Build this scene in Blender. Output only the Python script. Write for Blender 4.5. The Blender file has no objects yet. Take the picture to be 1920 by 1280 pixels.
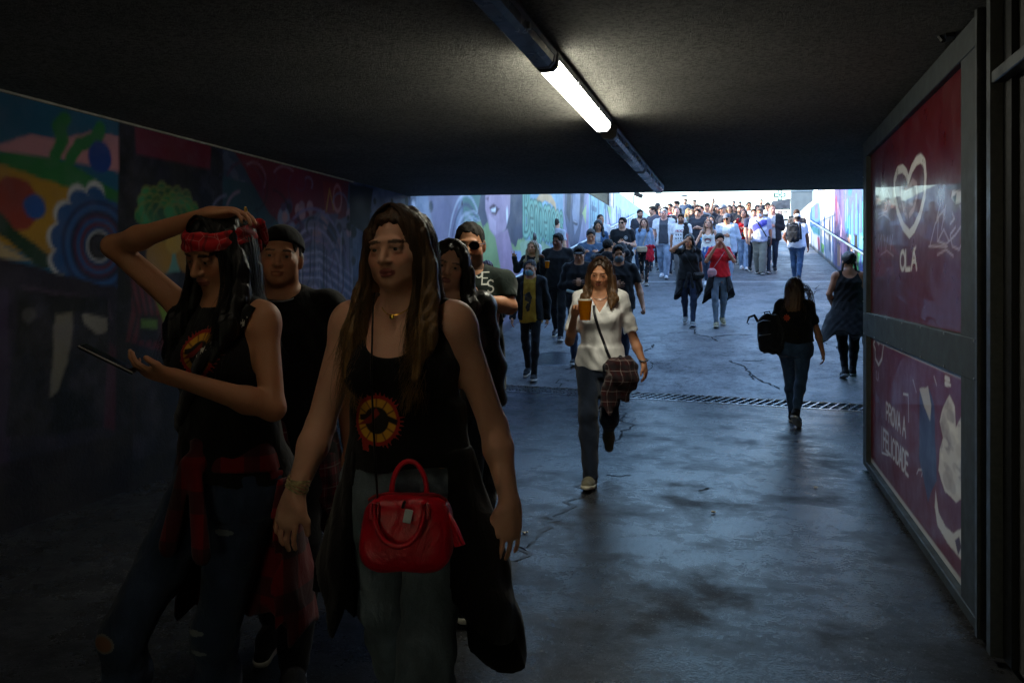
import bpy, math, random
import numpy as np
from mathutils import Vector, Matrix
from mathutils.bvhtree import BVHTree
rad = math.radians
SC = bpy.context.scene
COL = SC.collection

# ---------------------------------------------------------------- camera
YAW = rad(16.06)
FPX = 1493.0                      # focal length in pixels of the 1920 wide photograph
HORIZON = 530.0
EYE = 1.5
cam_data = bpy.data.cameras.new('camera')
cam_data.sensor_width = 36.0
cam_data.lens = FPX / 1920 * 36
cam_data.shift_y = -(640 - HORIZON) / 1920
cam_data.clip_start = 0.05
cam_data.clip_end = 2000
cam = bpy.data.objects.new('camera', cam_data)
COL.objects.link(cam)
cam.location = (0, 0, EYE)
cam.rotation_euler = (rad(90), 0, YAW)
SC.camera = cam

# ---------------------------------------------------------------- sky, sun, exposure
SUN_ELEV, SUN_AZ = rad(17), rad(-98)      # direction the light comes from: azimuth from +Y towards +X
world = bpy.data.worlds.new('World')
SC.world = world
world.use_nodes = True
wn = world.node_tree
sky_node = wn.nodes.new('ShaderNodeTexSky')
sky_node.sky_type = 'NISHITA'
sky_node.sun_disc = False
sky_node.sun_elevation = SUN_ELEV
sky_node.sun_rotation = SUN_AZ
sky_node.air_density = 1.3
sky_node.dust_density = 0.6
sky_node.ozone_density = 3.6
wn.links.new(sky_node.outputs[0], wn.nodes['Background'].inputs[0])
wn.nodes['Background'].inputs[1].default_value = 0.15
sun_data = bpy.data.lights.new('sun', 'SUN')
sun_data.energy = 2.0
sun_data.angle = rad(0.6)
sun_data.color = (1.0, 0.93, 0.84)
sun = bpy.data.objects.new('sun', sun_data)
COL.objects.link(sun)
sd = Vector((math.sin(SUN_AZ) * math.cos(SUN_ELEV), math.cos(SUN_AZ) * math.cos(SUN_ELEV), math.sin(SUN_ELEV)))
sun.rotation_euler = sd.to_track_quat('Z', 'Y').to_euler()
SC.view_settings.view_transform = 'Standard'
SC.view_settings.look = 'None'
SC.view_settings.gamma = 1
SC.view_settings.exposure = 3.0
SC.view_settings.use_curve_mapping = False
SC.render.engine = 'CYCLES'
SC.cycles.use_denoising = True
SC.cycles.max_bounces = 10
SC.cycles.diffuse_bounces = 5
SC.cycles.sample_clamp_indirect = 8

# ---------------------------------------------------------------- place geometry
CP, SP = math.cos(YAW), math.sin(YAW)
RAMP0, SLOPE, RAMP1 = 10.5, 0.15, 34.5
ZTOP = (RAMP1 - RAMP0) * SLOPE     # street level at the top of the ramp
CEIL = EYE + 1.155
XL, XK = -4.25, 0.98               # left wall, kiosk face

def ground(x, y):
    t = min(max((y - (10.75 - .1184 * x)) / 3.0, 0.0), 1.0)          # the ramp starts along the slanted drain
    return min(max(y - RAMP0 - (.25 - .1184 * x) * (1 - t), 0.0), RAMP1 - RAMP0) * SLOPE

def P(px, py, d):
    """World point seen at photograph pixel (px, py) at distance d along the view axis."""
    l = (px - 960) / FPX * d
    return Vector((l * CP - d * SP, d * CP + l * SP, EYE - (py - HORIZON) / FPX * d))

def on_x(px, py, X):
    """(y, z) on the vertical plane x = X."""
    off = (px - 1390)
    d = X * FPX / (CP * off)
    return (d + X * SP) / CP, EYE - (py - HORIZON) * d / FPX

def WL(px, py): return on_x(px, py, XL)

def lin(c):
    if isinstance(c, str):
        c = tuple(int(c[i:i + 2], 16) / 255 for i in (0, 2, 4))
    return tuple(v / 12.92 if v <= 0.04045 else ((v + 0.055) / 1.055) ** 2.4 for v in c)

# ---------------------------------------------------------------- object helpers
def tag(o, label=None, cat=None, group=None, kind=None):
    if label: o['label'] = label
    if cat: o['category'] = cat
    if group: o['group'] = group
    if kind: o['kind'] = kind
    return o

def link(name, me, mat=None, parent=None):
    o = bpy.data.objects.new(name, me)
    COL.objects.link(o)
    if mat is not None and len(me.materials) == 0:
        me.materials.append(mat)
    if parent is not None:
        o.parent = parent
    return o

def empty(name, loc=(0, 0, 0), rz=0.0):
    o = bpy.data.objects.new(name, None)
    COL.objects.link(o)
    o.location = loc
    o.rotation_euler = (0, 0, rz)
    return o

def mesh_np(name, verts, faces, smooth=True, colors=None):
    me = bpy.data.meshes.new(name)
    verts = np.asarray(verts, dtype=np.float32)
    if isinstance(faces, np.ndarray):
        n, k = faces.shape
        me.vertices.add(len(verts)); me.vertices.foreach_set('co', verts.ravel())
        me.loops.add(n * k); me.loops.foreach_set('vertex_index', faces.astype(np.int32).ravel())
        me.polygons.add(n)
        me.polygons.foreach_set('loop_start', np.arange(0, n * k, k, dtype=np.int32))
        me.polygons.foreach_set('loop_total', np.full(n, k, dtype=np.int32))
        me.update(calc_edges=True)
    else:
        me.from_pydata([tuple(map(float, v)) for v in verts], [], faces)
        me.update()
    if smooth:
        me.polygons.foreach_set('use_smooth', np.ones(len(me.polygons), dtype=bool))
    if colors is not None:
        a = me.color_attributes.new('paint', 'FLOAT_COLOR', 'POINT')
        c = np.ones((len(verts), 4), dtype=np.float32); c[:, :3] = colors
        a.data.foreach_set('color', c.ravel())
    return me

class MB:
    """Collects simple shapes into one mesh."""
    def __init__(s): s.v = []; s.f = []
    def add(s, v, f):
        n = len(s.v); s.v += [tuple(p) for p in v]; s.f += [tuple(i + n for i in q) for q in f]; return s
    def box(s, lo, hi, M=None, bev=0.0):
        x0, y0, z0 = lo; x1, y1, z1 = hi
        if bev > 0:
            b = bev; v = []; 
            for z, i in ((z0, b), (z0 + b, 0), (z1 - b, 0), (z1, b)):
                j = b if i == 0 else b * 1.0
                if i:
                    v += [(x0 + b, y0 + b, z), (x1 - b, y0 + b, z), (x1 - b, y1 - b, z), (x0 + b, y1 - b, z)]
                else:
                    v += [(x0, y0, z), (x1, y0, z), (x1, y1, z), (x0, y1, z)]
            f = [(3, 2, 1, 0), (12, 13, 14, 15)]
            for k in range(3):
                for q in range(4):
                    a = k * 4 + q; c = k * 4 + (q + 1) % 4
                    f.append((a, c, c + 4, a + 4))
        else:
            v = [(x0, y0, z0), (x1, y0, z0), (x1, y1, z0), (x0, y1, z0), (x0, y0, z1), (x1, y0, z1), (x1, y1, z1), (x0, y1, z1)]
            f = [(3, 2, 1, 0), (4, 5, 6, 7), (0, 1, 5, 4), (1, 2, 6, 5), (2, 3, 7, 6), (3, 0, 4, 7)]
        if M is not None: v = [M @ Vector(p) for p in v]
        return s.add(v, f)
    def tube(s, pts, r, n=8, cap=True, flat=None):
        pts = [Vector(p) for p in pts]
        rs = r if isinstance(r, (list, tuple)) else [r] * len(pts)
        base = len(s.v); up = None
        for i, p in enumerate(pts):
            d = (pts[min(i + 1, len(pts) - 1)] - pts[max(i - 1, 0)]).normalized()
            if up is None:
                up = Vector((0, 0, 1)) if abs(d.z) < .9 else Vector((1, 0, 0))
                if flat is not None: up = Vector(flat[0])
            u = (up - d * up.dot(d))
            u = u.normalized() if u.length > 1e-6 else d.orthogonal().normalized()
            up = u; w = d.cross(u)
            for k in range(n):
                a = 2 * math.pi * k / n
                fu = flat[1] if flat is not None else 1.0
                s.v.append(tuple(p + u * (math.cos(a) * rs[i] * fu) + w * (math.sin(a) * rs[i])))
        for i in range(len(pts) - 1):
            for k in range(n):
                a = base + i * n + k; b = base + i * n + (k + 1) % n
                s.f.append((a, b, b + n, a + n))
        if cap:
            s.f.append(tuple(base + k for k in reversed(range(n))))
            s.f.append(tuple(base + (len(pts) - 1) * n + k for k in range(n)))
        return s
    def lathe(s, prof, c=(0, 0, 0), n=16, M=None):
        base = len(s.v)
        for r, z in prof:
            for k in range(n):
                a = 2 * math.pi * k / n
                p = Vector((c[0] + r * math.cos(a), c[1] + r * math.sin(a), c[2] + z))
                s.v.append(tuple(M @ p if M is not None else p))
        for i in range(len(prof) - 1):
            for k in range(n):
                a = base + i * n + k; b = base + i * n + (k + 1) % n
                s.f.append((a, b, b + n, a + n))
        s.f.append(tuple(base + k for k in reversed(range(n))))
        s.f.append(tuple(base + (len(prof) - 1) * n + k for k in range(n)))
        return s
    def prism(s, poly, axis, a, b):
        """Extrude a 2D polygon along an axis from a to b."""
        def pt(u, v, w):
            return {0: (w, u, v), 1: (u, w, v), 2: (u, v, w)}[axis]
        n = len(poly)
        v = [pt(u, w, a) for u, w in poly] + [pt(u, w, b) for u, w in poly]
        f = [tuple(reversed(range(n))), tuple(range(n, 2 * n))] + [(i, (i + 1) % n, (i + 1) % n + n, i + n) for i in range(n)]
        return s.add(v, f)
    def build(s, name, mat=None, parent=None, smooth=False):
        me = bpy.data.meshes.new(name)
        me.from_pydata(s.v, [], s.f)
        me.update()
        if smooth:
            me.polygons.foreach_set('use_smooth', np.ones(len(me.polygons), dtype=bool))
            try: me.set_sharp_from_angle(angle=rad(40))
            except Exception: pass
        return link(name, me, mat, parent)

# ---------------------------------------------------------------- materials
_mats = {}
def _new(name):
    m = bpy.data.materials.new(name); m.use_nodes = True
    nt = m.node_tree
    return m, nt, nt.nodes['Principled BSDF']

def N(nt, kind, **kw):
    n = nt.nodes.new(kind)
    for k, v in kw.items():
        if k.startswith('i_'):
            key = k[2:]
            n.inputs[int(key) if key.isdigit() else key].default_value = v
        else: setattr(n, k, v)
    return n

def ramp(nt, fac, stops):
    r = nt.nodes.new('ShaderNodeValToRGB')
    while len(r.color_ramp.elements) > 1: r.color_ramp.elements.remove(r.color_ramp.elements[-1])
    for i, (p, c) in enumerate(stops):
        e = r.color_ramp.elements[0] if i == 0 else r.color_ramp.elements.new(p)
        e.position = p
        e.color = (c, c, c, 1) if isinstance(c, (int, float)) else (*c[:3], 1)
    nt.links.new(fac, r.inputs[0])
    return r.outputs[0]

def coords(nt, scale=(1, 1, 1), kind='Object'):
    tc = nt.nodes.new('ShaderNodeTexCoord'); mp = nt.nodes.new('ShaderNodeMapping')
    mp.inputs['Scale'].default_value = scale
    nt.links.new(tc.outputs[kind], mp.inputs[0])
    return mp.outputs[0]

def noise(nt, vec, scale, detail=4, rough=.6, dist=0.0):
    n = N(nt, 'ShaderNodeTexNoise')
    n.inputs['Scale'].default_value = scale; n.inputs['Detail'].default_value = detail
    n.inputs['Roughness'].default_value = rough; n.inputs['Distortion'].default_value = dist
    nt.links.new(vec, n.inputs['Vector'])
    return n.outputs['Fac']

def mixc(nt, fac, a, b, mode='MIX'):
    m = N(nt, 'ShaderNodeMix', data_type='RGBA', blend_type=mode)
    for sock, v in ((0, fac), (6, a), (7, b)):
        if hasattr(v, 'links'): nt.links.new(v, m.inputs[sock])
        else: m.inputs[sock].default_value = v if sock == 0 else (*v[:3], 1)
    return m.outputs[2]

def bump(nt, height, bsdf, strength=.3, dist=.01):
    b = N(nt, 'ShaderNodeBump'); b.inputs['Strength'].default_value = strength; b.inputs['Distance'].default_value = dist
    nt.links.new(height, b.inputs['Height']); nt.links.new(b.outputs[0], bsdf.inputs['Normal'])

def mat_plain(name, col, rough=.6, metal=0.0, var=.12, scale=30, bumpy=.1, coat=0.0, spec=.5):
    key = ('plain', name, col, rough, metal)
    if key in _mats: return _mats[key]
    m, nt, b = _new(name)
    v = coords(nt); n = noise(nt, v, scale)
    c = lin(col) if isinstance(col, str) else col
    lo = tuple(x * (1 - var * 1.6) for x in c); hi = tuple(min(1, x * (1 + var)) for x in c)
    nt.links.new(ramp(nt, n, [(.3, lo), (.7, hi)]), b.inputs['Base Color'])
    nt.links.new(ramp(nt, noise(nt, v, scale * .35, 5), [(.3, max(.05, rough - .12)), (.75, min(1, rough + .12))]), b.inputs['Roughness'])
    b.inputs['Metallic'].default_value = metal
    b.inputs['Coat Weight'].default_value = coat
    b.inputs['Specular IOR Level'].default_value = spec
    if bumpy: bump(nt, n, b, bumpy, .004)
    _mats[key] = m
    return m

def mat_paint(name='painted_wall', rough=.55, wear=.35, relief=.35, attr='paint', spec=.5, coat=0.0):
    """Paint whose colour is stored with the surface; procedural grain, stains and relief on top."""
    key = ('paint', name)
    if key in _mats: return _mats[key]
    m, nt, b = _new(name)
    at = N(nt, 'ShaderNodeAttribute', attribute_name=attr)
    v = coords(nt)
    n1 = noise(nt, v, 3.0, 6, .65); n2 = noise(nt, v, 45, 4, .7)
    c = mixc(nt, ramp(nt, n1, [(.35, wear), (.62, 0.0)]), at.outputs['Color'], (.16, .155, .15))
    c = mixc(nt, ramp(nt, n2, [(.38, .35 * wear), (.55, 0.0)]), c, (.05, .05, .05))
    nt.links.new(c, b.inputs['Base Color'])
    nt.links.new(ramp(nt, n1, [(.3, min(1, rough + .18)), (.7, rough - .1)]), b.inputs['Roughness'])
    b.inputs['Specular IOR Level'].default_value = spec
    b.inputs['Coat Weight'].default_value = coat
    if relief: bump(nt, n2, b, relief, .006)
    _mats[key] = m
    return m

# ---------------------------------------------------------------- 2D painter (colour stored per vertex)
def vnoise(u, v, seed=0):
    """Smooth value noise in [0,1]."""
    iu = np.floor(u).astype(np.int64); iv = np.floor(v).astype(np.int64)
    fu = u - iu; fv = v - iv
    fu = fu * fu * (3 - 2 * fu); fv = fv * fv * (3 - 2 * fv)
    def h(a, b):
        n = (a * 374761393 + b * 668265263 + seed * 1274126177) & 0xffffffff
        n = ((n ^ (n >> 13)) * 1274126177) & 0xffffffff
        return ((n ^ (n >> 16)) & 0xffff) / 65535.0
    return (h(iu, iv) * (1 - fu) + h(iu + 1, iv) * fu) * (1 - fv) + (h(iu, iv + 1) * (1 - fu) + h(iu + 1, iv + 1) * fu) * fv

def fbm(u, v, seed=0, oct=4):
    s = 0; a = .5; t = 0
    for i in range(oct):
        s = s + a * vnoise(u * 2 ** i, v * 2 ** i, seed + i * 17); t += a; a *= .55
    return s / t

class Paint:
    def __init__(s, u, v, base='808080'):
        s.u = u.astype(np.float64); s.v = v.astype(np.float64)
        s.c = np.tile(np.array(lin(base), dtype=np.float64), (len(u), 1))
        s.a = np.zeros(len(u))
        s.soft = .006
        s.wob = 0.0
    def put(s, d, col, op=1.0, soft=None):
        sf = soft or s.soft
        if s.wob: d = d + (fbm(s.u * 6, s.v * 6, 5) - .5) * s.wob
        al = np.clip(.5 - d / (2 * sf), 0, 1) * op
        col = lin(col) if isinstance(col, str) else col
        s.c = s.c * (1 - al[:, None]) + np.array(col) * al[:, None] if not isinstance(col, np.ndarray) else s.c * (1 - al[:, None]) + col * al[:, None]
        s.a = np.maximum(s.a * (1 - 0), al)
    def circ(s, cx, cy, r, col, ry=None, **k):
        ry = ry or r
        q = np.hypot((s.u - cx) / r, (s.v - cy) / ry)
        s.put((q - 1) * min(r, ry), col, **k)
    def ring(s, cx, cy, r, w, col, ry=None, **k):
        ry = ry or r
        q = np.hypot((s.u - cx) / r, (s.v - cy) / ry)
        s.put(np.abs((q - 1) * min(r, ry)) - w, col, **k)
    def dpoly(s, pts):
        pts = np.array(pts, dtype=np.float64); n = len(pts)
        d = np.full(len(s.u), 1e9); sg = np.ones(len(s.u))
        for i in range(n):
            a = pts[i]; b = pts[i - 1]
            ex, ey = b - a; wx = s.u - a[0]; wy = s.v - a[1]
            t = np.clip((wx * ex + wy * ey) / (ex * ex + ey * ey + 1e-12), 0, 1)
            d = np.minimum(d, (wx - ex * t) ** 2 + (wy - ey * t) ** 2)
            c1 = s.v >= a[1]; c2 = s.v < b[1]; c3 = ex * wy > ey * wx
            flip = (c1 & c2 & c3) | (~c1 & ~c2 & ~c3)
            sg = np.where(flip, -sg, sg)
        return sg * np.sqrt(d)
    def poly(s, pts, col, grow=0.0, **k):
        s.put(s.dpoly(pts) - grow, col, **k)
    def dline(s, pts):
        d = np.full(len(s.u), 1e9)
        for a, b in zip(pts[:-1], pts[1:]):
            ex, ey = b[0] - a[0], b[1] - a[1]; wx = s.u - a[0]; wy = s.v - a[1]
            t = np.clip((wx * ex + wy * ey) / (ex * ex + ey * ey + 1e-12), 0, 1)
            d = np.minimum(d, (wx - ex * t) ** 2 + (wy - ey * t) ** 2)
        return np.sqrt(d)
    def line(s, pts, w, col, **k):
        s.put(s.dline(pts) - w / 2, col, **k)
    def text(s, txt, x, y, h, w, col, adv=.72, slant=0.0, grow=None, wx=1.0, **k):
        d = np.full(len(s.u), 1e9)
        cx = x
        for ch in txt:
            for st in GLYPH.get(ch, []):
                pts = [(cx + (px * adv * .86 + py * slant) * h * wx, y + py * h) for px, py in st]
                d = np.minimum(d, s.dline(pts))
            cx += adv * h * wx * (.55 if ch in 'I!. ' else 1.0)
        s.put(d - w / 2, col, **k)
        return cx
    def drips(s, u0, u1, vtop, n, lmin, lmax, w, cols, seed=0):
        r = random.Random(seed)
        for i in range(n):
            x = r.uniform(u0, u1); l = r.uniform(lmin, lmax); v0 = vtop + r.uniform(-.25, .25) * lmax
            s.line([(x, v0), (x + r.uniform(-.02, .02), v0 - l)], w * r.uniform(.5, 1.4), r.choice(cols))

def arc(cx, cy, rx, ry, a0, a1, n=8):
    return [(cx + rx * math.cos(rad(a0 + (a1 - a0) * i / n)), cy + ry * math.sin(rad(a0 + (a1 - a0) * i / n))) for i in range(n + 1)]
GLYPH = {
 'A': [[(0, 0), (.5, 1), (1, 0)], [(.2, .38), (.8, .38)]], 'B': [[(0, 0), (0, 1)] + arc(.4, .76, .5, .24, 90, -90) + [(0, .52)], [(.4, .52)] + arc(.45, .26, .55, .26, 90, -90) + [(0, 0)]],
 'C': [arc(.55, .5, .55, .5, 50, 310)], 'D': [[(0, 0), (0, 1)] + arc(.3, .5, .7, .5, 90, -90) + [(0, 0)]], 'E': [[(1, 1), (0, 1), (0, 0), (1, 0)], [(0, .52), (.8, .52)]],
 'F': [[(1, 1), (0, 1), (0, 0)], [(0, .52), (.8, .52)]], 'G': [arc(.55, .5, .55, .5, 50, 330) + [(1, .48), (.6, .48)]], 'H': [[(0, 0), (0, 1)], [(1, 0), (1, 1)], [(0, .5), (1, .5)]],
 'I': [[(.25, 0), (.25, 1)]], 'J': [[(.8, 1), (.8, .25)] + arc(.4, .25, .4, .25, 0, -170)], 'K': [[(0, 0), (0, 1)], [(1, 1), (0, .45), (1, 0)]], 'L': [[(0, 1), (0, 0), (.9, 0)]],
 'M': [[(0, 0), (.08, 1), (.5, .3), (.92, 1), (1, 0)]], 'N': [[(0, 0), (0, 1), (1, 0), (1, 1)]], 'O': [arc(.5, .5, .5, .5, 0, 360, 16)], 'P': [[(0, 0), (0, 1)] + arc(.45, .73, .5, .27, 90, -90) + [(0, .46)]],
 'Q': [arc(.5, .5, .5, .5, 0, 360, 14), [(.6, .25), (1, -.05)]], 'R': [[(0, 0), (0, 1)] + arc(.45, .73, .5, .27, 90, -90) + [(0, .46)], [(.45, .46), (1, 0)]],
 'S': [arc(.5, .75, .45, .25, 30, 270) + arc(.5, .25, .45, .25, 90, -150)], 'T': [[(0, 1), (1, 1)], [(.5, 1), (.5, 0)]], 'U': [[(0, 1), (0, .35)] + arc(.5, .35, .5, .35, 180, 360) + [(1, 1)]],
 'V': [[(0, 1), (.5, 0), (1, 1)]], 'W': [[(0, 1), (.25, 0), (.5, .7), (.75, 0), (1, 1)]], 'X': [[(0, 0), (1, 1)], [(0, 1), (1, 0)]], 'Y': [[(0, 1), (.5, .5), (1, 1)], [(.5, .5), (.5, 0)]],
 'Z': [[(0, 1), (1, 1), (0, 0), (1, 0)]], '!': [[(.25, 1), (.25, .3)], [(.25, .05), (.25, .04)]], "'": [[(.5, 1.28), (.75, 1.42)]], ' ': [], '.': [[(.2, .02), (.22, .02)]],
 'i': [[(.3, 0), (.3, .62)], [(.3, .88), (.32, .88)]], 'e': [[(.1, .34), (.9, .34)] + arc(.5, .32, .42, .32, 5, 300)], 'n': [[(.05, .65), (.05, 0)], [(.05, .35)] + arc(.47, .38, .42, .28, 160, 0) + [(.9, 0)]],
 'p': [[(.05, .65), (.05, -.35)], arc(.45, .32, .4, .33, 0, 360)], 's': [arc(.5, .48, .35, .17, 20, 270) + arc(.5, .16, .38, .16, 90, -150)], 'a': [arc(.45, .32, .4, .32, 0, 360), [(.87, .65), (.87, 0)]],
 't': [[(.4, .95), (.4, .1), (.75, .02)], [(.1, .64), (.75, .64)]], 'l': [[(.3, 1), (.3, 0)]], 'o': [arc(.5, .32, .42, .33, 0, 360)], 'r': [[(.1, .65), (.1, 0)], [(.1, .4)] + arc(.5, .38, .38, .26, 160, 50)], 'd': [arc(.45, .32, .4, .32, 0, 360), [(.87, 1), (.87, 0)]],
}

def paint_sheet(name, umax, vmax, ures, vres, to3d, painter, mat, parent=None, keep=None, thick=None):
    """A gridded sheet over [umin,umax]x[vmin,vmax] with painted vertices. to3d maps arrays (u,v) to xyz."""
    (u0, u1), (v0, v1) = umax, vmax
    us = np.linspace(u0, u1, max(2, int((u1 - u0) / ures) + 1)) if not isinstance(ures, np.ndarray) else ures
    vs = np.linspace(v0, v1, max(2, int((v1 - v0) / vres) + 1))
    U, V = np.meshgrid(us, vs, indexing='ij')
    u = U.ravel(); v = V.ravel()
    pt = Paint(u, v)
    painter(pt)
    xyz = np.stack([np.broadcast_to(a, u.shape) for a in to3d(u, v)], axis=1)
    nu, nv = len(us), len(vs)
    idx = np.arange(nu * nv).reshape(nu, nv)
    f = np.stack([idx[:-1, :-1], idx[1:, :-1], idx[1:, 1:], idx[:-1, 1:]], axis=-1).reshape(-1, 4)
    cols = pt.c.astype(np.float32)
    if keep is not None:
        m = keep(pt)
        f = f[m[f].sum(axis=1) >= 3]
        used = np.unique(f); remap = np.full(len(u), -1); remap[used] = np.arange(len(used))
        f = remap[f]; xyz = xyz[used]; cols = cols[used]
    me = mesh_np(name, xyz, f, True, cols)
    return link(name, me, mat, parent)
# ================================================================ SETTING
def y_portal(x): return 9.85 + (x - XL) * 0.1446
def y_drain(x): return 10.51 - 0.1184 * x
DW = 0.29                                      # half width of the drain channel

# ---- ground materials
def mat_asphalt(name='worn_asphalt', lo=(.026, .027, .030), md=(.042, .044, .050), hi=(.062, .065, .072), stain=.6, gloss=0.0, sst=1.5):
    m, nt, b = _new(name)
    v = coords(nt, kind='Object')
    big = noise(nt, v, .6, 6, .62, .8); mid = noise(nt, v, 3.2, 6, .68); fine = noise(nt, v, 70, 3, .75); grit = noise(nt, v, 190, 2, .6)
    st = noise(nt, coords(nt, (.55, 1.0, 1)), sst, 8, .70, .35)          # smeared stains across the walking direction
    mot = noise(nt, v, 11, 5, .7); pat = noise(nt, v, 2.1, 7, .72, .2)
    mv = N(nt, 'ShaderNodeMath', operation='MULTIPLY_ADD'); nt.links.new(pat, mv.inputs[0]); mv.inputs[1].default_value = .55
    mw = N(nt, 'ShaderNodeMath', operation='MULTIPLY'); nt.links.new(st, mw.inputs[0]); mw.inputs[1].default_value = .45; nt.links.new(mw.outputs[0], mv.inputs[2]); st = mv.outputs[0]
    c = ramp(nt, big, [(.30, lo), (.5, md), (.68, hi)])
    c = mixc(nt, ramp(nt, mid, [(.36, stain * 1.2), (.56, 0.0)]), c, tuple(x * .45 for x in lo))
    c = mixc(nt, ramp(nt, st, [(.38, stain), (.50, 0.0)]), c, (.026, .026, .029))
    c = mixc(nt, ramp(nt, mot, [(.36, .55), (.52, 0), (.62, 0), (.76, .3)]), c, mixc(nt, ramp(nt, mot, [(.45, 0), (.55, 1)]), (.014, .014, .016), (.075, .075, .08)))
    c = mixc(nt, ramp(nt, fine, [(.36, .8), (.48, 0.0), (.60, 0), (.70, .6)]), c, mixc(nt, ramp(nt, fine, [(.45, 0), (.55, 1)]), (.018, .018, .02), (.24, .245, .25)))
    vo = N(nt, 'ShaderNodeTexVoronoi'); vo.inputs['Scale'].default_value = 1.9; nt.links.new(v, vo.inputs['Vector'])
    c = mixc(nt, ramp(nt, vo.outputs['Distance'], [(.035, .9), (.06, 0.0)]), c, (.016, .016, .017))
    vo2 = N(nt, 'ShaderNodeTexVoronoi'); vo2.inputs['Scale'].default_value = 6.5; nt.links.new(v, vo2.inputs['Vector'])
    c = mixc(nt, ramp(nt, vo2.outputs['Distance'], [(.03, .8), (.06, 0.0)]), c, (.22, .22, .22))
    nt.links.new(c, b.inputs['Base Color'])
    r = ramp(nt, st, [(.36, .55 + gloss), (.46, .30 + gloss), (.56, .12 + gloss), (.72, .20 + gloss)])
    add = N(nt, 'ShaderNodeMath', operation='MULTIPLY_ADD'); nt.links.new(fine, add.inputs[0]); add.inputs[1].default_value = .34; nt.links.new(r, add.inputs[2])
    ad2 = N(nt, 'ShaderNodeMath', operation='MULTIPLY_ADD'); nt.links.new(mot, ad2.inputs[0]); ad2.inputs[1].default_value = .26; nt.links.new(add.outputs[0], ad2.inputs[2])
    sub = N(nt, 'ShaderNodeMath', operation='SUBTRACT'); sub.use_clamp = True; nt.links.new(ad2.outputs[0], sub.inputs[0]); sub.inputs[1].default_value = .23
    nt.links.new(sub.outputs[0], b.inputs['Roughness'])
    h = N(nt, 'ShaderNodeMath', operation='MULTIPLY_ADD'); nt.links.new(grit, h.inputs[0]); h.inputs[1].default_value = .5; nt.links.new(fine, h.inputs[2])
    h2 = N(nt, 'ShaderNodeMath', operation='MULTIPLY_ADD'); nt.links.new(mid, h2.inputs[0]); h2.inputs[1].default_value = 2.0; nt.links.new(h.outputs[0], h2.inputs[2])
    bump(nt, h2.outputs[0], b, .34, .006)
    nt.links.new(ramp(nt, st, [(.42, .09), (.55, .21)]), b.inputs['Specular IOR Level'])
    return m
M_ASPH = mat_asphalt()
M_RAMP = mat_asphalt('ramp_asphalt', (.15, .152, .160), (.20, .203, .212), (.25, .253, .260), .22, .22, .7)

def mat_stucco():
    m, nt, b = _new('rough_ceiling_render')
    v = coords(nt)
    n = noise(nt, v, 48, 5, .7); n2 = noise(nt, v, 120, 3, .6); big = noise(nt, v, 1.1, 5, .6)
    c = ramp(nt, big, [(.3, (.17, .165, .15)), (.7, (.27, .26, .235))])
    c = mixc(nt, ramp(nt, n, [(.38, .75), (.55, 0)]), c, (.06, .057, .052))
    nt.links.new(c, b.inputs['Base Color']); b.inputs['Roughness'].default_value = .92
    h = N(nt, 'ShaderNodeMath', operation='ADD'); nt.links.new(n, h.inputs[0]); nt.links.new(n2, h.inputs[1])
    bump(nt, h.outputs[0], b, 1.0, .022)
    return m

M_CONC = mat_plain('old_concrete', '8a8880', .85, var=.2, scale=9, bumpy=.3)
M_CONCD = mat_plain('dark_concrete', '4a4a4a', .85, var=.2, scale=9, bumpy=.3)
M_PLAST = mat_plain('white_plaster', 'e4e2de', .8, var=.05, scale=5)
M_STEEL = mat_plain('galvanised_steel', 'a8acb0', .38, .9, var=.1, scale=60, bumpy=.03)
M_ALU = mat_plain('brushed_aluminium', '5d6062', .42, .75, var=.12, scale=40, bumpy=.05)
M_DARK = mat_plain('dark_metal', '17181a', .5, .4, var=.2, scale=40, bumpy=.05)
M_IRON = mat_plain('drain_iron', 'b9bcc0', .3, .95, var=.25, scale=50, bumpy=.1)
M_BLACK = mat_plain('black_pit', '0a0a0b', .9)
M_WHITEP = mat_plain('white_line_paint', 'cfd0d2', .6, var=.25, scale=25)

# ---- floor of the underpass, ramp, street level
def sheet(name, rows, mat, kind='structure'):
    nx = len(rows[0]); v = [p for r in rows for p in r]
    f = [(i * nx + j, i * nx + j + 1, (i + 1) * nx + j + 1, (i + 1) * nx + j) for i in range(len(rows) - 1) for j in range(nx - 1)]
    me = mesh_np(name, v, np.array(f), False)
    return tag(link(name, me, mat), kind=kind)
xs = np.linspace(-4.3, 3.1, 16)
rows = [[(x, y, 0) for x in xs] for y in np.linspace(-26, 8, 18)] + [[(x, y_drain(x) - DW, 0) for x in xs]]
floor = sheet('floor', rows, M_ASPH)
rows = [[(x, y_drain(x) + DW + (t ** 1.0) * (RAMP1 - y_drain(x) - DW), ground(x, y_drain(x) + DW + t * (RAMP1 - y_drain(x) - DW))) for x in xs] for t in np.linspace(0, 1, 90)]
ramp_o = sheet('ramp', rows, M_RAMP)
M_PAVE = mat_plain('street_paving', '77746e', .8, var=.15, scale=4, bumpy=.2)
g = MB()
for (x0, x1, y0, y1) in ((-300, 300, RAMP1, 600), (-300, -4.56, -60, RAMP1), (3.12, 300, -60, RAMP1), (-4.56, 3.12, -26, 9.7)):
    g.add([(x0, y0, ZTOP), (x1, y0, ZTOP), (x1, y1, ZTOP), (x0, y1, ZTOP)], [(0, 1, 2, 3)])
tag(g.build('ground', M_PAVE), kind='structure')

# ---- unseen mass added over the mouth to cut sky light at the ramp foot
g = MB(); g.prism([(-40, -26), (40, -26), (40, y_portal(3.1) - .2), (3.12, y_portal(3.1) - .2), (-4.56, y_portal(-4.5) - .2), (-40, y_portal(-4.5) - .2)], 2, ZTOP + .01, ZTOP + 6.5)
tag(g.build('unseen_bridge', M_CONC), kind='structure')
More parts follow.
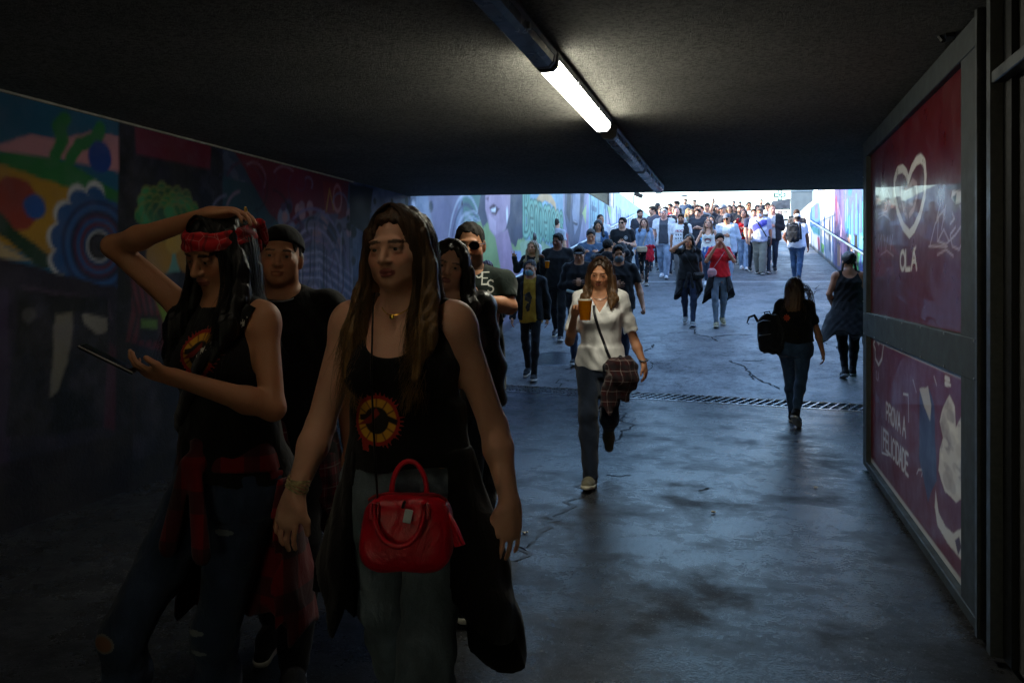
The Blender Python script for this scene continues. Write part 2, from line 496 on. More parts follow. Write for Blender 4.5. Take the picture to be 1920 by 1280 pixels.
# ---- ceiling slab and walls of the underpass
M_CEIL = mat_stucco()
g = MB(); g.prism([(-4.56, -26), (3.12, -26), (3.12, y_portal(3.12)), (-4.56, y_portal(-4.56))], 2, CEIL, ZTOP - .01)
ceil_o = tag(g.build('ceiling', M_CEIL), kind='structure')

def wallbox(name, x0, x1, y0, y1, z0, z1, mat, label):
    o = MB().box((x0, y0, z0), (x1, y1, z1)).build(name, mat)
    return tag(o, label, 'wall')

w_left = wallbox('mural_wall', XL - .3, XL - .004, -26, y_portal(XL), -.3, CEIL + .02, M_CONC, 'dark painted mural wall along the left side inside the underpass')
w_right = wallbox('side_wall', 2.76, 3.06, -26, y_portal(2.8), -.3, CEIL + .02, M_CONCD, 'dark concrete right-hand wall of the underpass behind the advertising kiosk')

DEEP = '1b2130'
def W(*pts): return [WL(a, b) for a, b in pts]
def left_tunnel(p):
    p.soft = .012
    u, v = p.u, p.v
    n = fbm(u * 1.2, v * 1.2, 3)
    base = np.array(lin('1c2033'))[None] * (1 - n[:, None]) + np.array(lin('2c2440'))[None] * n[:, None]
    p.c = base
    Y = lambda px, py=530: WL(px, py)[0]
    # section A: sky, dunes, gear and speaker
    p.wob = .05
    p.poly([(0, 1.72), (0, CEIL + .1), (4.78, CEIL + .1), (4.78, 1.2), (0, 1.2)], '1f6f96')
    p.poly(W((-200, 330), (10, 268), (60, 250), (110, 262), (170, 248), (240, 262), (240, 330), (120, 300), (0, 285)), 'd79aa6')
    p.poly(W((-300, 250), (10, 285), (120, 300), (225, 360), (232, 400), (160, 372), (0, 310), (-300, 280)), '2e8a4a')
    p.poly(W((-400, 300), (0, 308), (90, 335), (170, 372), (225, 400), (226, 520), (110, 500), (0, 460), (-400, 400)), 'c79a26')
    p.line(W((105, 292), (118, 262), (108, 238), (122, 222)), .09, '2f8d4c')
    p.line(W((132, 298), (150, 272), (180, 262), (188, 240)), .09, '2f8d4c')
    p.circ(*WL(188, 297), .11, '2350a8')
    p.circ(*WL(30, 385), .17, 'a8432f'); p.circ(*WL(66, 388), .085, '2c66ba')
    p.poly(W((-300, 380), (0, 400), (70, 460), (115, 505), (70, 500), (0, 440), (-300, 420)), '1d4a2a')
    p.poly(W((-300, 440), (0, 450), (60, 490), (-20, 490)), 'cdb68c')
    gc = WL(186, 462)
    for a in range(95, 275, 26):
        p.circ(gc[0] + .35 * math.cos(rad(a)), gc[1] + .37 * math.sin(rad(a)), .085, 'd9dae0')
        p.circ(gc[0] + .315 * math.cos(rad(a)), gc[1] + .33 * math.sin(rad(a)), .085, '1d5f9e')
    p.circ(*gc, .35, '1d5f9e')
    p.wob = .015
    for r, c in ((.315, '143a70'), (.285, '2667a8'), (.245, '102c58'), (.22, '5a2450'), (.195, '2766a6'), (.165, '7a2a48'), (.14, '1f548c'), (.112, 'cfd2da'), (.096, '1d1a24'), (.07, '3a3540'), (.03, '15131a')):
        p.circ(*gc, r, c)
    p.wob = .04
    p.poly(W((-200, 500), (0, 480), (110, 512), (235, 540), (235, 640), (-200, 640)), '2c2338')
    p.poly(W((-300, 540), (15, 545), (20, 900), (-300, 950)), '473458')
    p.poly(W((40, 535), (110, 545), (205, 560), (212, 600), (60, 580)), '544258')
    p.wob = .09
    p.poly(W((32, 545), (120, 548), (206, 556), (200, 690), (190, 800), (120, 815), (15, 815), (26, 690)), '09090c')
    p.wob = .06
    p.poly(W((104, 588), (136, 584), (128, 680), (110, 735), (94, 745), (100, 660)), '8d8779')
    p.poly(W((154, 588), (200, 598), (202, 620), (180, 624), (160, 606)), 'a09a8c')
    p.circ(*WL(52, 590), .05, '5d5a58')
    p.wob = .02
    p.poly(W((205, 640), (262, 690), (262, 830), (195, 800)), '5c1f3c')
    # dark column
    p.poly(W((224, 180), (252, 190), (252, 900), (215, 900)), '11131b')
    # section B: night blue with a tree, a striped figure, a crimson block
    p.wob = .01
    p.poly(W((252, 200), (412, 230), (412, 900), (252, 900)), '151a2c')
    p.poly(W((252, 222), (397, 262), (394, 318), (256, 288)), '7d1b3c')
    p.wob = .03
    tc = WL(318, 418)
    p.circ(tc[0], tc[1] + .05, .33, '23704a', ry=.20)
    for i in range(54):
        a = i * 2.4; r = math.sqrt(1 - i / 54)
        x_, y_ = tc[0] + .33 * r * math.cos(a), tc[1] + .06 + .20 * r * math.sin(a)
        p.circ(x_, y_ + .01, .058, '8f9a52'); p.circ(x_, y_, .055, ('2f9560', '3fa66c', '278050', '1f6a44')[i % 4], ry=.048)
    p.poly(W((316, 424), (332, 424), (338, 510), (312, 510)), '6aa3a0')
    p.circ(*WL(300, 480), .14, 'b08a3e'); p.circ(*WL(352, 480), .14, 'a37c34'); p.circ(*WL(326, 452), .1, 'c3a24c')
    p.wob = .02
    p.poly(W((246, 522), (292, 540), (322, 620), (318, 660), (236, 640), (248, 580)), '7a2430')
    for k in range(6): p.line(W((244 + k * 13, 528 + k * 4), (258 + k * 11, 590), (244 + k * 14, 645)), .02, '1a1016')
    p.poly(W((280, 520), (318, 540), (330, 600), (312, 620), (292, 560)), '7fa032')
    p.poly(W((262, 590), (298, 592), (298, 640), (262, 638)), '0c0d12'); p.poly(W((265, 598), (295, 600), (295, 616), (265, 614)), '6f9a46')
    # section C: teal panel, maroon triangle, bubbles, curls
    p.poly(W((418, 240), (662, 315), (662, 900), (418, 900)), '3b4f6d')
    n = fbm(u * 2.2, v * 2.6, 9)
    z = np.clip(1 - np.abs(u - 7.2) / 1.6, 0, 1) * (n > .45)
    p.put(.0 - (z * .05 - .01), '8a86a4', .6)
    p.poly(W((418, 330), (560, 372), (600, 440), (418, 420)), '32586b')
    p.poly(W((424, 255), (655, 322), (650, 405), (560, 450), (505, 400)), '7a1838')
    p.wob = .06
    p.poly(W((540, 430), (600, 395), (655, 420), (655, 640), (560, 560), (530, 470)), '7c7694')
    p.wob = .01
    r_ = random.Random(4)
    for i in range(34):
        a = WL(r_.uniform(530, 655), r_.uniform(385, 470))
        p.circ(*a, r_.uniform(.03, .11), r_.choice(('9a7a90', 'b58fa0', '5d4a70', '8c93b4', '3e3350')))
    for i in range(9):
        a = WL(590, 560); p.ring(a[0], a[1], .10 + i * .085, .012, ('a59cc0', '4c5a80', '8d7fae')[i % 3], ry=.13 + i * .10)
    for i in range(7):
        p.line(W((545, 480 + i * 7), (600, 472 + i * 8), (640, 500 + i * 9), (662, 520 + i * 9)), .022, ('a9a4c6', '5b6a92')[i % 2])
    p.poly(W((605, 340), (640, 345), (640, 400), (610, 400)), '90252c')
    p.line(W((612, 395), (618, 355), (626, 392)), .02, 'c99a4a')
    p.ring(*WL(633, 372), .09, .012, 'c88a90', ry=.14)
    for i in range(60):
        x_, z_ = WL(r_.uniform(425, 655), r_.uniform(330, 640)); a = r_.uniform(0, 360); R0 = r_.uniform(.05, .28)
        p.line(arc(x_, z_, R0, R0 * .8, a, a + r_.uniform(50, 180), 6), r_.uniform(.008, .03), r_.choice(('8a86a8', '4d5c86', '6a3a5c', '2a3050', '5f86a0', 'a88ca8', '1a1c2c')), op=.8)
    # section D: mottled blue with black drips
    p.poly(W((662, 300), (790, 345), (790, 900), (662, 900)), '56648a')
    n = fbm(u * 3, v * 3, 21)
    p.put(np.where(u > Y(662), .55 - n, 1.0) * .1, '8e93b0', .8)
    p.put(np.where(u > Y(662), n - .36, 1.0) * .1, '232a44', .8)
    p.poly(W((656, 345), (700, 352), (690, 440), (656, 420)), '151724')
    for i in range(26):
        a = WL(r_.uniform(640, 765), r_.uniform(370, 560))
        p.wob = .08; p.circ(*a, r_.uniform(.02, .07), '10121c'); p.wob = 0
    p.drips(Y(560), Y(765), 1.9, 46, .1, .9, .012, ('161a28', 'a9a8c0', '2c3450'), 7)
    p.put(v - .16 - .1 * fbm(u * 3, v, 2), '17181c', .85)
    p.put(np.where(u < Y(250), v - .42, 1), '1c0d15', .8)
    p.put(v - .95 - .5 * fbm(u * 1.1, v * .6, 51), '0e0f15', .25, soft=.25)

_lt = left_tunnel
def left_tunnel(p):
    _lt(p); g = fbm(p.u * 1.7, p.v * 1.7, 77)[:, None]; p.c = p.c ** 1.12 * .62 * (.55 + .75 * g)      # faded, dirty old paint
M_MURAL = mat_paint('mural_paint', rough=.7, wear=.10, relief=.4, spec=.22)
us_near = np.concatenate([np.linspace(-26, 2.9, 50), np.arange(3.0, y_portal(XL), .016)])
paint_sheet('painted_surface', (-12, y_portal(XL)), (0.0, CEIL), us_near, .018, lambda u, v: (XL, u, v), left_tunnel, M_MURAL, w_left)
MB().box((XL, -26, CEIL - .018), (XL + .015, 8.2, CEIL - .002)).build('ledge', M_CONC, w_left)

# ---- retaining wall on the left of the ramp
Z1, Z2, YS = 4.07, 4.75, 27.6
w_l2 = MB()
w_l2.prism([(y_portal(XL) + .01, -.3), (YS, -.3), (YS, Z1), (y_portal(XL) + .01, Z1)], 0, XL - .3, XL - .004)
w_l2.prism([(YS + .004, -.3), (39, -.3), (39, Z2), (YS + .004, Z2)], 0, XL - .3, XL - .004)
w_l2 = tag(w_l2.build('retaining_wall', M_CONC), 'tall mural painted retaining wall rising beside the ramp on the left', 'wall')

def left_ramp(p):
    p.soft = .02
    u, v = p.u, p.v
    n = fbm(u * .8, v * 1.0, 31); n2 = fbm(u * 3, v * 2, 33)
    a = np.array(lin('8f93ba')); b = np.array(lin('a9a0c2')); p.c = a * (1 - n[:, None]) + b * n[:, None]
    p.wob = .08
    def PW(col, *pts, **k): p.poly(W(*pts), col, **k)
    # mottled teal and lavender with curls
    PW('6c86a8', (770, 340), (905, 340), (905, 640), (770, 640))
    p.put(np.where(u < WL(905, 400)[0], .52 - n2, 1) * .3, '9aa3c4', .9)
    p.put(np.where(u < WL(905, 400)[0], n2 - .38, 1) * .3, '4d567e', .9)
    PW('5f9a8e', (868, 360), (925, 362), (905, 430), (885, 480), (870, 440))
    PW('8d7fa8', (800, 360), (862, 362), (850, 470), (815, 440))
    r_ = random.Random(11)
    p.wob = .02
    for i in range(7): 
        c = WL(876, 500); p.ring(c[0], c[1], .12 + i * .13, .02, ('c3c7dc', '55608c')[i % 2], ry=.2 + i * .16)
    for i in range(18):
        a = WL(r_.uniform(775, 885), r_.uniform(370, 560)); p.circ(*a, r_.uniform(.03, .09), r_.choice(('2b3050', 'c9c6dc', '37405f')))
    for i in range(6): p.line(W((872, 400 + 12 * i), (888, 396 + 11 * i), (900, 404 + 12 * i)), .03, 'b9bdd6')
    # lime field, large painted head with an open mouth and round dark hair
    PW('9bbf62', (890, 420), (925, 400), (985, 400), (985, 560), (890, 560))
    PW('8f9fd0', (958, 470), (985, 470), (990, 620), (950, 600))
    p.wob = .16
    PW('4b5070', (950, 340), (985, 350), (990, 400), (982, 440), (966, 462), (948, 450), (945, 400))
    PW('565a78', (905, 350), (918, 350), (915, 420), (905, 425), (896, 400))
    p.wob = .03
    PW('c79bb8', (910, 345), (958, 345), (956, 400), (948, 430), (930, 446), (918, 430), (910, 390))
    PW('b98cae', (928, 440), (952, 430), (962, 470), (975, 520), (978, 640), (940, 640), (938, 500))
    PW('dcb4cb', (916, 400), (930, 415), (930, 440), (918, 428))
    PW('6d3a5a', (917, 388), (926, 382), (937, 392), (930, 404), (922, 400)); PW('f0eef4', (920, 392), (930, 389), (929, 397), (922, 397))
    PW('8a5a7c', (910, 372), (918, 366), (916, 378))
    p.circ(*WL(951, 404), .06, 'f2f2f4', ry=.14)
    # green letters with a flame above
    p.wob = .04
    PW('7fb0c8', (986, 345), (1056, 345), (1056, 470), (986, 470))
    PW('a3c08a', (975, 455), (1010, 445), (1040, 470), (1000, 520), (980, 500))
    PW('e8b566', (1000, 400), (1006, 372), (1014, 362), (1024, 362), (1034, 366), (1042, 380), (1044, 402), (1036, 384), (1022, 376), (1010, 384))
    PW('8fd2ea', (1008, 410), (1012, 385), (1022, 378), (1032, 388), (1038, 412))
    p.wob = 0
    xa = WL(981, 435)[0]; xb = WL(1056, 435)[0]
    h = .95; z0 = WL(1010, 441)[1]
    adv = (xb - xa) / (9.2 * h)
    for w_, c in ((.30, '3f8a74'), (.22, '7cc4a4'), (.05, '3a7a66')):
        p.text('Benpenses', xa + .1, z0, h, w_, c, adv=adv)
    p.text('Bi', xa + .1, z0 + 1.0, .8, .2, '2f7f66', adv=adv); p.text('Bi', xa + .1, z0 + 1.0, .8, .1, '74c4a0', adv=adv)
    # long grey painted face
    p.wob = .05
    PW('5f6a8c', (1060, 345), (1098, 345), (1094, 400), (1086, 450), (1076, 480), (1066, 450), (1058, 400))
    PW('8d98b8', (1076, 352), (1088, 352), (1086, 420), (1078, 440), (1073, 400))
    PW('3a4160', (1064, 360), (1072, 362), (1068, 420), (1062, 400)); PW('434a68', (1090, 360), (1095, 362), (1090, 410), (1087, 400))
    p.circ(*WL(1079, 418), .3, '3b4060', ry=.07); p.circ(*WL(1079, 416), .18, 'c9cde0', ry=.025)
    PW('b04a62', (1058, 430), (1066, 440), (1066, 480), (1056, 470))
    PW('b9d67a', (1092, 400), (1100, 380), (1108, 400), (1102, 430))
    # cyan letters, lilac, lime, pink
    PW('a9a3cf', (1100, 345), (1106, 345), (1106, 480), (1098, 480))
    PW('7cc6dc', (1105, 345), (1140, 345), (1140, 450), (1104, 450))
    PW('b5b0d6', (1134, 395), (1152, 395), (1152, 450), (1130, 450)); PW('b3d67c', (1138, 385), (1150, 392), (1152, 415), (1144, 410))
    PW('d77ab0', (1139, 418), (1148, 420), (1146, 434), (1140, 430)); PW('58b090', (1150, 418), (1162, 410), (1162, 432), (1150, 434))
    p.wob = 0
    p.text('FUNK', WL(1105, 420)[0] + .2, WL(1105, 424)[1], 1.1, .16, '3d7fa6', adv=1.25)
    p.drips(WL(1105, 400)[0], WL(1138, 400)[0], 3.6, 60, .5, 1.6, .05, ('4b93c0', 'd5eef4', '8fd0e2', '3a6f9c'), 3)
    u0 = YS + .2
    p.put(np.where(u > u0, -.1, .1), 'bcd0e4')
    p.drips(u0 + .2, 34, 3.9, 120, .4, 1.2, .10, ('3f5fb8', '6f8fd6', '5a76c8', 'e6eef6', '8fb0e0'), 5)
    p.put(np.where(u > 34.2, -.1, .1), '9fc0d2', .8)
    p.put(np.where((u > YS - .6) & (u < YS + .3), -.1, .1), 'd9dade')
    # plain lower band, dirt line at the foot
    gz = np.clip(u - RAMP0, 0, RAMP1 - RAMP0) * SLOPE
    k = fbm(u * 2, v * 2, 41)
    p.put((v - gz - .62 - .12 * k), '9196ad', .65, soft=.1)
    p.put((v - gz - .10 - .1 * k), '5a5c66', .8, soft=.04)
    g_ = p.c.mean(1, keepdims=True); p.c = np.clip(p.c * .62 + g_ * .38 * np.array([.96, 1.0, 1.12]), 0, 1) ** 1.2
    n3 = fbm(u * 4, v * 4, 61)[:, None]; p.c = p.c * (.72 + .5 * n3)

M_MURAL2 = mat_paint('mural_paint_outside', rough=.6, wear=.1, relief=.3, spec=.3)
def to_left(u, v):
    z0 = np.clip(u - RAMP0, 0, RAMP1 - RAMP0) * SLOPE
    top = np.where(u < YS, Z1, Z2)
    return (XL, u, z0 - .15 + v * (top - z0 + .15))
def remap(fn):
    def f(pt):
        _, _, z = to_left(pt.u, pt.v)
        q = Paint(pt.u, z); fn(q); pt.c = q.c
    return f
yy = np.concatenate([np.arange(y_portal(XL) + .01, 20, .035), np.arange(20, YS, .06), [YS, YS + .001], np.arange(YS + .06, 39, .08)])
paint_sheet('painted_surface', (0, 1), (0, 1), yy, 1 / 130, to_left, remap(left_ramp), M_MURAL2, w_l2)

# ---- retaining wall on the right of the ramp
def xr(y): return float(np.interp(y, [10, 17, 30, 34], [2.75, 2.62, 2.2, 2.1]))
def xr_np(y): return np.interp(y, [10, 17, 30, 34], [2.75, 2.62, 2.2, 2.1])
ZR = 4.2
ys = np.linspace(y_portal(2.8) + .01, 33.5, 24)
v = []; f = []
for i, y in enumerate(ys):
    x = xr(y) + .004
    v += [(x, y, -.3), (x + .3, y, -.3), (x + .3, y, ZR), (x, y, ZR)]
for i in range(len(ys) - 1):
    a = i * 4
    for q in range(4): f.append((a + q, a + (q + 1) % 4, a + 4 + (q + 1) % 4, a + 4 + q))
f += [(0, 1, 2, 3), tuple(len(v) - 4 + k for k in (3, 2, 1, 0))]
me = mesh_np('retaining_wall', v, f, False)
w_r2 = tag(link('retaining_wall', me, M_PLAST), 'white and blue painted retaining wall with drips beside the ramp on the right', 'wall')
def RW(*pts):
    out = []
    for a, b in pts:
        y, z = on_x(a, b, 2.5)
        for _ in range(4): y, z = on_x(a, b, xr(y))
        out.append((y, z))
    return out
def right_ramp(p):
    p.soft = .02; p.wob = .04
    u, v = p.u, p.v
    p.c = np.tile(np.array(lin('d2d0cc')), (len(u), 1))
    def PW(col, *pts, **k): p.poly(RW(*pts), col, **k)
    # blue drips and green ground nearest the tunnel
    PW('5f9ad2', (1580, 330), (1700, 330), (1700, 445), (1584, 440))
    n = fbm(u * 1.5, v * 1.5, 3)
    ya = RW((1582, 420))[0][0]
    p.put(np.where(u < ya, .5 - n, 1) * .4, '7fb4e2', .8)
    p.put(np.where((u < ya) & (v > 2.6), .47 - n, 1) * .4, '8a86b4', .8)
    p.put(np.where((u < ya) & (v < 2.35), v - 2.2, 1), '3c6fcc', .7, soft=.2)
    p.put(np.where((u < ya) & (v < 1.98), -.1, 1), '52b066')
    PW('4a4f74', (1586, 436), (1592, 438), (1594, 470), (1585, 480)); PW('67b86a', (1606, 470), (1630, 480), (1630, 540), (1600, 520))
    p.circ(*RW((1622, 500))[0], .7, '6a7fae', ry=.45)
    p.drips(11, ya, 3.2, 110, .4, 1.4, .05, ('4c86d0', 'a9d2f0', '3560b8', '6fc09c', '8fc4ee', '2c4a80'), 8)
    p.drips(11, ya, 2.1, 50, .2, .7, .07, ('3c6fcc', '2c4a80', '3f4666'), 9)
    PW('0c0f12', (1602, 440), (1608, 440), (1609, 500), (1602, 496))
    # tall violet figure
    PW('8f84aa', (1565, 330), (1581, 330), (1584, 420), (1588, 470), (1586, 520), (1562, 498), (1564, 420))
    PW('6a5f88', (1578, 425), (1590, 450), (1592, 510), (1578, 505), (1574, 460)); PW('c0aac4', (1568, 370), (1574, 390), (1573, 420), (1567, 400))
    p.ring(*RW((1575, 424))[0], .22, .04, 'd8c8dc', ry=.36); PW('b8a098', (1570, 455), (1576, 460), (1576, 500), (1570, 498))
    PW('a55a88', (1566, 372), (1570, 362), (1571, 420), (1566, 430)); PW('7d6ea0', (1573, 340), (1577, 340), (1578, 410), (1575, 400))
    p.drips(*sorted((RW((1586, 420))[0][0], RW((1566, 420))[0][0])), 3.6, 26, .4, 1.6, .05, ('6c5f90', 'b5a4c6', '9a7aa0', '4f4a74'), 12)
    PW('d3b7a8', (1588, 446), (1592, 444), (1600, 470), (1596, 474))
    # white field with coloured drips and a blue arch
    for px, c in ((1546, '4a7fae'), (1556, '6a6480'), (1561, '7a90b8')):
        PW(c, (px - 1.5, 400 + (px % 3) * 8), (px + 1.5, 402), (px + 2, 475), (px - 1, 470))
    PW('7b9cc6', (1519, 400), (1523, 388), (1530, 381), (1537, 380), (1539, 400), (1538, 435), (1518, 425))
    PW('3f9aa6', (1520, 422), (1538, 430), (1538, 442), (1526, 438)); PW('8c86c0', (1528, 384), (1534, 382), (1534, 408), (1529, 412))
    PW('9aa8c2', (1520, 432), (1565, 455), (1565, 505), (1520, 480), op=.55); PW('c2708c', (1533, 445), (1537, 446), (1538, 470), (1535, 470)); PW('7aa870', (1540, 455), (1546, 460), (1545, 475), (1540, 472))
    PW('9aa3a8', (1490, 380), (1508, 362), (1508, 420), (1496, 430), op=.6); PW('b06a5a', (1508, 395), (1510, 395), (1510, 425), (1508, 425), op=.7)
    gz = np.clip(u - RAMP0, 0, RAMP1 - RAMP0) * SLOPE
    k = fbm(u * 2, v * 2, 5)
    p.put(v - gz - .06 - .08 * k, '5a5c60', .8, soft=.04)
    p.c = np.clip(p.c, 0, 1) ** 2.0
def to_right(u, v):
    z0 = np.clip(u - RAMP0, 0, RAMP1 - RAMP0) * SLOPE
    return (xr_np(u), u, z0 - .15 + v * (ZR - z0 + .15))
def remap_r(pt):
    _, _, z = to_right(pt.u, pt.v)
    q = Paint(pt.u, z); right_ramp(q); pt.c = q.c
yy = np.concatenate([np.arange(y_portal(2.8) + .01, 15, .15), np.arange(15, 26, .035), np.arange(26, 33.45, .07)])
paint_sheet('painted_surface', (0, 1), (0, 1), yy, 1 / 130, to_right, remap_r, M_MURAL2, w_r2)

# ---- handrails
def handrail(name, label, xf, y0, y1, h, side):
    t = empty(name, (xf(y0), y0, ground(0, y0)))
    tag(t, label, 'handrail')
    o = Vector(t.location)
    ysr = np.linspace(y0, y1, 14)
    MB().tube([Vector((xf(y), y, ground(0, y) + h)) - o for y in ysr], .028, 10).build('rail', M_STEEL, t, True)
    for y in np.arange(y0 + .6, y1, 2.2):
        b = MB().tube([Vector((xf(y), y, ground(0, y) + h - .03)) - o, Vector((xf(y) + side * .03, y, ground(0, y) + h - .1)) - o, Vector((xf(y) + side * .11, y, ground(0, y) + h - .1)) - o], .011, 6)
        b.build('bracket', M_STEEL, t, True)
    return t
handrail('handrail', 'grey steel handrail fixed to the left mural wall of the ramp', lambda y: XL + .11, 11.2, 33, .98, -1)
handrail('handrail', 'pale steel handrail fixed to the right painted wall of the ramp', lambda y: xr(y) - .11, 12.5, 28.5, .95, 1)
MB().tube([(XL + .02, y, ground(0, y) + .34) for y in np.linspace(10.6, 33, 14)], .022, 8).build('cable_pipe', M_STEEL, w_l2, True)

# ---- drain across the mouth of the underpass
dr = tag(empty('drain_grate', (0, y_drain(0), 0), -math.atan(.1184)), 'long steel drain grate crossing the floor where the ramp begins', 'drain')
L0, L1 = -4.2, 2.7
MB().box((L0, -DW - .04, -.22), (L1, DW + .04, -.2)).build('channel_bed', M_BLACK, dr)
for s in (-1, 1):
    MB().box((L0, s * DW - .022, -.2), (L1, s * DW + .022, .006)).build('edge_bar', M_IRON, dr)
bar_me = None
xb = L0 + .05
k = 0
while xb < L1:
    if bar_me is None:
        bo = MB().box((-.009, -DW + .023, -.03), (.009, DW - .023, .004)).build('bar', M_IRON, dr); bar_me = bo.data
    else:
        bo = link('bar', bar_me, None, dr)
    bo.location = (xb, 0, 0); bo.rotation_euler = (0, 0, rad(-12))
    k += 1; xb += .105 if k % 12 else .13
MB().box((L0, -.006, -.034), (L1, .006, -.004)).build('long_bar', M_IRON, dr)

# ---- marks on the ground: joints, cracks, patch, cover, pale line
def on_ground(px, py):
    d = 5.0
    for _ in range(60):
        p = P(px, py, 1.0) - Vector((0, 0, EYE))
        q = P(px, py, d); gz = ground(q.x, q.y)
        s = (py - HORIZON) / FPX
        # z = EYE - s*d must equal ground: bisection
        lo, hi = 1.0, 60.0
        for _ in range(50):
            mid = (lo + hi) / 2; q = P(px, py, mid)
            if q.z > ground(q.x, q.y): lo = mid
            else: hi = mid
        return Vector((q.x, q.y, ground(q.x, q.y)))
M_CRACK = mat_plain('crack_fill', '16171a', .95, bumpy=0)
def crack(name, pxs, w, seed=0, sub=7, mat=None, lift=.003):
    r = random.Random(seed)
    pts = [on_ground(*p) for p in pxs]; out = []
    for a, b in zip(pts[:-1], pts[1:]):
        for i in range(sub):
            t = i / sub; q = a.lerp(b, t); s = (b - a).length * .07
            out.append(Vector((q.x + r.uniform(-s, s), q.y + r.uniform(-s, s), 0)))
    out.append(pts[-1])
    v = []; f = []
    for i, q in enumerate(out):
        d = (out[min(i + 1, len(out) - 1)] - out[max(i - 1, 0)]); d.z = 0; d.normalize()
        n = Vector((-d.y, d.x, 0)) * w * r.uniform(.3, 1.3) * (0.3 if i in (0, len(out) - 1) else 1)
        for s in (1, -1):
            x, y = q.x + n.x * s, q.y + n.y * s
            v.append((x, y, ground(x, y) + lift))
    for i in range(len(out) - 1): f.append((2 * i, 2 * i + 1, 2 * i + 3, 2 * i + 2))
    m = mesh_np(name, v, np.array(f), False)
    return link(name, m, mat or M_CRACK, floor if pts[0].y < 10.4 else ramp_o)
M_SEAM = mat_plain('tar_seam', '2a2b2e', .55, scale=60)
crack('floor_seam', [(1195, 752), (1150, 812), (1110, 890), (1050, 960), (985, 1030), (900, 1130)], .022, 1, 9, M_SEAM)
for s, pts in enumerate((
    [(1290, 612), (1310, 628), (1335, 632), (1345, 640)], [(1335, 632), (1372, 627), (1410, 628)], [(1368, 676), (1395, 688), (1405, 702), (1415, 712)],
    [(1405, 702), (1440, 718), (1462, 730)], [(1208, 660), (1222, 652), (1226, 645)], [(1190, 690), (1188, 705), (1192, 722)],
    [(1250, 626), (1290, 622)], [(1380, 677), (1440, 676)], [(1205, 700), (1225, 690), (1222, 676)], [(1165, 770), (1180, 800), (1150, 830)],
    [(1030, 735), (1050, 712), (1090, 715)], [(1508, 560), (1530, 548), (1535, 535)], [(1540, 640), (1575, 655), (1600, 650)], [(1135, 890), (1160, 893), (1183, 890)], [(1310, 920), (1330, 915)])):
    crack('crack', pts, .02 if s < 6 else .013, 20 + s)
def flat_patch(name, pxs, mat, lift=.002, parent=None, wob=0.0, seed=0):
    r = random.Random(seed)
    v = []
    for p in pxs:
        q = on_ground(*p); x, y = q.x + r.uniform(-wob, wob), q.y + r.uniform(-wob, wob); v.append((x, y, ground(x, y) + lift))
    return link(name, mesh_np(name, v, [tuple(range(len(v)))], False), mat, parent)
M_PATCH = mat_plain('asphalt_patch', '4c4d50', .55, var=.15, scale=60, bumpy=.3)
flat_patch('repair_patch', [(1198, 646), (1240, 642), (1246, 626), (1206, 628)], M_PATCH, parent=ramp_o)
q0, q1 = on_ground(1360, 527), on_ground(1484, 528)
v = [(x, y + dy, ground(x, y + dy) + .003) for x, y in ((-4.1, q0.y - .1), (2.4, q1.y)) for dy in (-.04, .04)]
link('pale_line', mesh_np('pale_line', v, [(0, 2, 3, 1)], False), M_WHITEP, ramp_o)
M_BUTT = mat_plain('cigarette_paper', 'c9c3b6', .8)
lr = random.Random(12)
for (px, py, lab) in ((1338, 962, 'crumpled scrap of pale paper in the middle of the underpass floor'), (985, 1000, 'small white paper scrap beside the floor seam left of centre'), (1530, 915, 'tiny pale paper scrap on the floor near the kiosk')):
    q = on_ground(px, py); g = MB(); vv = []
    for i in range(3):
        for j in range(3): vv.append((q.x + (i - 1) * .014 + lr.uniform(-.004, .004), q.y + (j - 1) * .012 + lr.uniform(-.004, .004), .004 + lr.uniform(0, .014)))
    g.add(vv + [(x, y, z - .003) for x, y, z in vv], [(a, a + 1, a + 4, a + 3) for a in (0, 1, 3, 4)] + [(a + 12, a + 13, a + 10, a + 9) for a in (0, 1, 3, 4)])
    tag(g.build('paper_scrap', M_BUTT), lab, 'litter')
mc = on_ground(1040, 672)
man = MB()
n_ = 28
ring_ = lambda r, dz: [(mc.x + r * math.cos(a), mc.y + r * math.sin(a), ground(mc.x, mc.y + r * math.sin(a)) + dz) for a in [2 * math.pi * k / n_ for k in range(n_)]]
for r0, r1, z0, z1 in ((.42, .40, .001, .009), (.40, .36, .009, .009), (.36, .34, .009, .004), (.34, .0, .004, .006)):
    a = ring_(r0, z0); b = ring_(max(r1, .001), z1); man.add(a + b, [(k, (k + 1) % n_, n_ + (k + 1) % n_, n_ + k) for k in range(n_)])
tag(man.build('manhole_cover', mat_plain('cover_iron', '4b4d52', .4, .6, scale=80, bumpy=.3)), 'round iron manhole cover set into the foot of the ramp', 'manhole cover')

